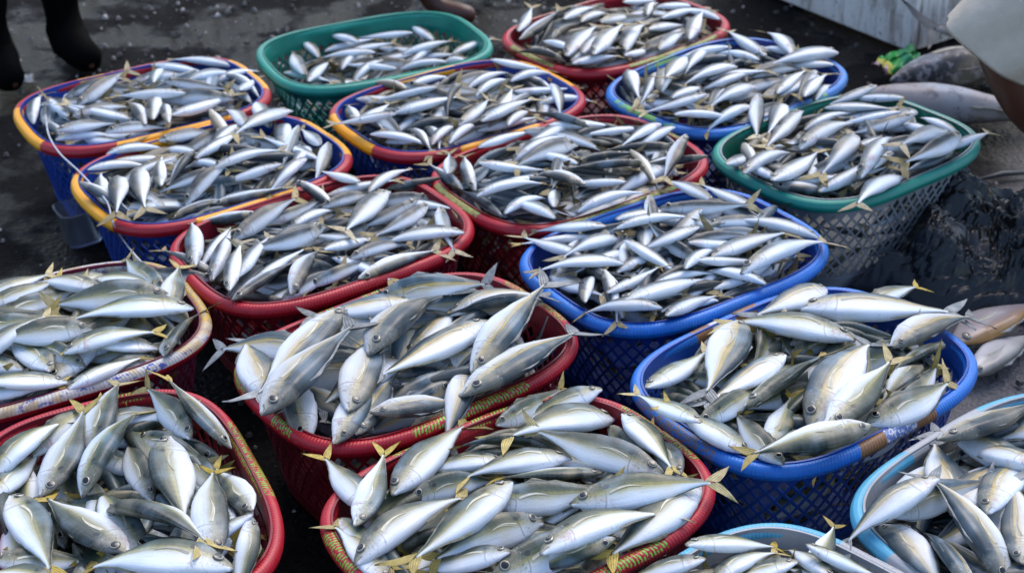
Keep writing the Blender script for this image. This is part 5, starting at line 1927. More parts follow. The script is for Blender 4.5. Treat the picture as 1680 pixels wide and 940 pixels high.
5 350 3405 211 519 3369 185 -46 172 b 9
5 514 3319 187 644 3428 187 -32 169 b 3
5 573 3357 193 723 3492 203 -87 202 b 4
5 609 3385 204 423 3334 204 -15 193 b 5
5 308 3486 185 414 3330 260 -53 188 b 7
5 689 3759 218 790 3625 202 -79 168 b 7
5 324 3447 218 450 3614 218 20 209 b 5
5 408 3387 207 607 3381 207 -44 199 b 3
5 439 3420 221 603 3448 221 45 166 b 1
5 770 3562 220 598 3518 203 -19 177 b 1
5 426 3503 230 437 3331 213 35 172 b 3
5 712 3561 228 604 3404 199 -28 190 b 5
5 333 3431 230 539 3481 251 17 212 b 9
5 701 3464 231 697 3647 231 -73 183 b 3
5 578 3636 224 494 3478 233 -75 179 b 1
5 610 3486 225 521 3346 208 39 166 b 0
5 300 3549 210 377 3373 248 -84 193 b 2
5 755 3693 235 603 3587 207 -70 186 b 3
5 304 3543 204 483 3548 249 -78 179 b 2
5 577 3366 224 403 3338 207 -28 176 b 7
5 785 3643 225 645 3548 234 61 170 b 1
5 427 3469 255 608 3458 237 -70 181 b 7
5 597 3450 232 432 3333 202 77 201 b 3
5 680 3437 200 495 3422 256 40 186 b 0
5 358 3395 266 431 3561 212 -23 181 b 0
5 602 3574 215 515 3411 252 86 184 b 6
5 584 3665 246 593 3456 225 -28 209 b 8
5 370 3409 271 468 3563 216 -72 183 b 3
5 587 3561 243 778 3651 222 -22 211 b 1
5 702 3570 250 558 3656 242 76 168 b 4
5 505 3377 228 658 3427 212 22 161 b 4
5 462 3698 218 317 3571 208 -87 193 b 4
5 603 3766 234 497 3582 234 66 212 b 0
5 522 3514 259 459 3344 250 53 181 b 1
5 307 3510 225 446 3622 225 83 179 b 3
5 727 3522 253 613 3381 199 35 181 b 5
5 652 3493 212 631 3660 280 -10 168 b 4
5 527 3605 272 717 3696 219 44 211 b 6
5 502 3677 225 372 3510 246 82 211 b 3
5 469 3507 223 570 3644 282 -81 170 b 0
5 519 3393 255 698 3505 223 42 212 b 1
5 680 3570 258 643 3741 231 -12 176 b 4
5 504 3404 268 582 3603 225 88 213 b 7
5 393 3510 267 432 3325 257 -56 189 b 1
5 467 3541 262 448 3335 262 34 207 b 5
5 714 3679 231 587 3804 240 -48 178 b 9
5 616 3473 237 735 3622 246 -59 190 b 9
5 460 3641 233 596 3726 241 -29 160 b 9
5 368 3395 262 511 3316 262 -16 164 b 2
5 568 3347 221 693 3454 221 26 164 b 4
5 543 3503 247 728 3580 247 -54 201 b 7
5 417 3521 233 549 3614 258 75 162 b 7
5 558 3502 246 560 3713 298 -14 210 b 9
5 522 3675 251 334 3585 230 43 209 b 8
5 316 3584 223 443 3709 232 12 178 b 8
5 501 3399 284 655 3545 220 -29 212 b 7
5 408 3345 284 581 3361 212 -70 174 b 9
5 590 3613 271 671 3757 229 59 165 b 7
5 322 3465 230 410 3596 223 83 158 b 7
5 382 3650 246 388 3473 237 13 178 b 2
5 510 3563 254 515 3738 254 -11 176 b 6
5 593 3555 264 750 3679 264 -51 200 b 4
5 514 3316 235 660 3420 235 -77 179 b 6
5 591 3555 278 432 3521 254 -13 163 b 9
5 773 3549 272 633 3395 272 76 208 b 8
5 546 3563 279 361 3501 260 14 195 b 1
5 296 3506 245 396 3650 236 -30 175 b 1
5 458 3378 279 315 3533 279 17 211 b 5
5 467 3676 259 646 3790 227 -80 212 b 4
5 360 3634 238 480 3735 230 62 157 b 3
5 688 3563 260 621 3409 227 -9 168 b 7
5 449 3604 239 334 3441 279 -29 200 b 7
5 557 3359 240 693 3489 231 -53 188 b 9
5 425 3625 268 623 3675 268 38 205 b 3
5 667 3748 245 531 3647 245 38 169 b 2
5 606 3806 252 733 3696 235 81 168 b 5
5 395 3393 289 592 3376 203 39 198 b 2
6 -571 3153 203 -759 3078 203 -31 202 b 5
6 -481 3174 198 -672 3088 198 -62 209 b 7
6 -586 3110 207 -592 3300 188 46 190 b 6
6 -583 3088 197 -718 3006 197 21 158 b 3
6 -601 3159 216 -463 3279 171 31 183 b 2
6 -834 2965 193 -649 3074 193 -67 214 b 0
6 -647 2985 195 -497 3134 195 45 211 b 3
6 -880 3022 197 -697 3133 197 -33 213 b 6
6 -602 3121 214 -729 3006 205 39 172 b 0
6 -588 3072 207 -437 3146 182 51 168 b 8
6 -713 3108 222 -920 3090 170 28 207 b 9
6 -415 3181 184 -516 3028 184 77 183 b 8
6 -896 3096 183 -741 3169 217 -13 171 b 6
6 -784 2910 174 -684 3051 234 53 173 b 0
6 -615 3018 207 -757 2907 171 -55 181 b 2
6 -435 3095 190 -577 2984 181 -32 181 b 2
6 -543 3012 186 -695 2909 186 -24 184 b 9
6 -470 3071 192 -469 3277 212 -48 205 b 8
6 -909 3066 199 -799 2947 191 63 162 b 4
6 -751 2971 219 -582 3058 190 91 190 b 0
6 -630 2944 189 -807 2925 189 -41 177 b 9
6 -483 3328 213 -404 3175 162 14 172 b 9
6 -859 3034 198 -693 2963 216 -25 181 b 9
6 -471 3073 206 -680 3121 217 87 214 b 8
6 -692 2936 202 -860 2983 202 70 175 b 6
6 -869 3206 207 -874 3038 191 72 168 b 9
6 -449 3211 216 -556 3088 192 -31 162 b 6
6 -600 3337 230 -780 3231 220 -71 209 b 7
6 -557 3023 226 -522 3232 215 -31 212 b 1
6 -559 3067 224 -731 3140 224 27 187 b 9
6 -454 3146 204 -618 3166 245 -87 166 b 3
6 -712 2912 201 -556 3042 201 -69 203 b 8
6 -616 3034 213 -796 3067 231 -38 183 b 2
6 -532 3014 195 -404 3142 223 -16 181 b 9
6 -753 3050 231 -595 3146 231 -36 185 b 6
6 -689 3112 242 -899 3108 211 -43 210 b 6
6 -498 3052 220 -411 3210 202 -32 181 b 1
6 -444 3151 209 -598 3092 242 41 165 b 8
6 -631 2945 199 -487 3044 199 89 174 b 9
6 -602 3094 250 -675 3282 219 -27 202 b 1
6 -465 3296 220 -609 3182 238 12 184 b 6
6 -810 3148 249 -755 2962 211 -13 194 b 8
6 -649 3044 234 -849 2979 202 72 210 b 7
6 -878 3049 244 -703 3101 244 -51 183 b 2
6 -648 3056 252 -523 3182 252 32 177 b 3
6 -602 2976 195 -594 3139 268 -21 163 b 7
6 -917 3096 227 -833 2943 183 36 175 b 8
6 -736 2923 204 -643 3062 237 -35 167 b 9
6 -412 3195 208 -551 3275 232 75 160 b 5
6 -563 3159 258 -736 3130 240 79 175 b 1
6 -844 2966 200 -755 3130 283 -79 187 b 7
6 -533 3049 233 -692 2983 224 40 172 b 8
6 -827 3130 255 -669 3160 206 -36 162 b 6
6 -494 3204 208 -662 3163 259 72 173 b 4
6 -563 3084 278 -772 3060 236 -32 211 b 8
6 -803 3165 217 -645 3211 233 -52 165 b 4
6 -661 3058 278 -694 3222 211 -40 167 b 0
6 -628 3207 242 -803 3241 233 -40 178 b 3
6 -768 3085 249 -762 2900 193 -85 185 b 4
6 -585 3096 290 -653 3291 208 51 206 b 6
6 -407 3212 220 -503 3070 220 -40 171 b 3
6 -711 2918 218 -611 3069 236 -32 181 b 5
6 -812 2937 205 -632 2949 241 -42 181 b 0
6 -857 3142 232 -677 3258 242 -62 214 b 5
6 -455 3074 218 -611 3000 244 -48 173 b 7
6 -759 3267 244 -876 3163 205 22 157 b 5
6 -613 3368 232 -788 3270 232 -14 200 b 4
6 -534 3041 232 -467 3213 232 -53 185 b 2
6 -506 3030 212 -680 2927 212 75 202 b 2
6 -814 3168 250 -640 3169 206 71 174 b 9
6 -673 3188 241 -781 3067 241 -86 162 b 3
6 -595 3207 262 -429 3185 203 42 168 b 9
6 -556 3310 238 -582 3141 272 -18 172 b 5
6 -875 3007 252 -717 2919 216 -16 181 b 1
6 -623 2953 211 -636 3119 290 43 167 b 4
6 -784 2910 227 -677 3050 227 91 177 b 7
6 -402 3174 238 -593 3166 238 38 192 b 1
6 -640 3182 275 -535 3332 238 -27 183 b 3
6 -757 3293 230 -892 3182 230 50 175 b 3
6 -437 3212 235 -571 3354 235 39 195 b 3
6 -618 3242 279 -419 3218 229 -23 200 b 9
6 -546 3175 276 -742 3169 276 -67 196 b 1
6 -818 2955 246 -663 3055 228 -23 184 b 2
6 -589 3243 284 -746 3214 228 -24 160 b 2
6 -648 3356 256 -783 3208 226 46 200 b 1
6 -880 3091 252 -795 2947 244 21 167 b 7
6 -440 3181 246 -632 3095 288 -35 210 b 6
6 -771 2997 244 -684 3160 244 11 184 b 3
6 -922 3115 233 -776 3255 233 45 203 b 8
6 -683 3171 274 -605 3355 274 -83 200 b 0
6 -817 2935 258 -640 3028 217 -65 201 b 6
6 -873 3070 242 -712 3148 286 -83 179 b 0
6 -874 3032 265 -689 2986 237 49 191 b 9
6 -682 2925 242 -542 3004 209 40 161 b 0
6 -672 3278 288 -512 3307 223 -65 163 b 0
6 -520 3139 277 -463 3301 234 -27 172 b 5
6 -459 3267 239 -478 3062 282 79 206 b 8
6 -572 3058 260 -745 3019 260 -27 177 b 7
7 -358 2785 199 -523 2677 189 -72 197 b 3
7 -410 2791 214 -380 2604 176 -14 189 b 2
7 -312 2739 181 -438 2646 204 -65 157 b 7
7 -411 2731 209 -245 2759 193 -70 169 b 4
7 -252 2741 189 -402 2606 189 30 201 b 3
7 -475 2781 202 -566 2633 167 -76 174 b 1
7 -541 2896 189 -606 2697 189 -10 210 b 0
7 -465 2576 187 -479 2752 187 -19 176 b 6
7 -236 2687 180 -147 2841 180 -68 178 b 6
7 -152 2908 179 -317 2802 208 -31 197 b 2
7 -592 2743 187 -468 2581 187 -19 205 b 7
7 -257 2845 210 -409 2705 210 -49 207 b 9
7 -377 2698 203 -519 2591 203 -20 177 b 1
7 -341 2709 205 -224 2813 197 -65 157 b 8
7 -143 2880 187 -242 2703 187 20 203 b 9
7 -172 2734 190 -312 2638 173 -66 169 b 0
7 -600 2686 208 -456 2823 178 -21 199 b 0
7 -524 2586 190 -632 2747 190 -46 194 b 7
7 -387 2615 213 -228 2690 169 -36 176 b 0
7 -351 2792 220 -255 2937 186 62 174 b 6
7 -317 2938 194 -156 2849 212 70 184 b 1
7 -269 2726 191 -149 2863 200 -32 182 b 5
7 -181 2796 197 -338 2869 223 -87 172 b 5
7 -124 2853 191 -236 2987 182 60 174 b 0
7 -285 2653 182 -208 2812 209 -64 177 b 6
7 -581 2641 198 -410 2611 206 72 174 b 0
7 -313 2706 198 -466 2583 189 -47 195 b 6
7 -629 2810 182 -586 2658 214 -18 158 b 9
7 -199 2799 199 -393 2742 220 -92 202 b 5
7 -139 2791 190 -296 2675 200 75 195 b 4
7 -618 2716 204 -513 2833 204 -27 156 b 0
7 -437 2787 214 -271 2871 214 66 186 b 3
7 -428 2619 213 -330 2760 204 74 171 b 3
7 -600 2665 218 -468 2831 207 -67 212 b 0
7 -271 3034 200 -143 2899 200 -31 186 b 0
7 -415 2763 208 -555 2668 208 18 170 b 7
7 -293 2903 217 -468 2806 217 70 200 b 6
7 -193 2789 214 -356 2674 194 26 199 b 8
7 -366 2614 219 -213 2701 175 -79 176 b 1
7 -565 2690 209 -392 2593 209 -87 198 b 0
7 -155 2761 204 -277 2659 188 13 159 b 1
7 -565 2880 206 -628 2726 206 -65 166 b 2
7 -184 2928 213 -206 2715 213 -60 214 b 8
7 -519 2752 222 -390 2847 206 -65 160 b 5
7 -420 2615 225 -301 2786 204 59 208 b 1
7 -209 2720 202 -384 2644 202 -39 190 b 4
7 -200 2719 215 -130 2864 183 34 161 b 8
7 -426 2695 222 -319 2855 222 -23 192 b 2
7 -279 3013 225 -443 2913 225 -21 192 b 1
7 -453 2569 202 -560 2684 217 19 158 b 8
7 -341 3029 255 -173 2932 188 -36 194 b 7
7 -157 2875 230 -323 2842 205 -55 169 b 1
7 -420 2701 219 -549 2868 230 -72 211 b 2
7 -622 2736 209 -514 2868 201 -24 171 b 0
7 -314 2738 218 -201 2921 229 -27 214 b 0
7 -266 2803 239 -339 2642 195 84 177 b 7
7 -313 2993 252 -175 2916 181 -41 159 b 5
7 -292 2941 227 -465 2866 218 35 188 b 9
7 -236 3012 207 -128 2862 217 77 185 b 0
7 -365 2641 238 -564 2668 208 32 200 b 0
7 -468 2706 222 -603 2794 222 25 161 b 2
7 -636 2782 235 -506 2937 214 28 203 b 8
7 -601 2858 239 -449 2746 220 67 189 b 3
7 -517 2575 206 -332 2660 247 -87 203 b 2
7 -339 2779 242 -152 2834 242 -37 195 b 9
7 -233 2695 218 -135 2860 218 -26 192 b 0
7 -224 2915 233 -362 2778 214 25 194 b 6
7 -436 2629 247 -320 2804 205 14 210 b 3
7 -562 2833 236 -423 2947 200 8 180 b 1
7 -469 2679 225 -646 2773 225 53 200 b 6
7 -531 2754 233 -375 2786 233 37 160 b 3
7 -599 2687 220 -459 2616 212 42 157 b 1
7 -513 2852 210 -352 2928 228 -78 178 b 5
7 -239 2768 228 -365 2663 219 73 164 b 0
7 -419 2840 212 -601 2816 249 -76 183 b 4
7 -469 2752 242 -348 2886 215 -28 180 b 3
7 -461 2950 213 -286 2994 249 63 180 b 7
7 -204 2948 208 -135 2789 252 -79 174 b 5
7 -352 2714 241 -565 2694 230 -27 214 b 8
7 -330 2686 230 -370 2880 230 -29 198 b 2
7 -224 2951 219 -378 2905 243 19 160 b 2
7 -637 2800 242 -432 2771 232 51 207 b 4
7 -506 2886 226 -322 2942 226 -47 192 b 8
7 -436 2574 232 -581 2642 208 -36 160 b 4
7 -265 2855 237 -418 2891 221 65 157 b 3
7 -183 2725 226 -346 2716 234 -27 164 b 1
7 -378 3015 239 -515 2930 215 -54 161 b 4
7 -216 2928 217 -229 2747 262 81 181 b 9
7 -242 2889 247 -433 2813 237 -12 206 b 0
7 -198 2797 253 -247 2996 222 -82 205 b 3
7 -254 2725 234 -414 2588 245 -75 210 b 8
7 -493 2726 230 -296 2786 241 49 206 b 2
7 -408 2892 232 -289 2996 224 -75 159 b 2
7 -286 2868 251 -398 2743 235 25 168 b 6
7 -131 2874 230 -223 3009 221 -85 163 b 2
7 -556 2838 242 -395 2887 208 84 168 b 4
7 -366 2735 253 -502 2636 245 -62 168 b 0
7 -428 2870 234 -265 2889 234 -27 164 b 3
7 -276 2765 251 -436 2827 243 82 172 b 7
7 -506 2902 208 -361 2998 242 -86 174 b 5
8 146 3047 224 -8 3111 190 33 166 b 5
8 49 3093 211 45 2899 182 20 194 b 5
8 201 3051 215 27 2978 215 57 189 b 3
8 -72 3002 178 87 3095 215 -90 184 b 6
8 361 3178 222 265 2992 170 56 209 b 9
8 -72 2946 184 135 2933 195 -70 207 b 5
8 135 2953 194 -16 2882 194 45 168 b 1
8 28 3070 205 -55 2928 181 -75 165 b 7
8 59 3166 214 -118 3067 184 59 202 b 7
8 247 2961 182 372 3070 182 63 166 b 9
8 -23 3022 216 188 3048 216 -60 212 b 7
8 157 2908 183 -9 2883 183 84 167 b 7
8 73 3099 230 97 2902 220 -56 199 b 2
8 247 3103 221 152 2945 202 16 184 b 3
8 29 3227 220 -88 3101 169 56 172 b 7
8 66 3114 230 -115 3021 230 -34 204 b 8
8 2 3214 219 -111 3081 167 89 175 b 7
8 -127 3063 245 -22 2894 165 50 198 b 5
8 383 3103 188 257 2980 188 -18 176 b 0
8 225 3308 207 385 3166 207 -76 213 b 3
8 29 3006 239 190 2956 222 13 169 b 8
8 264 2965 177 115 2879 203 -19 172 b 1
8 -117 3015 245 -18 3172 180 47 186 b 6
8 184 2975 225 -9 2890 225 65 211 b 6
8 -41 2932 183 104 3037 272 -81 179 b 3
8 206 2930 211 306 3054 211 -71 159 b 5
8 -68 3076 240 -12 2904 186 23 181 b 5
8 -69 2964 228 132 2954 228 -12 201 b 5
8 -77 2990 244 32 2872 212 -63 161 b 2
8 333 3130 220 224 2958 220 82 204 b 5
8 191 2939 182 17 2860 240 70 191 b 0
8 363 3090 232 162 3144 222 57 208 b 2
8 103 2952 243 277 3048 204 -64 198 b 0
8 367 3080 238 317 3233 198 53 160 b 5
8 106 3013 268 -84 2982 211 -20 192 b 1
8 267 3003 221 114 2901 212 73 184 b 9
8 380 3149 239 296 3008 239 13 164 b 3
8 254 2968 207 383 3088 269 62 176 b 2
8 111 3034 225 305 3102 225 -76 206 b 6
8 227 3222 218 294 3028 249 -73 206 b 0
8 114 2940 235 -43 2915 219 66 159 b 8
8 120 2992 236 199 3170 236 -38 194 b 2
8 91 3123 240 -85 3142 231 -68 177 b 7
8 -126 3071 211 21 3192 249 64 190 b 1
8 243 3255 209 366 3089 230 83 207 b 6
8 300 3205 231 131 3171 231 40 173 b 2
8 127 2953 245 224 3084 229 -41 163 b 8
8 -116 3095 222 86 3101 272 81 202 b 5
8 288 3104 245 188 2984 214 69 156 b 8
8 77 3165 253 256 3269 212 11 207 b 9
8 234 3087 249 38 3112 249 35 198 b 6
8 131 3041 290 1 2907 212 -8 187 b 8
8 200 3105 242 342 3185 242 15 163 b 7
8 305 3185 241 124 3148 232 18 184 b 0
8 381 3139 236 224 3276 236 39 208 b 4
8 180 3145 266 57 2981 266 26 205 b 9
8 119 3213 266 301 3233 211 21 183 b 9
8 -89 3053 243 82 3032 217 86 172 b 2
8 14 2917 246 -124 3074 246 9 209 b 0
8 336 3182 250 148 3119 250 86 198 b 6
8 183 3180 243 17 3090 243 25 189 b 7
8 30 2887 254 199 2948 201 -68 179 b 9
8 147 2967 240 305 3039 214 79 174 b 2
8 271 3203 249 109 3283 249 -55 181 b 9
8 -58 3144 243 96 3221 252 9 171 b 0
8 -43 2941 260 95 3094 250 66 206 b 6
8 129 3195 272 260 3310 246 -19 175 b 3
8 282 3080 246 86 3040 246 12 200 b 4
8 95 3283 237 -70 3166 217 81 202 b 1
8 65 3018 273 -97 3021 240 47 162 b 3
8 151 3102 278 128 2924 233 -14 179 b 5
8 265 3242 261 316 3034 261 42 214 b 7
8 271 3295 258 84 3273 239 -25 189 b 3
8 118 3089 290 81 2895 282 47 197 b 1
8 222 3156 261 200 2975 261 27 182 b 0
8 109 3222 245 159 3038 293 49 191 b 2
8 339 3028 239 212 2929 231 71 162 b 6
8 344 3049 268 177 3030 209 72 168 b 9
8 234 3217 251 62 3129 280 -46 194 b 1
8 348 3194 248 306 3023 230 -79 176 b 2
8 116 2913 227 272 3012 236 -54 185 b 1
8 352 3211 237 190 3284 255 8 177 b 3
8 -48 3084 241 149 3034 293 38 203 b 3
8 75 3238 274 231 3113 274 -70 199 b 5
8 -42 2911 242 122 2885 258 30 167 b 8
8 -70 2958 280 132 2901 227 27 211 b 5
8 34 3213 284 205 3289 239 -42 187 b 4
8 -39 2966 263 131 2973 289 16 171 b 6
8 102 3009 291 268 3040 249 40 169 b 7
8 31 3227 259 -54 3083 259 -34 167 b 7
8 -104 2996 253 -22 3145 253 -29 170 b 0
8 -23 3112 244 137 3160 293 72 167 b 7
8 150 3273 281 7 3113 281 83 214 b 7
8 -35 3099 254 159 3097 274 85 194 b 9
8 385 3168 256 295 3296 264 -28 156 b 2
8 357 3162 253 258 3318 262 -18 185 b 8
9 374 2750 224 271 2602 188 -55 181 b 5
9 404 2642 221 266 2780 230 29 195 b 5
9 498 2658 189 298 2730 252 -47 212 b 0
9 449 2657 196 298 2581 196 83 169 b 5
9 286 2603 205 475 2619 196 -71 190 b 3
9 222 2690 227 237 2515 175 44 176 b 7
9 339 2694 251 531 2732 183 -86 196 b 0
9 263 2646 197 445 2658 242 -48 182 b 1
9 334 2759 256 493 2790 167 -85 162 b 9
9 458 2628 219 483 2838 209 65 212 b 4
9 310 2489 219 359 2683 209 -25 200 b 5
9 267 2646 235 72 2630 195 -26 196 b 6
9 417 2551 182 552 2645 182 85 164 b 0
9 442 2595 195 582 2726 195 -16 192 b 9
9 317 2561 223 516 2614 181 -62 206 b 5
9 219 2469 172 380 2576 259 71 193 b 4
9 572 2720 195 435 2835 186 -45 179 b 8
9 307 2500 228 123 2545 161 54 189 b 8
9 425 2777 252 212 2766 252 48 213 b 1
9 242 2477 215 105 2596 169 -52 181 b 0
9 328 2492 181 487 2636 235 40 214 b 1
9 152 2512 179 119 2666 211 -64 158 b 4
9 171 2509 199 70 2660 199 -54 182 b 6
9 77 2626 191 130 2781 191 65 164 b 9
9 411 2755 222 578 2738 222 40 168 b 1
9 387 2870 204 270 2741 274 36 174 b 4
9 578 2759 217 474 2619 199 81 175 b 1
9 78 2628 208 279 2573 208 68 208 b 7
9 236 2578 219 382 2732 261 36 212 b 4
9 459 2868 200 585 2739 200 -84 181 b 2
9 340 2539 242 154 2549 168 70 187 b 7
9 295 2557 241 450 2674 193 46 194 b 2
9 123 2609 210 267 2483 210 37 191 b 6
9 558 2687 228 474 2857 228 56 190 b 8
9 322 2570 235 489 2669 255 -51 194 b 6
9 170 2484 206 79 2612 206 -32 157 b 5
9 380 2732 240 167 2754 240 18 214 b 1
9 290 2788 291 482 2720 261 -69 203 b 3
9 329 2513 249 164 2597 193 -45 185 b 6
9 419 2559 229 568 2679 200 -44 191 b 7
9 478 2773 271 387 2581 240 69 212 b 4
9 170 2603 241 334 2683 241 -15 183 b 6
9 74 2648 211 229 2709 244 52 166 b 4
9 503 2649 219 512 2805 235 -30 156 b 2
9 581 2754 235 503 2603 227 -38 171 b 8
9 575 2709 247 521 2863 190 28 163 b 2
9 374 2724 252 297 2533 232 -55 206 b 1
9 196 2782 245 296 2592 245 57 214 b 0
9 300 2609 250 134 2577 241 9 170 b 9
9 160 2493 220 70 2635 211 -22 168 b 0
9 394 2925 230 257 2766 230 57 209 b 6
9 296 2623 268 176 2516 220 -9 161 b 9
9 192 2693 260 284 2820 245 33 156 b 8
9 83 2675 210 262 2760 279 -64 198 b 4
9 517 2788 231 351 2882 259 90 190 b 7
9 445 2623 217 585 2705 241 -65 162 b 4
9 422 2748 269 353 2593 209 -71 170 b 3
9 313 2901 234 161 2802 234 -23 181 b 4
9 499 2669 266 375 2555 199 53 169 b 4
9 307 2587 251 293 2765 251 -67 178 b 4
9 122 2624 231 285 2701 249 15 180 b 5
9 375 2914 257 523 2838 240 65 166 b 5
9 186 2474 235 262 2661 265 -83 201 b 8
9 401 2623 254 300 2491 237 84 167 b 9
9 349 2913 233 239 2766 242 89 183 b 9
9 168 2533 250 66 2680 224 29 179 b 6
9 371 2644 258 223 2509 258 -13 200 b 0
9 407 2540 222 260 2469 246 -22 163 b 7
9 348 2748 295 475 2903 236 -21 201 b 8
9 208 2769 272 90 2599 221 54 207 b 8
9 502 2602 270 509 2781 270 20 179 b 6
9 69 2650 227 173 2808 237 -87 189 b 5
9 159 2553 246 173 2722 246 73 170 b 4
9 337 2611 266 499 2720 266 -9 196 b 1
9 277 2810 272 252 2616 272 81 195 b 6
9 294 2533 252 445 2578 252 26 158 b 6
9 561 2794 231 372 2710 287 8 207 b 0
9 291 2886 244 195 2727 244 -80 186 b 4
9 167 2640 246 285 2762 280 10 170 b 5
9 203 2747 278 369 2846 278 72 193 b 2
9 79 2660 230 248 2553 280 44 200 b 3
9 388 2526 250 243 2460 250 83 159 b 1
9 99 2746 237 274 2785 287 -25 180 b 7
9 375 2727 256 222 2603 266 -37 197 b 6
9 473 2673 256 383 2530 248 56 168 b 6
9 171 2516 258 342 2522 258 -45 172 b 6
9 355 2841 283 147 2792 229 -41 214 b 0
9 492 2606 284 561 2790 242 39 196 b 6
9 220 2595 257 234 2759 274 90 165 b 8
9 381 2784 302 270 2625 255 72 193 b 9
9 413 2884 275 569 2764 235 -38 197 b 2
9 382 2748 282 556 2796 264 36 180 b 8
9 232 2473 269 275 2664 259 65 196 b 0
9 392 2732 276 553 2717 268 -50 161 b 2
9 125 2655 266 232 2485 266 78 201 b 2
9 302 2692 288 503 2698 258 -13 201 b 1
9 547 2820 251 431 2933 243 14 162 b 6
9 89 2616 246 160 2801 255 90 198 b 0
10 675 3178 210 567 3032 183 21 182 b 6
10 793 3022 210 800 3220 210 75 199 b 1
10 533 3068 183 654 3213 202 78 188 b 7
10 693 2954 188 718 3113 204 -47 162 b 0
10 774 3077 222 929 3176 195 78 184 b 3
10 673 2938 206 801 3076 187 -18 188 b 7
10 709 3169 237 635 2976 174 46 207 b 2
10 508 3131 196 654 3269 186 -69 201 b 1
10 954 3307 201 955 3109 201 28 198 b 5
10 762 2964 188 877 3078 188 -17 162 b 5
10 825 3029 192 966 3144 182 68 181 b 5
10 614 2972 182 545 3152 192 -76 193 b 8
10 555 3106 199 693 3005 199 -23 171 b 1
10 854 3031 202 960 3160 185 -43 167 b 5
10 799 3074 224 596 3005 192 -19 214 b 0
10 863 3041 207 998 3166 198 60 183 b 4
10 1018 3208 187 928 3369 205 83 185 b 3
10 1014 3213 210 868 3081 210 -12 197 b 1
10 698 2947 205 846 3058 205 -90 185 b 1
10 632 3173 219 660 2966 198 62 209 b 8
10 946 3127 221 753 3040 210 10 212 b 0
10 543 3094 187 678 3181 235 66 160 b 7
10 639 3231 216 521 3082 178 68 190 b 5
10 580 3040 198 735 2972 207 68 169 b 0
10 821 3188 228 963 3337 217 -20 206 b 5
10 925 3075 221 746 2976 200 -28 205 b 1
10 856 3077 241 966 3226 204 46 185 b 9
10 878 3137 215 703 3136 215 72 175 b 3
10 698 2956 207 824 3105 227 79 196 b 2
10 546 3232 204 549 3045 204 -36 187 b 7
10 608 2966 191 771 2980 224 -80 164 b 2
10 686 3087 226 623 3258 226 64 182 b 1
10 639 3213 222 556 3042 222 -24 190 b 6
10 713 3116 241 549 3080 199 77 168 b 6
10 887 3144 239 823 3338 239 64 205 b 4
10 851 3101 224 677 3084 216 -78 175 b 7
10 731 3327 230 599 3212 204 49 175 b 9
10 824 3315 240 696 3151 240 -43 208 b 6
10 635 3296 213 508 3178 204 74 173 b 6
10 830 3239 254 935 3364 205 -38 163 b 3
10 631 3110 226 701 2940 199 -76 184 b 3
10 593 2994 217 661 3196 238 68 214 b 7
10 521 3127 217 656 3229 217 -22 170 b 5
10 899 3112 260 744 2990 191 -82 198 b 0
10 766 3214 249 576 3175 220 87 193 b 5
10 672 3048 231 813 3140 214 -74 168 b 9
10 728 3338 237 562 3234 207 -12 196 b 5
10 834 3266 228 692 3128 267 -69 198 b 3
10 747 3056 223 847 3211 260 10 184 b 2
10 769 3019 222 606 2978 222 -53 168 b 0
10 948 3332 230 759 3288 250 11 194 b 6
10 570 3219 233 566 3026 213 92 194 b 6
10 646 3008 229 836 3081 239 -9 203 b 8
10 705 3054 242 689 3216 242 -27 163 b 6
10 830 3412 231 741 3249 222 -8 186 b 9
10 564 3035 228 741 2989 247 -13 183 b 4
10 905 3160 223 733 3082 261 24 189 b 9
10 857 3332 259 1012 3260 217 -29 171 b 2
10 741 3013 258 728 3206 258 65 194 b 7
10 594 2997 243 543 3191 223 19 201 b 0
10 767 3339 232 935 3336 274 -59 168 b 4
10 1004 3166 229 875 3045 280 -11 177 b 5
10 542 3188 240 671 3295 215 10 168 b 8
10 686 2988 257 838 3049 257 -77 164 b 9
10 567 3047 249 679 3215 229 74 202 b 6
10 828 3136 257 798 3298 232 -59 165 b 0
10 815 3179 258 833 3391 247 25 213 b 5
10 523 3081 255 670 2944 255 18 201 b 4
10 873 3084 269 988 3209 210 61 170 b 2
10 552 3203 247 732 3227 220 13 181 b 4
10 771 3068 280 566 3031 217 48 208 b 3
10 699 3232 238 701 3058 273 -77 174 b 6
10 691 3143 243 531 3177 243 -42 163 b 1
10 831 3159 261 637 3104 261 -66 202 b 9
10 632 3230 227 771 3306 235 -62 158 b 9
10 886 3100 254 692 3072 264 -20 196 b 9
10 955 3336 258 872 3168 211 45 188 b 5
10 638 3299 248 825 3386 237 52 206 b 7
10 534 3220 230 663 3324 213 46 165 b 2
10 965 3262 230 852 3142 246 15 165 b 1
10 800 3247 272 997 3267 233 -34 198 b 8
10 743 2981 256 587 2991 264 12 157 b 1
10 762 3131 277 941 3200 239 -90 192 b 5
10 766 3217 253 569 3164 253 70 204 b 4
10 974 3128 265 771 3116 265 26 203 b 1
10 623 3009 254 509 3156 245 81 186 b 1
10 637 3165 269 711 3307 221 19 160 b 8
10 512 3109 246 608 3266 255 21 184 b 8
10 752 3192 263 703 3352 230 21 168 b 3
10 685 3300 245 856 3336 245 36 175 b 7
10 632 2980 251 688 3138 259 -81 168 b 9
10 783 3110 277 608 3174 259 -37 186 b 3
11 -930 2536 245 -742 2452 203 -13 206 s 8
11 -752 2432 202 -948 2321 202 -39 225 s 3
11 -856 2414 214 -1043 2430 205 -85 188 s 1
11 -1065 2369 200 -878 2372 200 -69 187 s 2
11 -731 2371 192 -693 2567 192 -52 199 s 5
11 -831 2291 191 -1032 2322 191 56 203 s 4
11 -993 2337 205 -912 2552 261 -48 229 s 0
11 -831 2641 174 -891 2473 257 33 179 s 4
11 -692 2366 188 -890 2361 218 81 198 s 2
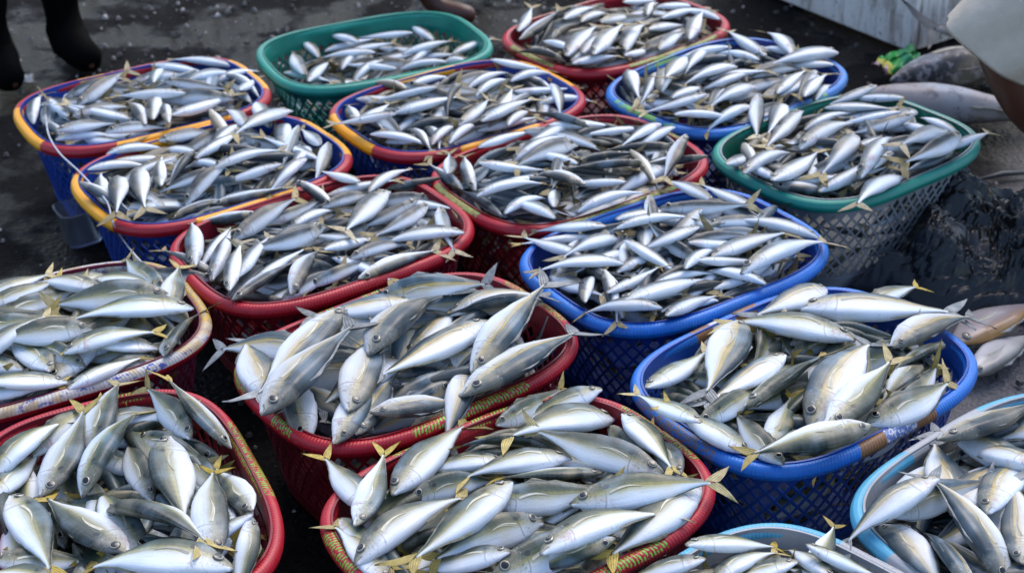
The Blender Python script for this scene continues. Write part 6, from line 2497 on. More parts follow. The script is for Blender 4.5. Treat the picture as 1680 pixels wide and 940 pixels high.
11 -984 2529 201 -1108 2375 191 -13 198 s 0
11 -663 2495 212 -846 2604 212 47 213 s 6
11 -776 2641 223 -982 2545 223 -53 227 s 1
11 -846 2302 219 -1021 2237 181 50 187 s 6
11 -649 2562 192 -816 2651 192 -8 190 s 9
11 -680 2350 197 -650 2566 197 11 218 s 6
11 -1095 2506 191 -923 2601 191 9 197 s 6
11 -760 2360 209 -943 2221 253 -38 230 s 1
11 -1104 2387 178 -1016 2238 178 87 173 s 2
11 -1018 2538 206 -1131 2412 181 -42 169 s 6
11 -1027 2306 212 -1128 2463 203 -38 186 s 8
11 -986 2356 231 -822 2405 196 45 171 s 5
11 -649 2533 195 -849 2646 241 -19 230 s 3
11 -1057 2332 233 -1016 2553 222 19 225 s 7
11 -855 2275 251 -1063 2278 171 14 208 s 5
11 -981 2273 230 -851 2414 211 -78 192 s 4
11 -982 2222 195 -1093 2413 250 57 221 s 0
11 -762 2382 217 -935 2322 217 -66 183 s 7
11 -645 2450 221 -788 2287 221 -84 217 s 9
11 -658 2559 247 -781 2391 195 52 208 s 1
11 -894 2309 234 -1095 2328 234 -74 202 s 1
11 -651 2398 245 -830 2401 218 30 178 s 5
11 -796 2572 245 -815 2342 245 19 231 s 9
11 -1096 2457 251 -867 2428 251 77 231 s 0
11 -793 2670 246 -952 2605 238 74 172 s 3
11 -1133 2433 195 -1047 2250 246 -81 202 s 3
11 -842 2465 257 -681 2517 224 -46 169 s 2
11 -1082 2429 256 -936 2547 248 73 188 s 8
11 -906 2415 247 -729 2476 263 47 188 s 3
11 -613 2451 219 -745 2580 249 -59 185 s 6
11 -928 2618 233 -1039 2463 252 -71 191 s 0
11 -744 2531 258 -917 2596 224 67 185 s 0
11 -976 2491 259 -778 2471 259 54 200 s 0
11 -782 2409 227 -625 2485 227 43 174 s 8
11 -614 2485 246 -712 2652 246 39 193 s 5
11 -1055 2322 249 -986 2482 256 38 174 s 1
11 -905 2252 256 -821 2399 205 -86 169 s 2
11 -1063 2354 261 -856 2414 205 -34 215 s 2
11 -943 2607 248 -1106 2497 209 58 196 s 7
11 -806 2479 261 -906 2303 261 -14 203 s 3
11 -1050 2522 251 -1095 2343 251 -55 184 s 7
11 -734 2668 233 -686 2465 250 30 209 s 4
11 -680 2594 255 -911 2602 252 67 231 s 7
11 -1012 2228 237 -832 2299 250 -70 193 s 5
11 -794 2398 259 -679 2560 259 -12 199 s 9
11 -988 2459 259 -851 2344 262 -59 179 s 3
11 -954 2418 263 -793 2498 263 -49 180 s 0
11 -734 2579 260 -902 2506 260 -56 183 s 6
11 -960 2258 241 -936 2441 259 80 184 s 2
11 -710 2407 259 -895 2358 259 30 191 s 6
12 -351 2194 198 -208 2426 198 39 272 m 6
12 -257 2228 201 -181 2453 201 10 238 m 6
12 -207 2279 207 -18 2424 207 22 238 m 8
12 -359 2192 230 -115 2280 230 -19 260 m 7
12 -222 2274 251 -19 2326 178 -29 210 m 5
12 -196 2144 166 -84 2352 249 -80 237 m 3
12 -41 2528 168 -252 2489 249 -60 215 m 2
12 -210 2478 242 -425 2295 171 58 283 m 9
12 -56 2544 196 -94 2290 247 45 257 m 8
12 -135 2291 249 66 2415 142 83 236 m 9
12 33 2350 206 -96 2596 247 -50 278 m 0
12 -444 2328 191 -301 2499 191 -24 223 m 4
12 -422 2363 206 -299 2127 246 66 267 m 9
12 -203 2555 201 -388 2406 201 81 238 m 8
12 -53 2327 254 -323 2394 218 61 278 m 9
12 -77 2223 229 61 2434 229 14 252 m 9
12 -265 2409 251 -25 2503 227 -30 258 m 7
12 -21 2525 253 -176 2335 253 -52 246 m 2
12 -311 2488 230 -426 2254 230 -62 261 m 2
12 -6 2294 248 -219 2234 248 -29 222 m 6
12 29 2481 247 -131 2257 250 -64 275 m 3
12 -273 2172 252 -257 2402 248 -56 231 m 5
12 -186 2469 254 -214 2222 236 61 248 m 5
12 -432 2340 252 -224 2370 243 -19 210 m 8
12 -252 2533 247 -26 2545 247 85 226 m 3
12 -392 2422 246 -194 2528 246 -47 224 m 6
13 628 2304 180 402 2371 257 36 236 s 8
13 577 2312 245 373 2313 214 -46 204 s 5
13 553 2286 251 363 2140 167 12 239 s 4
13 550 2248 221 420 2105 192 -11 193 s 7
13 487 2327 253 285 2240 150 24 220 s 6
13 441 2320 254 609 2468 156 -10 224 s 4
13 574 2240 204 753 2293 185 -58 187 s 2
13 665 2200 240 653 2426 160 -39 227 s 9
13 389 2074 195 404 2264 195 -90 190 s 9
13 457 2040 192 576 2210 202 76 208 s 9
13 266 2289 177 381 2101 199 -65 221 s 6
13 309 2271 189 413 2416 189 -19 179 s 0
13 356 2325 251 508 2420 251 58 179 s 2
13 558 2155 211 762 2276 249 -11 237 s 6
13 404 2401 193 606 2488 193 -19 220 s 7
13 623 2464 186 751 2335 186 -32 182 s 9
13 673 2463 208 748 2255 186 -90 221 s 1
13 528 2079 181 691 2183 181 -68 194 s 1
13 254 2266 188 402 2384 235 43 189 s 8
13 269 2182 216 507 2154 216 -16 239 s 0
13 303 2332 223 368 2111 246 -50 231 s 9
13 359 2199 197 548 2329 254 -66 230 s 8
13 528 2394 250 714 2365 250 14 188 s 5
13 600 2158 228 369 2115 204 30 235 s 3
13 725 2212 198 554 2076 187 -53 218 s 8
13 297 2240 252 473 2397 252 24 236 s 3
13 505 2458 242 691 2434 205 18 187 s 1
13 707 2414 248 728 2216 161 89 199 s 7
13 542 2249 231 503 2071 249 -67 182 s 3
13 259 2230 245 364 2085 245 -9 179 s 2
13 445 2292 250 469 2083 239 27 210 s 0
13 476 2453 228 320 2347 181 -62 189 s 9
13 544 2296 251 731 2374 173 -33 202 s 9
13 586 2491 233 669 2267 251 -86 239 s 6
13 534 2157 249 374 2039 230 91 198 s 1
13 258 2217 245 390 2037 245 27 222 s 8
13 751 2339 215 624 2161 249 19 218 s 9
13 481 2318 254 314 2223 178 86 191 s 2
13 643 2262 228 490 2159 255 -42 185 s 4
13 714 2278 247 587 2411 251 -45 184 s 8
13 477 2241 255 319 2131 227 -36 192 s 7
13 438 2217 254 259 2250 254 30 182 s 1
13 442 2031 239 277 2170 247 -47 216 s 6
13 641 2455 210 736 2286 248 36 194 s 1
13 314 2334 243 480 2463 222 8 211 s 1
13 636 2372 255 442 2369 255 -21 193 s 6
13 267 2290 223 363 2099 248 -19 214 s 9
13 365 2365 246 558 2502 239 76 237 s 6
13 534 2223 256 398 2064 256 -50 209 s 3
13 499 2123 254 664 2259 244 13 214 s 9
13 495 2464 254 486 2279 254 -16 185 s 1
14 -790 1991 178 -635 1875 178 -23 193 s 3
14 -589 1690 169 -645 1914 169 -78 230 s 3
14 -593 1881 173 -429 1808 173 -42 180 s 2
14 -666 1700 166 -737 1856 166 79 172 s 0
14 -475 2061 180 -636 2204 180 22 215 s 0
14 -688 1971 174 -763 2146 174 43 191 s 6
14 -786 1980 176 -758 1811 176 -19 171 s 7
14 -555 2068 188 -626 1901 161 50 181 s 3
14 -578 1888 208 -468 1742 153 -47 183 s 4
14 -477 2054 173 -405 1884 173 -47 185 s 0
14 -671 1978 193 -682 1775 173 78 203 s 6
14 -725 1948 195 -600 2126 195 26 217 s 8
14 -434 1790 178 -642 1694 178 -57 229 s 6
14 -422 1793 175 -483 1978 175 -40 194 s 1
14 -636 1836 193 -802 1934 183 88 193 s 9
14 -610 1922 196 -548 1734 156 -41 198 s 7
14 -655 1922 220 -661 1696 186 -29 226 s 3
14 -434 1828 200 -550 2009 168 -82 215 s 3
14 -667 2078 236 -608 1919 143 -53 169 s 2
14 -841 2055 188 -664 2176 188 14 214 s 8
14 -653 2042 236 -828 2065 140 -57 176 s 8
14 -735 1945 210 -687 1728 210 -14 222 s 2
14 -587 1688 190 -737 1805 219 -65 191 s 5
14 -560 2182 197 -770 2136 197 25 215 s 0
14 -807 1938 187 -714 1747 219 -73 213 s 3
14 -520 1913 198 -453 1750 181 83 177 s 7
14 -494 1742 199 -625 1853 182 52 172 s 2
14 -520 1971 198 -651 2146 198 64 219 s 5
14 -423 1841 210 -479 2010 183 -50 178 s 6
14 -678 2071 236 -573 1894 151 31 206 s 8
14 -434 1877 221 -642 1943 199 -27 219 s 8
14 -573 1707 189 -638 1874 189 24 180 s 7
14 -584 1870 230 -580 2047 194 58 178 s 1
14 -520 2121 194 -706 2093 236 -91 188 s 2
14 -484 1888 233 -518 2070 196 -22 185 s 5
14 -741 2137 236 -804 1956 190 -44 192 s 2
14 -767 1849 224 -835 2006 190 -26 171 s 9
14 -676 1855 236 -587 1692 199 -8 186 s 9
14 -484 2079 198 -407 1896 198 62 198 s 4
14 -435 1765 222 -616 1685 192 56 199 s 9
14 -687 1947 209 -792 2127 236 56 208 s 9
14 -491 1784 203 -658 1732 212 -70 174 s 9
14 -584 1999 219 -449 1848 236 47 202 s 9
14 -650 2127 236 -471 2044 204 -12 198 s 1
14 -581 1905 226 -454 1768 170 88 186 s 6
14 -798 2066 233 -771 1887 179 86 181 s 2
14 -732 1988 233 -633 1809 233 34 205 s 0
14 -502 2029 236 -610 2210 201 -34 212 s 4
14 -462 1959 236 -466 1739 236 85 220 s 1
14 -560 1747 211 -613 1908 228 75 170 s 0
14 -664 1713 209 -732 1893 236 -78 192 s 3
14 -506 1918 236 -536 1724 195 68 196 s 8
14 -571 2187 236 -763 2066 236 -35 226 s 4
14 -662 1750 236 -567 1930 218 -66 204 s 7
14 -524 2035 215 -711 1962 235 -30 200 s 9
14 -679 2005 236 -612 1837 206 -85 181 s 4
14 -821 2023 223 -763 1821 236 30 210 s 9
14 -791 1927 236 -706 1728 236 -70 217 s 1
14 -590 2129 236 -797 2135 236 90 207 s 6
14 -692 1754 236 -524 1715 196 -64 173 s 5
14 -661 2184 236 -559 1991 234 65 218 s 5
14 -480 1940 236 -606 2054 235 25 170 s 0
14 -434 1800 236 -606 1734 202 -59 185 s 5
15 159 1814 173 256 1957 173 38 173 s 2
15 235 1973 179 28 1914 179 32 215 s 1
15 -76 1758 168 -233 1829 168 -62 173 s 2
15 86 2060 178 -119 1955 178 43 230 s 1
15 -50 1879 213 170 1845 146 81 223 s 9
15 73 1762 175 -83 1684 175 23 174 s 6
15 -183 1850 159 5 1926 199 -89 202 s 6
15 -20 1708 207 97 1856 151 76 188 s 3
15 174 1904 176 73 1756 176 -25 179 s 0
15 160 2133 167 -20 2068 167 75 192 s 3
15 60 2111 175 183 1985 184 -82 176 s 3
15 -161 1845 188 -7 1705 188 -28 208 s 1
15 51 1870 211 -123 1721 199 14 229 s 1
15 -233 1835 190 -97 1969 162 25 190 s 7
15 0 2093 207 -156 1934 207 10 223 s 2
15 3 1753 236 -138 1882 190 -54 191 s 1
15 11 1972 214 -158 1921 214 45 176 s 3
15 -23 1903 218 206 1894 172 19 230 s 6
15 -60 2038 236 113 2109 158 -70 188 s 7
15 202 1882 193 216 2063 211 21 182 s 1
15 -177 1746 171 -208 1921 206 76 177 s 5
15 15 1903 211 93 2099 180 -73 211 s 0
15 -162 1726 197 8 1717 197 82 170 s 4
15 -74 2055 236 103 2158 181 -27 204 s 6
15 -239 1917 180 -107 2059 209 25 194 s 3
15 149 2103 192 220 1890 226 -19 225 s 5
15 -38 1750 236 129 1849 142 -82 194 s 6
15 24 1750 213 151 1879 177 -67 181 s 3
15 -74 1755 224 -180 1929 204 -30 204 s 8
15 10 1747 236 -192 1770 232 -57 204 s 2
15 -188 1869 219 -53 1976 227 -23 172 s 7
15 -5 1880 236 170 1851 178 -53 178 s 1
15 -43 1931 216 147 1933 216 -64 190 s 1
15 -198 1837 236 16 1875 225 27 217 s 5
15 31 1930 231 153 2102 200 54 211 s 3
15 -130 2018 196 -166 1799 236 12 222 s 5
15 -88 1991 236 -250 1877 236 -52 198 s 0
15 91 1789 219 216 1917 183 -39 179 s 3
15 -182 2004 211 -33 2117 201 70 187 s 1
15 -175 1754 226 -92 1902 236 -75 169 s 9
15 32 1854 236 -158 1936 228 -42 206 s 3
15 25 1911 236 205 1893 194 16 181 s 7
15 196 2066 236 -5 2088 195 -13 202 s 1
15 195 1891 236 117 2081 205 33 206 s 6
15 -64 1802 236 137 1840 218 -41 204 s 4
15 -61 2064 236 118 2146 205 36 197 s 4
15 231 1945 236 49 1897 232 83 188 s 0
15 -117 2030 236 66 1972 193 86 192 s 0
15 8 2122 236 141 1980 219 10 194 s 2
15 33 1842 236 245 1910 192 -78 222 s 1
15 147 2127 236 259 1946 233 -34 212 s 6
15 -144 1864 236 36 1814 236 89 186 s 1
15 132 1796 215 -32 1693 215 86 194 s 0
15 -256 1873 236 -117 1690 236 -35 229 s 5
15 20 2138 236 -127 2053 219 -35 170 s 3
15 -235 1924 236 -163 1751 236 -64 188 s 1
15 72 2160 210 216 2011 236 38 207 s 1
15 -158 1986 236 15 1976 209 -79 173 s 8
15 15 1922 234 40 2113 234 18 193 s 4
15 -256 1885 236 -138 2004 235 -13 168 s 3
15 198 2042 236 59 1867 229 -36 223 s 8
15 -37 1908 236 -232 1857 222 84 202 s 9
15 -99 2064 236 118 1994 236 25 228 s 8
16 184 1477 195 321 1605 195 48 188 s 4
16 203 1556 211 329 1465 196 89 156 s 7
16 504 1600 179 350 1501 216 -59 183 s 9
16 301 1561 215 224 1421 215 30 159 s 9
16 114 1420 169 296 1483 236 77 192 s 1
16 280 1343 173 360 1505 227 -69 181 s 0
16 81 1456 188 205 1549 188 30 155 s 9
16 329 1433 220 476 1524 220 -39 172 s 8
16 179 1395 188 317 1453 188 -46 150 s 0
16 271 1476 226 204 1318 158 90 171 s 8
16 333 1724 222 178 1662 163 -49 167 s 3
16 162 1611 175 101 1438 212 74 183 s 3
16 553 1671 187 504 1490 187 -39 187 s 2
16 222 1697 190 117 1545 190 29 185 s 3
16 377 1383 192 205 1323 192 72 182 s 7
16 325 1357 210 450 1476 175 40 173 s 6
16 197 1613 194 356 1729 224 69 197 s 1
16 275 1335 206 133 1406 167 33 158 s 1
16 106 1426 182 256 1307 211 -36 191 s 4
16 213 1691 229 338 1538 200 52 197 s 4
16 332 1726 227 508 1681 191 38 181 s 5
16 395 1379 184 500 1510 184 -41 168 s 8
16 525 1544 214 495 1713 179 -52 172 s 3
16 566 1633 208 465 1765 175 16 166 s 7
16 205 1609 222 167 1442 179 -70 171 s 6
16 300 1633 201 412 1766 258 12 174 s 4
16 347 1802 192 228 1715 192 -19 148 s 6
16 356 1503 219 242 1399 203 18 154 s 9
16 327 1481 235 414 1647 198 19 187 s 5
16 169 1606 232 337 1572 207 -36 171 s 0
16 509 1642 217 358 1571 217 8 167 s 9
16 131 1391 204 105 1561 204 86 172 s 0
16 312 1453 220 215 1321 203 29 163 s 5
16 146 1625 197 74 1473 214 -15 168 s 4
16 504 1531 233 381 1412 182 65 170 s 2
16 276 1449 250 357 1606 197 -21 177 s 1
16 382 1453 254 461 1588 192 -10 156 s 8
16 235 1687 251 390 1569 192 -52 195 s 9
16 349 1799 220 253 1638 248 -78 188 s 2
16 240 1543 220 98 1437 203 8 177 s 4
16 87 1554 235 202 1694 199 -13 181 s 1
16 181 1523 232 334 1603 215 79 172 s 2
16 366 1504 240 505 1565 240 41 152 s 2
16 188 1599 217 105 1472 194 -79 152 s 9
16 172 1516 233 222 1334 186 79 188 s 4
16 424 1407 195 301 1319 210 21 152 s 9
16 426 1717 222 453 1540 240 -33 179 s 9
16 473 1561 241 332 1605 204 -81 147 s 5
16 415 1520 255 326 1365 255 -44 179 s 1
16 483 1719 200 511 1534 251 -86 187 s 7
16 164 1434 221 335 1337 231 49 196 s 5
16 104 1477 239 289 1492 239 36 186 s 2
16 191 1646 249 286 1762 249 -28 149 s 1
16 277 1328 244 349 1492 208 47 179 s 1
16 275 1661 248 430 1663 210 -70 156 s 7
16 561 1652 220 464 1760 191 -80 145 s 1
16 388 1702 225 452 1521 245 -18 192 s 6
16 432 1766 208 542 1623 235 38 180 s 1
16 410 1660 245 304 1531 236 9 167 s 4
16 131 1388 229 295 1310 229 65 181 s 9
16 308 1535 250 499 1574 250 -21 195 s 8
16 266 1754 246 134 1623 246 -64 186 s 7
16 492 1480 217 366 1359 217 68 175 s 5
16 163 1368 238 124 1524 251 -13 160 s 5
16 455 1439 232 561 1574 232 19 172 s 1
16 68 1506 217 220 1551 225 -76 159 s 5
16 140 1588 251 283 1697 251 -67 180 s 1
16 197 1342 246 77 1452 246 61 163 s 3
16 167 1433 260 286 1581 250 -18 190 s 8
16 408 1586 262 218 1608 202 27 192 s 5
16 449 1771 216 289 1759 248 -22 161 s 5
16 333 1578 233 194 1503 263 64 158 s 7
16 162 1407 244 290 1476 208 -69 146 s 0
16 407 1501 259 242 1411 213 46 188 s 3
16 391 1597 252 516 1715 236 -33 172 s 8
16 307 1751 252 379 1571 252 60 194 s 4
16 360 1370 217 448 1498 217 78 156 s 0
16 555 1614 239 374 1562 239 -91 188 s 7
16 114 1453 253 170 1636 252 -9 191 s 1
16 316 1577 258 216 1429 241 -73 178 s 6
16 207 1523 259 327 1371 218 -91 193 s 1
16 412 1448 220 488 1582 255 72 154 s 0
16 474 1461 245 354 1342 211 49 169 s 7
16 235 1662 257 161 1515 250 55 164 s 1
16 468 1745 229 313 1625 258 -50 196 s 8
16 185 1667 251 355 1758 251 -51 192 s 7
16 174 1551 253 324 1581 246 71 153 s 9
16 471 1735 250 556 1570 250 -37 185 s 5
16 310 1329 251 397 1464 251 -45 161 s 0
16 172 1380 248 329 1339 248 21 163 s 5
16 537 1651 253 463 1483 223 71 184 s 9
16 271 1659 241 257 1511 256 89 149 s 0
16 200 1364 255 343 1493 246 84 193 s 8
16 448 1578 253 444 1772 253 -28 193 s 3
16 385 1786 242 313 1657 253 37 148 s 4
16 383 1452 261 329 1600 261 18 157 s 1
16 440 1434 241 311 1321 248 -74 171 s 6
16 194 1603 256 146 1456 240 -86 155 s 6
16 407 1608 262 246 1625 247 -64 162 s 5
16 147 1623 250 85 1493 219 -41 144 s 1
16 249 1432 257 403 1411 257 -51 155 s 2
16 377 1564 262 241 1435 241 41 188 s 8
17 921 1950 196 749 1795 196 -18 232 m 0
17 709 1872 182 911 1995 182 77 237 m 1
17 907 2076 187 721 1902 187 -59 254 m 1
17 665 1817 171 869 1880 224 -75 213 m 5
17 867 1807 181 1039 1997 181 85 256 m 2
17 887 1848 191 727 1695 169 -70 222 m 2
17 818 1972 228 571 1879 163 -17 263 m 6
17 612 1773 189 832 1773 189 -33 220 m 4
17 582 1922 194 749 1794 194 27 210 m 3
17 559 1874 171 725 1777 181 -87 192 m 4
17 727 2051 190 925 2089 190 -10 202 m 5
17 1000 1867 186 832 1692 186 50 243 m 1
17 588 1790 231 770 1669 155 68 218 m 2
17 798 2104 241 612 1958 164 -20 236 m 1
17 714 2032 242 563 1885 147 28 210 m 9
17 841 1748 182 647 1716 201 83 197 m 9
17 1075 1935 193 917 1748 230 18 245 m 6
17 790 1883 199 591 1884 219 -25 199 m 0
17 920 2137 236 1060 1916 196 -54 262 m 8
17 965 1791 242 768 1659 162 77 237 m 8
17 1047 2013 242 938 1787 191 18 251 m 5
17 674 1674 200 886 1745 211 19 224 m 9
17 857 1912 201 936 2118 223 -67 221 m 0
17 813 1880 232 1033 1987 207 -80 245 m 7
17 846 1775 201 645 1854 201 70 216 m 1
17 929 1832 223 732 1687 223 74 245 m 5
17 748 1851 213 973 1815 249 39 228 m 8
17 724 2048 243 902 2128 235 50 195 m 1
17 725 2015 245 567 1819 201 -64 252 m 0
17 866 2012 215 767 1842 249 -28 197 m 3
17 730 1737 222 654 1939 246 -67 217 m 3
17 871 1798 248 976 1993 215 -32 221 m 9
17 901 2082 230 962 1868 241 -45 222 m 2
17 623 1731 238 879 1734 238 64 256 m 0
17 561 1886 226 740 2043 243 70 239 m 0
17 938 2126 243 753 2043 243 64 203 m 0
17 965 2027 246 958 1800 246 -63 227 m 3
17 699 1752 248 894 1844 241 58 216 m 9
17 650 1933 241 838 1869 241 -85 198 m 6
17 992 1835 249 807 1896 249 -30 194 m 7
17 952 2096 246 780 1981 227 22 207 m 8
17 932 1988 249 697 1918 249 40 246 m 0
17 1010 1827 244 1034 2020 244 34 194 m 1
17 662 1976 244 589 1789 218 -40 200 m 4
17 660 1895 247 816 2012 247 75 195 m 1
17 726 1658 243 900 1773 243 60 209 m 4
1 -910 3671 88 -1030 3600 17 17 139 b 5
1 -994 3616 57 -1099 3501 52 18 155 b 7
1 -1019 3401 31 -1094 3536 49 40 155 b 5
1 -1033 3399 57 -875 3378 51 41 159 b 0
1 -1038 3598 108 -1093 3465 47 -23 145 b 3
1 -1029 3384 85 -1105 3516 96 21 152 b 7
1 -1032 3383 81 -900 3362 74 -7 134 b 7
1 -1014 3343 117 -1091 3457 131 36 137 b 1
1 -1034 3378 144 -1116 3520 168 13 163 b 8
1 -838 3399 140 -989 3332 182 -11 165 b 6
1 -854 3378 161 -723 3456 142 -28 153 b 2
1 -1015 3327 213 -1097 3436 191 34 137 b 9
1 -919 3342 158 -1055 3358 218 -24 137 b 3
1 -772 3421 186 -915 3338 189 -55 165 b 2
2 -548 3847 62 -432 3950 23 28 154 b 4
2 -549 3827 28 -484 3686 63 14 155 b 8
2 -447 3668 39 -315 3703 54 -15 136 b 0
2 -561 3823 77 -499 3688 89 41 148 b 0
2 -499 3702 104 -351 3681 54 3 149 b 5
3 251 4058 36 370 4118 69 21 134 b 3
3 180 4007 47 290 4092 58 -19 139 b 6
3 98 3922 38 202 4030 62 -55 150 b 2
3 178 3779 56 93 3893 30 10 143 b 0
3 189 3754 55 339 3789 63 -48 154 b 0
3 342 3796 55 464 3891 48 38 155 b 5
3 163 3995 116 95 3855 71 14 156 b 6
3 111 3857 93 205 3736 82 -13 153 b 7
3 234 3736 89 374 3816 95 -22 161 b 1
3 317 3772 63 429 3857 105 -31 141 b 8
3 84 3873 127 167 3762 126 30 139 b 9
3 341 3790 110 203 3727 142 -4 151 b 0
3 444 3863 127 322 3769 106 8 154 b 9
3 112 3830 166 202 3722 158 -13 140 b 2
3 332 3776 122 196 3722 188 59 147 b 4
3 430 3846 136 322 3763 168 -27 136 b 1
3 407 3832 143 516 3944 166 53 156 b 2
3 440 4086 180 527 3968 210 -13 147 b 0
3 165 3745 204 71 3867 169 52 155 b 3
3 176 3730 203 335 3760 170 28 162 b 0
3 520 3936 208 416 3822 170 -28 155 b 3
4 -135 3607 49 -272 3516 53 55 165 b 5
4 -319 3458 26 -226 3553 58 -10 132 b 8
4 -240 3333 48 -317 3465 41 0 153 b 2
4 -204 3278 48 -79 3323 37 -57 133 b 9
4 -13 3369 44 -125 3295 61 42 134 b 2
4 46 3531 81 -53 3650 90 8 155 b 6
4 -221 3549 50 -328 3442 104 26 151 b 1
4 -289 3372 89 -207 3269 65 18 132 b 3
4 -75 3332 86 -226 3273 102 22 162 b 6
4 10 3371 95 -102 3297 90 -24 134 b 8
4 -327 3416 113 -256 3543 127 -19 146 b 0
4 -308 3395 125 -219 3266 127 -48 158 b 3
4 -260 3312 140 -100 3296 118 -5 161 b 6
4 -342 3434 169 -272 3313 140 -12 139 b 3
4 -222 3258 150 -83 3300 147 -16 145 b 6
4 -87 3302 157 46 3391 168 41 160 b 4
4 -321 3370 213 -245 3260 185 15 133 b 0
4 -226 3253 202 -93 3289 186 12 138 b 3
4 -3 3352 200 -114 3279 180 50 133 b 9
4 0 3360 204 109 3472 191 20 156 b 0
5 486 3684 31 383 3592 50 8 138 b 8
5 447 3645 62 344 3527 42 -14 157 b 5
5 437 3393 61 344 3498 46 -20 141 b 3
5 578 3418 40 451 3374 62 3 134 b 8
5 561 3396 38 680 3500 49 -38 158 b 6
5 395 3610 46 501 3704 108 56 142 b 1
5 358 3479 84 400 3620 79 46 148 b 7
5 347 3476 80 435 3376 97 23 133 b 1
5 472 3360 84 595 3414 74 6 134 b 3
5 331 3532 98 430 3655 158 -10 158 b 8
5 429 3412 96 335 3534 136 -31 155 b 9
5 488 3350 106 603 3413 130 -21 131 b 8
5 683 3711 147 766 3607 153 20 133 b 0
5 430 3372 159 330 3484 138 31 150 b 3
5 484 3346 153 621 3427 144 54 158 b 1
5 703 3494 169 595 3398 133 -14 145 b 9
5 653 3463 155 756 3577 143 -59 154 b 2
5 326 3493 198 378 3620 196 23 138 b 4
5 549 3369 195 416 3363 179 -50 134 b 5
5 611 3414 185 715 3507 201 -46 140 b 4
6 -789 3211 48 -660 3302 44 -43 158 b 7
6 -862 3136 59 -756 3242 38 -14 150 b 0
6 -834 3064 79 -752 2954 36 -39 137 b 0
6 -611 3022 59 -763 2957 53 7 165 b 3
6 -869 3123 69 -767 3238 104 -32 154 b 8
6 -741 2946 92 -848 3072 86 -59 165 b 1
6 -745 2948 85 -602 3009 103 47 155 b 5
6 -811 3206 118 -867 3061 145 17 155 b 6
6 -798 2973 97 -876 3083 155 -40 136 b 3
6 -795 2978 109 -650 2968 135 -47 145 b 4
6 -886 3120 148 -812 2990 173 -32 150 b 2
6 -666 2965 177 -808 2970 157 -53 142 b 6
6 -650 2967 161 -542 3043 157 -53 132 b 1
6 -557 3034 165 -451 3124 146 24 139 b 9
6 -807 2962 204 -889 3078 190 -46 142 b 8
6 -724 2930 216 -594 2997 188 -39 146 b 6
6 -434 3172 190 -531 3038 209 41 165 b 7
7 -413 2941 79 -531 2863 17 19 141 b 3
7 -575 2817 50 -458 2914 38 20 152 b 1
7 -588 2770 44 -515 2655 44 -42 137 b 2
7 -380 2969 85 -512 2882 100 -30 159 b 9
7 -475 2901 92 -587 2805 85 38 147 b 4
7 -565 2728 84 -487 2617 92 -44 136 b 5
7 -329 2682 80 -471 2613 112 -21 158 b 1
7 -168 2853 128 -252 2979 135 -28 151 b 4
7 -375 2973 123 -230 2957 132 -22 145 b 9
7 -494 2893 126 -599 2786 108 25 150 b 1
7 -505 2619 124 -597 2756 111 -49 165 b 1
7 -353 2658 112 -486 2609 115 23 142 b 1
7 -363 2637 122 -253 2710 136 -60 132 b 2
7 -176 2794 122 -272 2700 127 -57 135 b 5
7 -545 2869 164 -602 2738 149 12 143 b 1
7 -606 2777 117 -534 2653 210 32 144 b 8
7 -472 2601 158 -329 2659 175 20 155 b 2
7 -242 2712 165 -359 2634 158 -12 140 b 8
7 -523 2613 219 -604 2732 179 -2 145 b 6
7 -522 2626 204 -372 2624 194 -35 150 b 7
7 -329 2654 198 -196 2745 172 50 160 b 8
8 90 3227 69 -29 3142 29 12 146 b 4
8 27 3175 53 -67 3056 49 46 152 b 6
8 28 2918 29 -61 3042 59 -42 153 b 5
8 44 2909 72 187 2963 44 46 152 b 8
8 -69 3064 71 10 3180 111 -34 141 b 3
8 -75 3042 63 9 2922 92 -2 147 b 3
8 160 2955 116 15 2920 73 -7 149 b 6
8 -13 3163 122 -79 3032 131 -3 147 b 2
8 -81 3078 115 6 2938 133 24 165 b 1
8 51 2898 126 189 2957 133 -14 149 b 6
8 -56 3022 166 37 2894 156 18 158 b 3
8 157 2936 164 25 2895 168 -12 139 b 0
8 270 3010 148 153 2928 163 -12 144 b 2
8 350 3140 162 268 3002 164 15 160 b 8
8 272 3274 177 364 3143 203 -10 160 b 0
8 -4 2952 191 -91 3092 197 -3 165 b 7
8 190 2949 189 72 2884 199 -20 134 b 6
8 265 3000 184 139 2912 213 38 154 b 6
8 245 2990 178 359 3097 211 33 157 b 0
9 454 2845 28 529 2731 59 -53 137 b 0
9 312 2839 49 452 2857 56 -41 141 b 8
9 220 2787 42 342 2867 54 42 145 b 1
9 228 2788 60 127 2697 32 16 137 b 5
9 214 2553 49 125 2690 41 29 164 b 9
9 356 2568 69 217 2523 40 9 146 b 0
9 312 2530 23 448 2619 85 -58 163 b 9
9 513 2757 96 429 2882 91 39 150 b 4
9 138 2638 75 188 2776 97 -56 147 b 6
9 323 2538 74 182 2541 83 -8 141 b 4
9 355 2552 63 480 2635 99 -29 150 b 3
9 184 2770 120 111 2648 138 -30 142 b 2
9 199 2551 140 110 2690 85 -2 166 b 6
9 378 2571 127 236 2504 136 -51 158 b 2
9 317 2522 113 456 2613 132 -9 166 b 3
9 542 2712 120 439 2594 110 6 157 b 9
9 205 2503 173 116 2631 156 -40 155 b 0
9 358 2551 158 203 2502 153 -47 162 b 0
9 343 2533 185 480 2623 140 -59 164 b 3
9 541 2688 187 435 2587 148 -9 146 b 5
9 126 2616 189 207 2498 205 -29 143 b 1
9 263 2491 220 402 2564 175 18 157 b 6
9 433 2586 205 322 2513 189 6 132 b 6
9 438 2593 177 549 2694 204 -2 150 b 5
10 964 3209 56 879 3333 26 -45 150 b 7
10 806 3362 54 683 3286 28 19 145 b 7
10 734 3323 51 604 3226 58 -10 162 b 7
10 565 3134 44 631 3254 44 -29 137 b 8
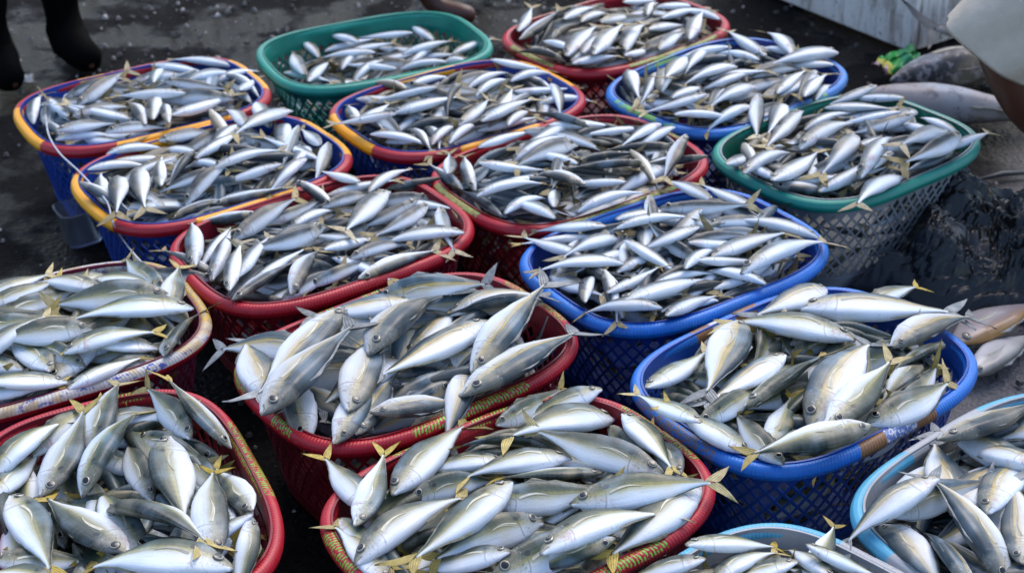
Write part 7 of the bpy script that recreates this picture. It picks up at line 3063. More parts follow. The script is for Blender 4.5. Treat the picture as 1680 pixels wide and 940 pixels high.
10 644 3010 44 566 3116 58 15 132 b 3
10 673 2995 15 826 3058 72 38 166 b 5
10 958 3220 49 892 3104 67 41 133 b 8
10 877 3311 91 964 3173 81 -39 163 b 4
10 560 3180 74 679 3293 95 22 164 b 7
10 647 3041 86 558 3173 96 34 159 b 1
10 638 3017 86 783 3018 70 34 145 b 3
10 912 3119 77 798 3034 92 -18 142 b 4
10 969 3189 84 876 3084 89 26 140 b 3
10 600 3235 112 575 3076 143 -7 161 b 8
10 588 3088 115 679 2979 136 -2 142 b 5
10 805 3046 86 654 2990 147 -54 161 b 6
10 895 3100 125 775 3011 121 41 150 b 0
10 930 3129 105 965 3260 125 -13 136 b 2
10 597 3236 166 556 3093 165 -18 149 b 0
10 627 3042 159 545 3174 168 40 155 b 5
10 768 3008 201 636 2991 124 -39 133 b 5
10 927 3119 168 807 3028 140 -34 151 b 6
10 979 3190 146 870 3072 166 7 161 b 1
10 625 2992 188 544 3102 199 53 137 b 9
10 670 2968 172 808 3018 208 11 147 b 1
10 802 3019 199 934 3117 175 15 165 b 3
10 902 3096 192 988 3196 182 6 131 b 6
11 -760 2587 69 -672 2426 47 29 184 s 2
11 -981 2530 47 -809 2624 55 -6 196 s 6
11 -1056 2481 53 -923 2569 48 14 160 s 4
11 -1012 2419 56 -887 2280 57 39 187 s 9
11 -831 2333 48 -1009 2293 33 -32 182 s 0
11 -739 2610 72 -657 2464 82 -46 167 s 9
11 -1057 2488 46 -909 2580 106 8 174 s 6
11 -987 2269 105 -1069 2404 58 -31 158 s 0
11 -808 2338 74 -976 2267 98 23 183 s 0
11 -748 2627 136 -652 2457 124 -12 195 s 5
11 -1001 2288 91 -1088 2445 155 40 180 s 7
11 -993 2266 137 -813 2315 119 -5 187 s 6
11 -655 2432 85 -805 2316 140 51 190 s 5
11 -660 2411 179 -734 2590 133 -51 194 s 0
11 -998 2310 144 -1083 2480 191 -6 190 s 7
11 -778 2332 140 -933 2251 158 -52 175 s 0
11 -687 2381 150 -829 2297 168 -24 166 s 6
11 -1106 2425 181 -1017 2263 213 59 185 s 0
12 -88 2310 40 -241 2490 58 26 237 m 5
12 -334 2408 59 -161 2534 44 -37 214 m 1
12 -310 2439 70 -311 2217 28 -56 222 m 6
12 -313 2346 36 -141 2219 68 58 214 m 0
12 -10 2331 75 -205 2187 40 45 242 m 0
12 -397 2303 66 -249 2481 123 38 231 m 6
12 -287 2169 80 -88 2269 76 -54 223 m 3
12 -3 2330 48 -201 2184 112 6 247 m 1
12 -248 2470 107 -408 2322 138 9 218 m 7
12 -110 2265 115 -302 2167 113 -59 216 m 7
12 -398 2286 109 -292 2469 190 53 211 m 3
12 34 2396 177 -130 2221 143 16 240 m 2
12 -395 2385 176 -302 2193 213 -19 213 m 7
12 -337 2325 224 -167 2179 167 -43 224 m 4
12 -172 2181 172 3 2308 226 -9 216 m 9
13 597 2425 52 708 2273 35 -13 188 s 1
13 610 2446 90 442 2385 2 -39 179 s 8
13 307 2247 9 454 2389 76 -56 205 s 1
13 579 2173 57 707 2313 48 57 190 s 2
13 461 2387 112 307 2262 57 17 198 s 6
13 721 2269 129 612 2437 128 47 201 s 3
13 452 2397 155 311 2288 77 40 179 s 7
13 411 2115 136 301 2272 89 59 191 s 8
13 619 2402 142 713 2241 167 0 187 s 6
13 451 2408 183 318 2308 150 -49 166 s 0
13 620 2170 183 467 2063 136 -4 187 s 1
13 598 2159 140 727 2279 187 -25 176 s 0
13 638 2435 174 741 2292 211 46 176 s 5
13 622 2470 203 448 2415 198 -7 183 s 9
13 420 2372 186 282 2221 200 -8 205 s 3
13 387 2098 194 280 2246 183 -39 182 s 4
13 554 2125 187 384 2070 184 -20 178 s 8
13 622 2166 176 741 2293 196 39 174 s 2
14 -649 1749 58 -469 1827 55 45 197 s 8
14 -503 1994 61 -451 1844 32 -38 159 s 5
14 -774 2082 72 -753 1914 12 34 169 s 5
14 -679 1773 46 -756 1926 36 1 171 s 4
14 -635 1734 83 -461 1811 73 -23 190 s 6
14 -505 2008 87 -446 1850 75 -59 168 s 9
14 -743 1897 80 -797 2047 94 -22 159 s 3
14 -753 1927 71 -672 1759 104 -57 186 s 9
14 -509 1821 119 -687 1758 114 -25 189 s 8
14 -443 1839 130 -486 1993 114 33 160 s 7
14 -629 2165 125 -776 2100 123 52 161 s 0
14 -735 1863 107 -640 1728 123 -3 165 s 7
14 -677 1745 164 -503 1787 150 -56 179 s 4
14 -738 1873 161 -628 1723 172 -49 186 s 9
14 -623 1713 194 -477 1774 191 37 158 s 3
14 -428 1881 222 -500 2054 184 6 188 s 9
14 -745 2087 193 -565 2157 211 -57 194 s 6
14 -757 1882 199 -682 1739 207 49 162 s 0
15 99 2037 16 172 1881 69 21 172 s 8
15 -47 2033 37 -194 1909 44 5 193 s 9
15 -138 1877 43 -10 1751 38 4 180 s 8
15 -67 1739 54 81 1816 50 -30 168 s 7
15 202 1925 58 51 1797 45 11 197 s 0
15 -142 1866 78 -8 1746 90 2 180 s 5
15 -64 1732 96 103 1828 74 -15 193 s 4
15 214 1968 65 100 1816 92 25 189 s 1
15 -209 1912 111 -97 2032 140 7 164 s 8
15 -158 1871 125 -35 1730 100 56 187 s 5
15 113 1832 123 -38 1729 139 44 183 s 6
15 44 1783 118 204 1900 140 -31 198 s 3
15 226 1951 148 114 2112 163 -6 196 s 6
15 -56 1721 157 -190 1867 163 7 198 s 7
15 -14 1733 163 125 1827 146 38 167 s 5
15 222 1921 154 103 1807 145 5 165 s 9
15 -143 1796 201 -215 1939 188 6 160 s 2
15 -6 1732 179 132 1827 211 -10 168 s 2
15 210 1895 174 54 1775 213 13 197 s 6
16 264 1677 80 412 1737 26 -41 160 s 3
16 125 1487 27 195 1628 85 13 157 s 9
16 130 1466 62 233 1363 56 -5 146 s 4
16 247 1360 55 389 1432 47 24 159 s 0
16 451 1501 17 335 1385 65 51 164 s 3
16 449 1504 64 483 1672 42 -57 171 s 7
16 118 1525 97 204 1642 73 8 144 s 7
16 225 1370 83 115 1479 103 24 155 s 6
16 260 1353 91 403 1446 85 -37 170 s 6
16 378 1421 94 484 1529 76 35 152 s 1
16 462 1512 103 494 1665 88 -47 157 s 6
16 263 1347 125 137 1457 125 8 168 s 9
16 404 1454 102 276 1349 126 -21 165 s 8
16 362 1398 140 466 1503 99 -18 147 s 7
16 452 1495 118 518 1651 144 -48 169 s 3
16 131 1572 129 127 1436 169 -43 137 s 5
16 129 1446 171 235 1342 150 36 149 s 9
16 208 1375 142 372 1398 162 5 166 s 3
16 348 1378 139 459 1489 176 25 157 s 0
16 530 1601 152 440 1466 164 -34 163 s 8
16 251 1705 166 145 1597 211 6 152 s 9
16 185 1630 204 96 1498 190 -32 160 s 8
16 197 1377 191 97 1480 189 28 143 s 3
16 356 1387 208 222 1340 198 60 143 s 3
16 538 1610 197 458 1474 187 -33 158 s 8
17 615 1875 64 771 2025 28 5 216 m 2
17 647 1935 69 761 1739 31 11 227 m 3
17 902 1825 61 715 1717 44 20 216 m 7
17 863 1788 42 1016 1932 71 59 210 m 9
17 687 1958 81 864 2092 95 0 222 m 2
17 620 1907 101 720 1740 82 -40 195 m 8
17 902 1823 99 707 1714 63 -20 223 m 2
17 1023 1949 111 887 1778 71 20 219 m 8
17 705 1970 140 890 2100 109 13 226 m 8
17 756 2027 162 612 1907 84 -2 187 m 0
17 635 1856 119 764 1694 136 -16 207 m 9
17 919 1818 120 743 1696 106 -50 215 m 1
17 1021 1897 119 853 1752 141 41 222 m 3
17 705 1990 164 591 1850 154 14 180 m 4
17 755 1689 170 622 1829 148 18 193 m 1
17 725 1689 142 922 1797 168 35 224 m 7
17 710 1988 198 897 2114 195 27 226 m 2
17 713 1991 181 594 1829 208 -52 201 m 3
17 597 1898 203 716 1719 165 29 215 m 5
17 914 1803 195 727 1683 200 -57 222 m 1
17 922 1802 195 1040 1956 190 11 194 m 7
'''
NICK = {1: 'the back left yellow-red basket', 2: 'the teal basket', 3: 'the farthest red basket', 4: 'the middle yellow-red basket', 5: 'the green-banded blue basket',
        6: 'the near yellow-red basket', 7: 'the plain red basket', 8: 'the olive-banded red basket', 9: 'the plain blue basket', 10: 'the dark green basket', 11: 'the sacking-rimmed basket',
        12: 'the mackerel basket', 13: 'the brown-taped blue basket', 14: 'the bottom left red basket', 15: 'the bottom middle red basket', 16: 'the bottom cyan basket', 17: 'the right-hand cyan basket'}
ORD = ['first', 'second', 'third', 'fourth', 'fifth', 'sixth', 'seventh', 'eighth', 'ninth', 'tenth', 'eleventh', 'twelfth', 'thirteenth', 'fourteenth', 'fifteenth', 'sixteenth', 'seventeenth', 'eighteenth', 'nineteenth', 'twentieth']


def screen(P):
    d = Vector(P) - Vector((0, 0, CAM_H))
    f = d.dot(F0)
    return d.dot(RIGHT) / f, -d.dot(UP) / f


fish_rows = rows(FISH)
labels = {}
for b in range(1, 18):
    ids = [i for i, r in enumerate(fish_rows) if r[0] == b]
    mid = {i: screen((Vector(fish_rows[i][1]) * .6 + Vector(fish_rows[i][2]) * .4)) for i in ids}
    ids.sort(key=lambda i: mid[i][1])
    nband = 1 if len(ids) < 7 else (2 if len(ids) < 16 else 3)
    names = {1: ['top'], 2: ['back half', 'front half'], 3: ['back', 'middle', 'front']}[nband]
    for k in range(nband):
        part = ids[len(ids) * k // nband: len(ids) * (k + 1) // nband]
        part.sort(key=lambda i: mid[i][0])
        for j, i in enumerate(part):
            r = fish_rows[i]
            a = abs(r[3])
            tone = 'dark-backed' if a <= 60 else ('silver' if a < 95 else 'white-bellied')
            hx, hy = screen(r[1])
            tx, ty = screen(r[2])
            dx, dy = hx - tx, hy - ty
            face = ('left' if dx < 0 else 'right') if abs(dx) > abs(dy) else ('down' if dy > 0 else 'up')
            labels[i] = '%s fish, head %s, %s from left along %s of %s' % (tone, face, ORD[j], names[k], NICK[b])
for i, (b, H, T, A, L, k, bd) in enumerate(fish_rows):
    place_fish(k, H, T, A, L, bd, labels[i], 'fish heaped in the baskets', k in 'sm')

# the small and mostly buried rest of the catch, under and behind the fish above
V, Fc, UV, MI = [], [], [], []
MLIST = [SKIN['s'], SKIN['b'], SKIN['m'], TAILM['s'], TAILM['b'], TAILM['m']]
_low = {}
for (b, H, T, A, L, k, bd) in rows(HEAP):
    bd = bd % 5 + (0 if A > 0 else 5)
    if (k, bd) not in _low:
        _low[(k, bd)] = (body_mesh(k, bd, 10, 12, False), tail_mesh(k, bd))
    M = fish_matrix(H, T, A, L)
    for (dv, df, du), mi in zip(_low[(k, bd)], ('sbm'.index(k), 3 + 'sbm'.index(k))):
        o = len(V)
        V += [M @ q for q in dv]
        UV += du
        Fc += [tuple(o + t for t in f) for f in df]
        MI += [mi] * len(df)
heap = mesh_obj('heaped_fish', V, Fc, MLIST, None, UV, mat_idx=MI)
heap['kind'] = 'stuff'
heap['label'] = 'small silver fish buried deeper in the heaps and behind the lattice'

# ================================================================== things round the baskets
# white foam box, dirty, at the back
foam = plain('dirty_foam', (.90, .85, .77), 0.75, 0.3, 0.12, 6)
n_, l_ = foam.node_tree.nodes, foam.node_tree.links
b_ = n_['Principled BSDF']
src = b_.inputs['Base Color'].links[0].from_socket
pp = objpos(n_, l_)
mp = n_.new('ShaderNodeMapping')
mp.inputs['Scale'].default_value = (9, 9, 1.6)
l_.new(pp, mp.inputs['Vector'])
stn = smooth(n_, l_, noise(n_, l_, mp.outputs[0], 2.2, 5, 0.7), 0.46, 0.66)
c_ = mixc(n_, l_, mth(n_, l_, 'MULTIPLY', stn, 0.75), src, (.30, .22, .17))
st2 = smooth(n_, l_, noise(n_, l_, pp, 26, 5, 0.7), 0.58, 0.68)
c_ = mixc(n_, l_, mth(n_, l_, 'MULTIPLY', st2, 0.7), c_, (.09, .075, .065))
l_.new(c_, b_.inputs['Base Color'])
bead = n_.new('ShaderNodeTexVoronoi')
bead.inputs['Scale'].default_value = 160
l_.new(pp, bead.inputs['Vector'])
bump(n_, l_, b_, bead.outputs['Distance'], 0.35, 0.004)


def box_bm(bm, x0, x1, y0, y1, z0, z1, bev=0.0):
    r = bmesh.ops.create_cube(bm, size=1.0)
    for v in r['verts']:
        v.co = Vector(((x0 + x1) / 2 + v.co.x * (x1 - x0), (y0 + y1) / 2 + v.co.y * (y1 - y0), (z0 + z1) / 2 + v.co.z * (z1 - z0)))
    if bev:
        es = list({e for v in r['verts'] for e in v.link_edges})
        bmesh.ops.bevel(bm, geom=es, offset=bev, segments=2, affect='EDGES')


def bm_obj(name, bm, mat, parent=None, smooth_=False):
    me = bpy.data.meshes.new(name)
    bm.to_mesh(me)
    bm.free()
    me.materials.append(mat)
    if smooth_:
        me.polygons.foreach_set('use_smooth', [True] * len(me.polygons))
    o = bpy.data.objects.new(name, me)
    COL.objects.link(o)
    if parent is not None:
        o.parent = parent
    return o


corner = Vector((1.20, 4.335, 0))
ang = math.atan2(4.815 - 4.345, 0.891 - 1.197)          # along the long front face
fb = thing('foam_box', 'dirty white foam box with brown stains on the dark ground', 'box', corner, ang)
# local x runs along the front face away from the near corner, local -y runs along the right end
LX, LY, HZ, TK = 0.78, 0.50, 0.40, 0.03
bm = bmesh.new()
box_bm(bm, 0, LX, -TK, 0, 0, HZ, 0.006)
bm_obj('front_panel', bm, foam, fb)
bm = bmesh.new()
box_bm(bm, 0, LX, -LY, -LY + TK, 0, HZ, 0.006)
bm_obj('back_panel', bm, foam, fb)
bm = bmesh.new()
box_bm(bm, LX - TK, LX, -LY + TK + .002, -TK - .002, 0, HZ, 0.004)
bm_obj('end_panel', bm, foam, fb)
bm = bmesh.new()      # the end with the hand slot
box_bm(bm, 0.001, TK, -LY + TK + .002, -TK - .002, 0, 0.255, 0.004)
box_bm(bm, 0.001, TK, -LY + TK + .002, -0.26, 0.257, 0.30, 0.002)
box_bm(bm, 0.001, TK, -0.13, -TK - .002, 0.257, 0.30, 0.002)
box_bm(bm, 0.001, TK, -LY + TK + .002, -TK - .002, 0.302, HZ, 0.004)
bm_obj('end_panel', bm, foam, fb)
bm = bmesh.new()
box_bm(bm, TK + .002, LX - TK - .002, -LY + TK + .002, -TK - .002, 0.002, 0.03)
bm_obj('floor_panel', bm, foam, fb)
bm = bmesh.new()
box_bm(bm, -.012, LX + .012, -LY - .012, .012, HZ + .003, HZ + .045, 0.008)
bm_obj('lid', bm, foam, fb)

# three big dark fish lying on the ground by the box
for (h, t, zh, zt, A, L, lab) in (
        ((1456, 128), (1700, 92), .075, .07, 72, .58, 'large dark grey fish on the ground beside the green wrapper'),
        ((1385, 158), (1720, 190), .065, .05, -112, .62, 'large pale bellied fish on the ground behind the dark green basket'),
        ((1690, 40), (1520, 52), .06, .16, 40, .52, 'large blackish fish with raised crescent tail against the foam box')):
    H, T = unproj(*h, zh), unproj(*t, zt)
    T = H + (T - H).normalized() * L
    place_fish('t', H, T, A, L, 2, lab, 'large fish on the ground by the foam box', True, 'large_fish', 'large fish')

# fish lying loose on the ground by the brown-taped blue basket
def loose_material(name, c_top, c_mid, c_low):
    m, n, l, b = new_mat(name)
    uv, u, v = uvnode(n, l)
    f = noise(n, l, objpos(n, l), 8, 4, 0.6)
    t = mth(n, l, 'ADD', v, mth(n, l, 'MULTIPLY', mth(n, l, 'SUBTRACT', f, 0.5), 0.25))
    l.new(ramp(n, l, t, [(0.05, c_top), (0.35, c_mid), (0.75, c_low)]), b.inputs['Base Color'])
    b.inputs['Roughness'].default_value = 0.33
    b.inputs['Coat Weight'].default_value = 0.3
    return m


PINK = loose_material('skin_snapper', (.40, .20, .05), (.34, .26, .24), (.42, .37, .36))
GRYF = loose_material('skin_grunt', (.15, .14, .12), (.36, .33, .30), (.58, .56, .56))


def deep_fish(name, label, cat, H, T, A, L, mat, depth):
    root = bpy.data.objects.new(name, None)
    root.empty_display_size = 0.02
    COL.objects.link(root)
    root.matrix_world = fish_matrix(H, T, A, L)
    tag(root, label, cat)
    for nm, dat, mt in (('body', body_mesh('m', 2), mat), ('tail_fin', tail_mesh('m', 2, 3), TAILM['m']), ('eye', eye_mesh('m', 2, 1), EYEM), ('eye', eye_mesh('m', 2, -1), EYEM), ('dorsal_fin', median_fin_mesh('m', 2), TAILM['m']), ('pectoral_fin', pectoral_mesh('m', 2, 1), FINM), ('pectoral_fin', pectoral_mesh('m', 2, -1), FINM)):
        Vx, Fx, Ux = dat
        Vx = [Vector((p.x, p.y * 1.15, p.z * depth)) for p in Vx]
        mesh_obj(nm, Vx, Fx, mt, root, Ux)
    return root


H, T = unproj(1560, 560, .05), unproj(1760, 470, .06)
deep_fish('loose_fish', 'deep bodied tan fish with orange back on the ground beside the taped basket', 'fish', H, H + (T - H).normalized() * .30, 78, .30, PINK, 1.35)
H, T = unproj(1588, 612, .035), unproj(1740, 520, .035)
deep_fish('loose_fish', 'pale fish with dark eye lying below the tan orange backed fish', 'fish', H, H + (T - H).normalized() * .26, 95, .26, GRYF, 1.0)
H, T = unproj(1560, 372, .03), unproj(1645, 362, .07)
place_fish('s', H, H + (T - H).normalized() * .2, 60, .2, 1, 'fish with upright yellow tail behind the black plastic bag', None, True, 'loose_fish', 'fish')
H, T = unproj(1740, 400, .03), unproj(1668, 372, .05)
place_fish('s', H, H + (T - H).normalized() * .2, 80, .2, 2, 'half hidden fish at the edge behind the black plastic bag', None, True, 'loose_fish', 'fish')
H, T = unproj(1500, 520, .2), unproj(1545, 470, .2)

# crumpled black plastic bag
mb, n, l, b = new_mat('black_film')
b.inputs['Base Color'].default_value = (.004, .004, .0045, 1)
b.inputs['Roughness'].default_value = 0.22
b.inputs['Specular IOR Level'].default_value = 0.42
p = objpos(n, l)
r1 = n.new('ShaderNodeTexNoise')
r1.noise_type = 'RIDGED_MULTIFRACTAL'
r1.inputs['Scale'].default_value = 9
r1.inputs['Detail'].default_value = 4
l.new(p, r1.inputs['Vector'])
bump(n, l, b, r1.outputs['Fac'], 0.45, 0.008)
V, Fc = [], []
NU, NV = 90, 60
c00, c10, c11, c01 = (Vector((.73, 2.93, 0)), Vector((1.36, 2.70, 0)), Vector((1.44, 3.10, 0)), Vector((1.075, 3.40, 0)))
NU, NV = 150, 110
for j in range(NV + 1):
    for i in range(NU + 1):
        fu, fv = i / NU, j / NV
        P = c00.lerp(c10, fu).lerp(c01.lerp(c11, fu), fv)
        ex = min(fu, 1 - fu, fv, 1 - fv) * 2
        q = Vector((P.x * 5, P.y * 5, 0))
        P += Vector((mnoise.noise(q), mnoise.noise(q + Vector((9, 4, 2))), 0)) * 0.045
        env = min(1, ex * 3)
        wq = Vector((P.x + .05 * mnoise.noise(q * 2), P.y + .05 * mnoise.noise(q * 2 + Vector((5, 1, 1))), 0))
        d1 = mnoise.voronoi(Vector((wq.x * 6 - wq.y * 2, wq.y * 5 + wq.x * 1.5, .3)))[0]
        d2 = mnoise.voronoi(Vector((wq.x * 13 + 4, wq.y * 24, 2.3)))[0]
        d3 = mnoise.voronoi(Vector((wq.x * 55, wq.y * 50, 1.3)))[0]
        z = 0.006 + env * (.10 + .09 * mnoise.noise(q * .8) + .10 * (d1[1] - d1[0]) + .036 * (d2[1] - d2[0]) + .010 * (d3[1] - d3[0]))
        V.append((P.x, P.y, max(0.003, z)))
for j in range(NV):
    for i in range(NU):
        a = j * (NU + 1) + i
        Fc.append((a, a + 1, a + NU + 2, a + NU + 1))
bag = mesh_obj('plastic_bag', V, Fc, mb, smooth_=False)
tag(bag, 'crumpled shiny black plastic bag lying beside the dark green basket', 'bag')
so = bag.modifiers.new('thickness', 'SOLIDIFY')
so.thickness = 0.002

# green and yellow wrapper
wr, n, l, b = new_mat('printed_wrapper')
p = objpos(n, l)
sx = n.new('ShaderNodeSeparateXYZ')
l.new(p, sx.inputs[0])
f = noise(n, l, p, 16, 2, 0.5)
t = mth(n, l, 'ADD', mth(n, l, 'MULTIPLY', sx.outputs[0], 6.0), mth(n, l, 'MULTIPLY', f, 0.5))
l.new(ramp(n, l, t, [(0.0, (.45, .47, .02)), (0.10, (.50, .48, .03)), (0.2, (.45, .28, .30)), (0.32, (.50, .46, .04)), (0.42, (.02, .30, .05)), (0.62, (.02, .25, .09)), (0.8, (.015, .22, .06))], 'CONSTANT'), b.inputs['Base Color'])
b.inputs['Roughness'].default_value = 0.3
V, Fc = [], []
NU, NV = 22, 12
A0, A1 = unproj(1440, 122, .02), unproj(1502, 92, .06)
ax = (A1 - A0)
for j in range(NV + 1):
    for i in range(NU + 1):
        fu, fv = i / NU, j / NV
        z = 0.012 * math.sin(fv * 3.1) + 0.035 * abs(mnoise.noise(Vector((fu * 5, fv * 4, 2)))) + .035 * fu * fv
        V.append((fu * ax.length * 1.0, (fv - .5) * .085 + .02 * mnoise.noise(Vector((fu * 3, fv * 5, 7))), z + .02))
for j in range(NV):
    for i in range(NU):
        a = j * (NU + 1) + i
        Fc.append((a, a + 1, a + NU + 2, a + NU + 1))
wo = mesh_obj('wrapper', V, Fc, wr)
wo.location = (A0.x, A0.y, 0.012)
wo.rotation_euler = (0, 0, math.atan2(ax.y, ax.x))
wo.modifiers.new('thickness', 'SOLIDIFY').thickness = 0.0015
tag(wo, 'crumpled green and yellow wrapper in front of the foam box', 'wrapper')

# thin stick on the pale ground
P0, P1 = unproj(1600, 296, .008), unproj(1690, 283, .008)
V, Fc = tube([P0, P0.lerp(P1, .5) + Vector((0, .006, .004)), P1], [.003, .007, .005], 7)
tag(mesh_obj('stick', V, Fc, plain('stick_grey', (.045, .05, .055), 0.5)), 'thin dark stick on the pale ground right of the green basket', 'stick')

# white cord lying over the two yellow-red baskets
cord = plain('white_cord', (.55, .56, .62), 0.6, 0.3, 0.3, 220)
pts = [(75, 190, .262), (80, 222, .272), (98, 252, .265), (128, 280, .255), (152, 305, .272), (176, 332, .273), (184, 362, .262), (192, 378, .23), (204, 396, .20), (216, 412, .21), (232, 430, .256), (246, 440, .262)]
P = [unproj(*q) for q in pts]
fine = []
for i in range(len(P) - 1):
    for k in range(6):
        f = k / 6
        a = P[max(i - 1, 0)]
        d = P[min(i + 2, len(P) - 1)]
        fine.append(0.5 * ((2 * P[i]) + (P[i + 1] - a) * f + (2 * a - 5 * P[i] + 4 * P[i + 1] - d) * f * f + (3 * P[i] - a - 3 * P[i + 1] + d) * f ** 3))
fine.append(P[-1])
V, Fc = tube(fine, .0019, 7)
tag(mesh_obj('cord', V, Fc, cord), 'thin white twisted cord trailing over the yellow and red basket rims', 'cord')

# clear plastic tub on the dark ground
tub, n, l, b = new_mat('cloudy_plastic')
b.inputs['Base Color'].default_value = (.72, .76, .85, 1)
b.inputs['Transmission Weight'].default_value = 0.93
b.inputs['Roughness'].default_value = 0.18
b.inputs['IOR'].default_value = 1.3
tp = unproj(136, 396, 0.0)
prof = [(0.0, .003), (.036, .003), (.040, .008), (.046, .085), (.050, .088), (.050, .092), (.045, .092), (.038, .012), (0.0, .008)]
V, Fc = [], []
sg = 28
for r_, z in prof:
    for k in range(sg):
        t = 6.28318 * k / sg
        sq = (abs(math.cos(t)) ** 5 + abs(math.sin(t)) ** 5) ** (-1 / 5)
        V.append((r_ * sq * math.cos(t), r_ * sq * math.sin(t), z))
for i in range(len(prof) - 1):
    for k in range(sg):
        Fc.append((i * sg + k, i * sg + (k + 1) % sg, (i + 1) * sg + (k + 1) % sg, (i + 1) * sg + k))
to = mesh_obj('plastic_tub', V, Fc, tub)
to.location = (tp.x, tp.y, 0.001)
to.rotation_euler = (0, 0, .55)
tag(to, 'clear plastic tub on the dark ground beside the near yellow-red basket', 'tub')

# scrap of clear film near the boots
fp = unproj(32, 135, 0.0)
V, Fc = [], []
for j in range(7):
    for i in range(9):
        V.append(((i / 8 - .5) * .085, (j / 6 - .5) * .075, .006 + .012 * abs(mnoise.noise(Vector((i * .5, j * .6, 5))))))
for j in range(6):
    for i in range(8):
        a = j * 9 + i
        Fc.append((a, a + 1, a + 10, a + 9))
fo = mesh_obj('film_scrap', V, Fc, plain('film_grey', (.07, .072, .078), 0.25, 0.6, 0.4, 40))
fo.location = (fp.x, fp.y, 0)
fo.rotation_euler = (0, 0, .3)
fo.modifiers.new('thickness', 'SOLIDIFY').thickness = 0.001
tag(fo, 'scrap of greyish clear film on the ground beside the black boots', 'scrap')


# ================================================================== people at the edges
def limb_mesh(name, joints, edges, radii, mat, parent=None, sub=2, root_i=0):
    me = bpy.data.meshes.new(name)
    me.from_pydata([tuple(j) for j in joints], edges, [])
    me.materials.append(mat)
    o = bpy.data.objects.new(name, me)
    COL.objects.link(o)
    if parent is not None:
        o.parent = parent
    o.modifiers.new('skin', 'SKIN').use_smooth_shade = True
    if not me.skin_vertices:
        bpy.context.view_layer.objects.active = o
    sv = me.skin_vertices[0].data
    for i, r in enumerate(radii):
        sv[i].radius = (r, r) if not isinstance(r, tuple) else r
        sv[i].use_root = (i == root_i)
    s = o.modifiers.new('smooth', 'SUBSURF')
    s.levels = s.render_levels = sub
    return o


def cloth_tube(name, rings, mat, parent, seg=26, folds=0.006, thick=0.004):
    """rings: (centre, axis, rx, ry) from hem to waist; an open garment tube with folds and real thickness."""
    V, Fc = [], []
    for i, (c, ax_, rx, ry) in enumerate(rings):
        a = Vector(ax_).normalized()
        e1 = a.cross(Vector((0, 1, 0.2))).normalized()
        e2 = a.cross(e1)
        for k in range(seg):
            t = 2 * math.pi * k / seg
            fo_ = folds * (math.sin(3 * t + i * .7) + .7 * math.sin(5 * t - i * 1.1) + 1.3 * mnoise.noise(Vector((math.cos(t) * 2, math.sin(t) * 2, i * .6))))
            V.append(Vector(c) + e1 * (rx + fo_) * math.cos(t) + e2 * (ry + fo_) * math.sin(t))
    for i in range(len(rings) - 1):
        for k in range(seg):
            Fc.append((i * seg + k, i * seg + (k + 1) % seg, (i + 1) * seg + (k + 1) % seg, (i + 1) * seg + k))
    o = mesh_obj(name, V, Fc, mat, parent)
    o.modifiers.new('thickness', 'SOLIDIFY').thickness = thick
    s = o.modifiers.new('smooth', 'SUBSURF')
    s.levels = s.render_levels = 1
    return o


SKINM = plain('brown_skin', (.085, .030, .018), 0.42, 0.5, 0.15, 12)
HAIRM = plain('black_hair', (.01, .009, .008), 0.5)
BEIGE = plain('beige_cloth', (.56, .49, .40), 0.85, 0.2, 0.07, 40, 0.004)
BLACKC = plain('black_rubber', (.002, .002, .0022), 0.8, 0.04, 0.3)
DARKC = plain('dark_cloth', (.0035, .0035, .004), 0.95, 0.03, 0.2)
GREYC = plain('grey_shirt', (.12, .12, .13), 0.9, 0.2, 0.15)


def face_bits(parent, c, fw, r):
    """Eyes, nose, mouth and ears on a head at c that looks along fw."""
    fw = Vector(fw).normalized()
    sd_ = fw.cross(Vector((0, 0, 1))).normalized()
    upv = sd_.cross(fw)
    for s in (1, -1):
        bm = bmesh.new()
        bmesh.ops.create_uvsphere(bm, u_segments=10, v_segments=8, radius=.012)
        o = bm_obj('eye', bm, EYEM, parent, True)
        o.location = c + fw * r * .9 + sd_ * s * .032 + upv * .005


def person(label, place, joints, radii, edges, head, look, hair=True):
    root = thing('person', label, 'person', place)
    body = limb_mesh('body', joints, edges, radii, SKINM, root)
    bm = bmesh.new()
    bmesh.ops.create_uvsphere(bm, u_segments=18, v_segments=12, radius=1.0)
    for v in bm.verts:
        v.co = Vector((v.co.x * .088, v.co.y * .10, v.co.z * .115))
    for v in [v for v in bm.verts if v.co.z < -.01 and (v.co.dot(Vector(look)) > -.02)]:
        bm.verts.remove(v)
    h = bm_obj('hair', bm, HAIRM, root, True)
    h.location = Vector(head) + Vector((0, 0, .022))
    face_bits(root, Vector(head), look, .095)
    return root


# the person in beige shorts bending over at the right: only one knee shows
K = unproj(1644, 100, .42)
place = Vector((K.x + .24, K.y + .06, 0))
J = lambda dx, dy, z: Vector((K.x + dx, K.y + dy, z)) - place
joints = [J(.24, .06, .80),                                   # 0 pelvis
          J(.17, -.02, .74), J(-.025, 0, .47), J(.07, .01, .31), J(.30, .06, .085), J(.21, .02, .03),      # 1-5 near leg to toes
          J(.25, .15, .74), J(.22, .20, .45), J(.27, .21, .32), J(.34, .22, .085), J(.25, .21, .03),     # 6-10 far leg
          J(.20, .08, .98), J(.20, .09, 1.18), J(.17, .09, 1.33), J(.13, .09, 1.45), J(.10, .09, 1.55),  # 11 waist 12 chest 13 neck base 14 neck/jaw 15 crown
          J(.15, -.08, 1.30), J(.12, -.14, 1.04), J(.02, -.10, .84), J(-.02, -.09, .77),                 # 16-19 arm
          J(.24, .26, 1.30), J(.30, .30, 1.03), J(.24, .28, .80), J(.22, .27, .73)]                      # 20-23 arm
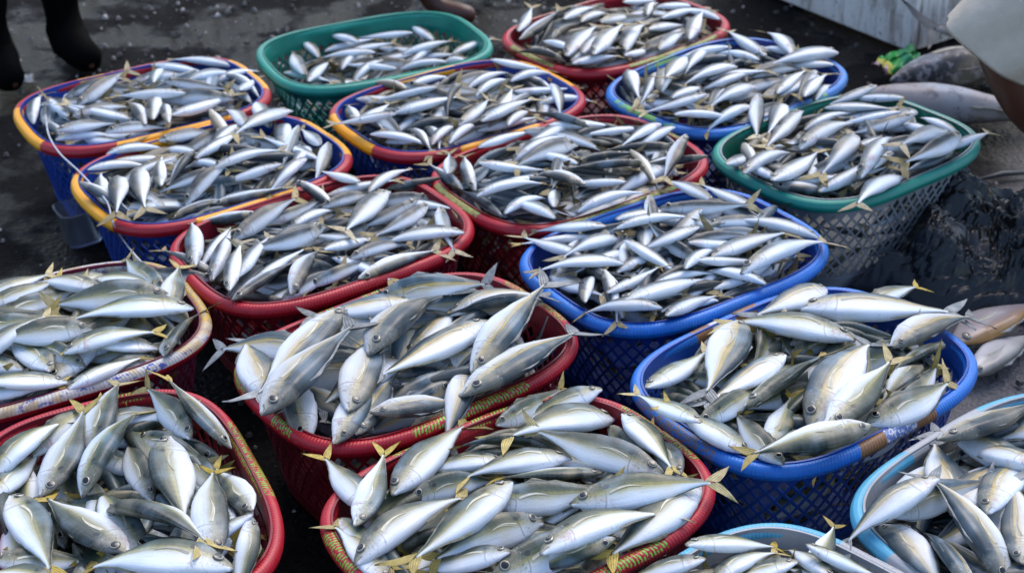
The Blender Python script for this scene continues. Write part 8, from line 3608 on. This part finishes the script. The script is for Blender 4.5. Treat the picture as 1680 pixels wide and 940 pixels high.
edges = [(0, 1), (1, 2), (2, 3), (3, 4), (4, 5), (0, 6), (6, 7), (7, 8), (8, 9), (9, 10), (0, 11), (11, 12), (12, 13), (13, 14), (14, 15), (12, 16), (16, 17), (17, 18), (18, 19), (12, 20), (20, 21), (21, 22), (22, 23)]
radii = [(.14, .11), .090, .060, .056, .038, .034, .092, .062, .058, .038, .034, (.135, .10), (.15, .11), .06, .085, .07, .055, .042, .032, .028, .055, .042, .032, .028]
pr = person('person in beige shorts with one bare brown knee, standing beside the large fish', place, joints, radii, edges, J(.10, .09, 1.53), (-1, -.1, -.2))
rings = []
a0, a1 = Vector(joints[1]), Vector(joints[2])
d = (a0 - a1).normalized()
for i in range(7):
    f = i / 6
    rings.append((a1 + d * (-.035 + f * .36) + Vector((-.004, 0, 0)), d, .118 + .016 * f, .108 + .015 * f))
cloth_tube('shorts_leg', rings, BEIGE, pr, folds=.010)
a0, a1 = Vector(joints[6]), Vector(joints[7])
d = (a0 - a1).normalized()
rings = [(a1 + d * (.04 + i / 6 * .30), d, .115, .105) for i in range(7)]
cloth_tube('shorts_leg', rings, BEIGE, pr)
cloth_tube('shorts_seat', [(Vector(joints[0]) + Vector((0.01, 0, z)), (0, 0, 1), .17, .19) for z in (-.06, -.01, .05, .10, .15)], BEIGE, pr)
cloth_tube('shirt', [(Vector(joints[0]) * (1 - f) + Vector(joints[12]) * f + Vector((0, 0, .06)), (0, 0, 1), .165 + .02 * f, .19 + .02 * f) for f in (.2, .4, .6, .8, 1.0)], GREYC, pr)


def standing(label, foot, yaw, trouser, shoe, bare):
    """A person standing with the feet at the given place; only the lower legs reach into the picture."""
    root = thing('person', label, 'person', foot, yaw)
    Jt = [(0, 0, .92), (.0, .10, .84), (.02, .11, .48), (0, .11, .09), (.05, .11, .045), (.17, .12, .03),
          (.0, -.10, .84), (.02, -.11, .48), (0, -.11, .09), (.05, -.11, .045), (.17, -.12, .03),
          (0, 0, 1.12), (0, 0, 1.34), (.01, 0, 1.47), (.03, 0, 1.56), (.02, 0, 1.68),
          (0, .20, 1.42), (-.01, .25, 1.14), (.06, .25, .90), (.08, .25, .82), (0, -.20, 1.42), (-.01, -.25, 1.14), (.06, -.25, .90), (.08, -.25, .82)]
    Ed = [(0, 1), (1, 2), (2, 3), (3, 4), (4, 5), (0, 6), (6, 7), (7, 8), (8, 9), (9, 10), (0, 11), (11, 12), (12, 13), (13, 14), (14, 15), (12, 16), (16, 17), (17, 18), (18, 19), (12, 20), (20, 21), (21, 22), (22, 23)]
    Rd = [(.13, .11), .09, .06, .036, .038, .032, .09, .06, .036, .038, .032, (.13, .10), (.15, .11), .055, .085, .075, .05, .04, .03, .028, .05, .04, .03, .028]
    Jt = [Vector(q) for q in Jt]
    limb_mesh('body', Jt, Ed, Rd, SKINM, root)
    bm = bmesh.new()
    bmesh.ops.create_uvsphere(bm, u_segments=16, v_segments=10, radius=1.0)
    for v in bm.verts:
        v.co = Vector((v.co.x * .10, v.co.y * .088, v.co.z * .10))
    h = bm_obj('hair', bm, HAIRM, root, True)
    h.location = Vector((0, 0, 1.70))
    face_bits(root, Vector((.03, 0, 1.62)), (1, 0, 0), .085)
    for s in (1, -1):
        hem = .34 if not bare else .12
        cloth_tube('trouser_leg', [((.01 + .01 * f, s * (.11 - .01 * f), hem + f * (.86 - hem)), (0, 0, 1), .066 + .04 * f, .066 + .04 * f) for f in (0, .2, .4, .6, .8, 1.0)], trouser, root)
        if shoe is not None:
            # rubber boot: shaft, instep and toe in one mesh
            pts = [Vector((0, s * .11, .36)), Vector((0, s * .11, .22)), Vector((0.0, s * .11, .10)), Vector((.03, s * .11, .062)), Vector((.07, s * .115, .050)), Vector((.13, s * .12, .042)), Vector((.165, s * .12, .036))]
            Vx, Fx = tube(pts, [.066, .062, .058, .060, .052, .046, .026], 14)
            Vx = [Vector((v.x, v.y, max(v.z, .004))) for v in Vx]
            mesh_obj('boot', Vx, Fx, shoe, root)
    cloth_tube('shirt', [((0, 0, z), (0, 0, 1), .135, .18) for z in (.86, 1.0, 1.15, 1.3, 1.42)], trouser, root)
    return root


standing('person in black trousers and black rubber boots behind the far left basket', unproj(58, 112, 0), R(-55), DARKC, BLACKC, False)
standing('barefoot person in dark trousers standing behind the teal basket', unproj(715, 16, 0), R(-15), DARKC, None, True)
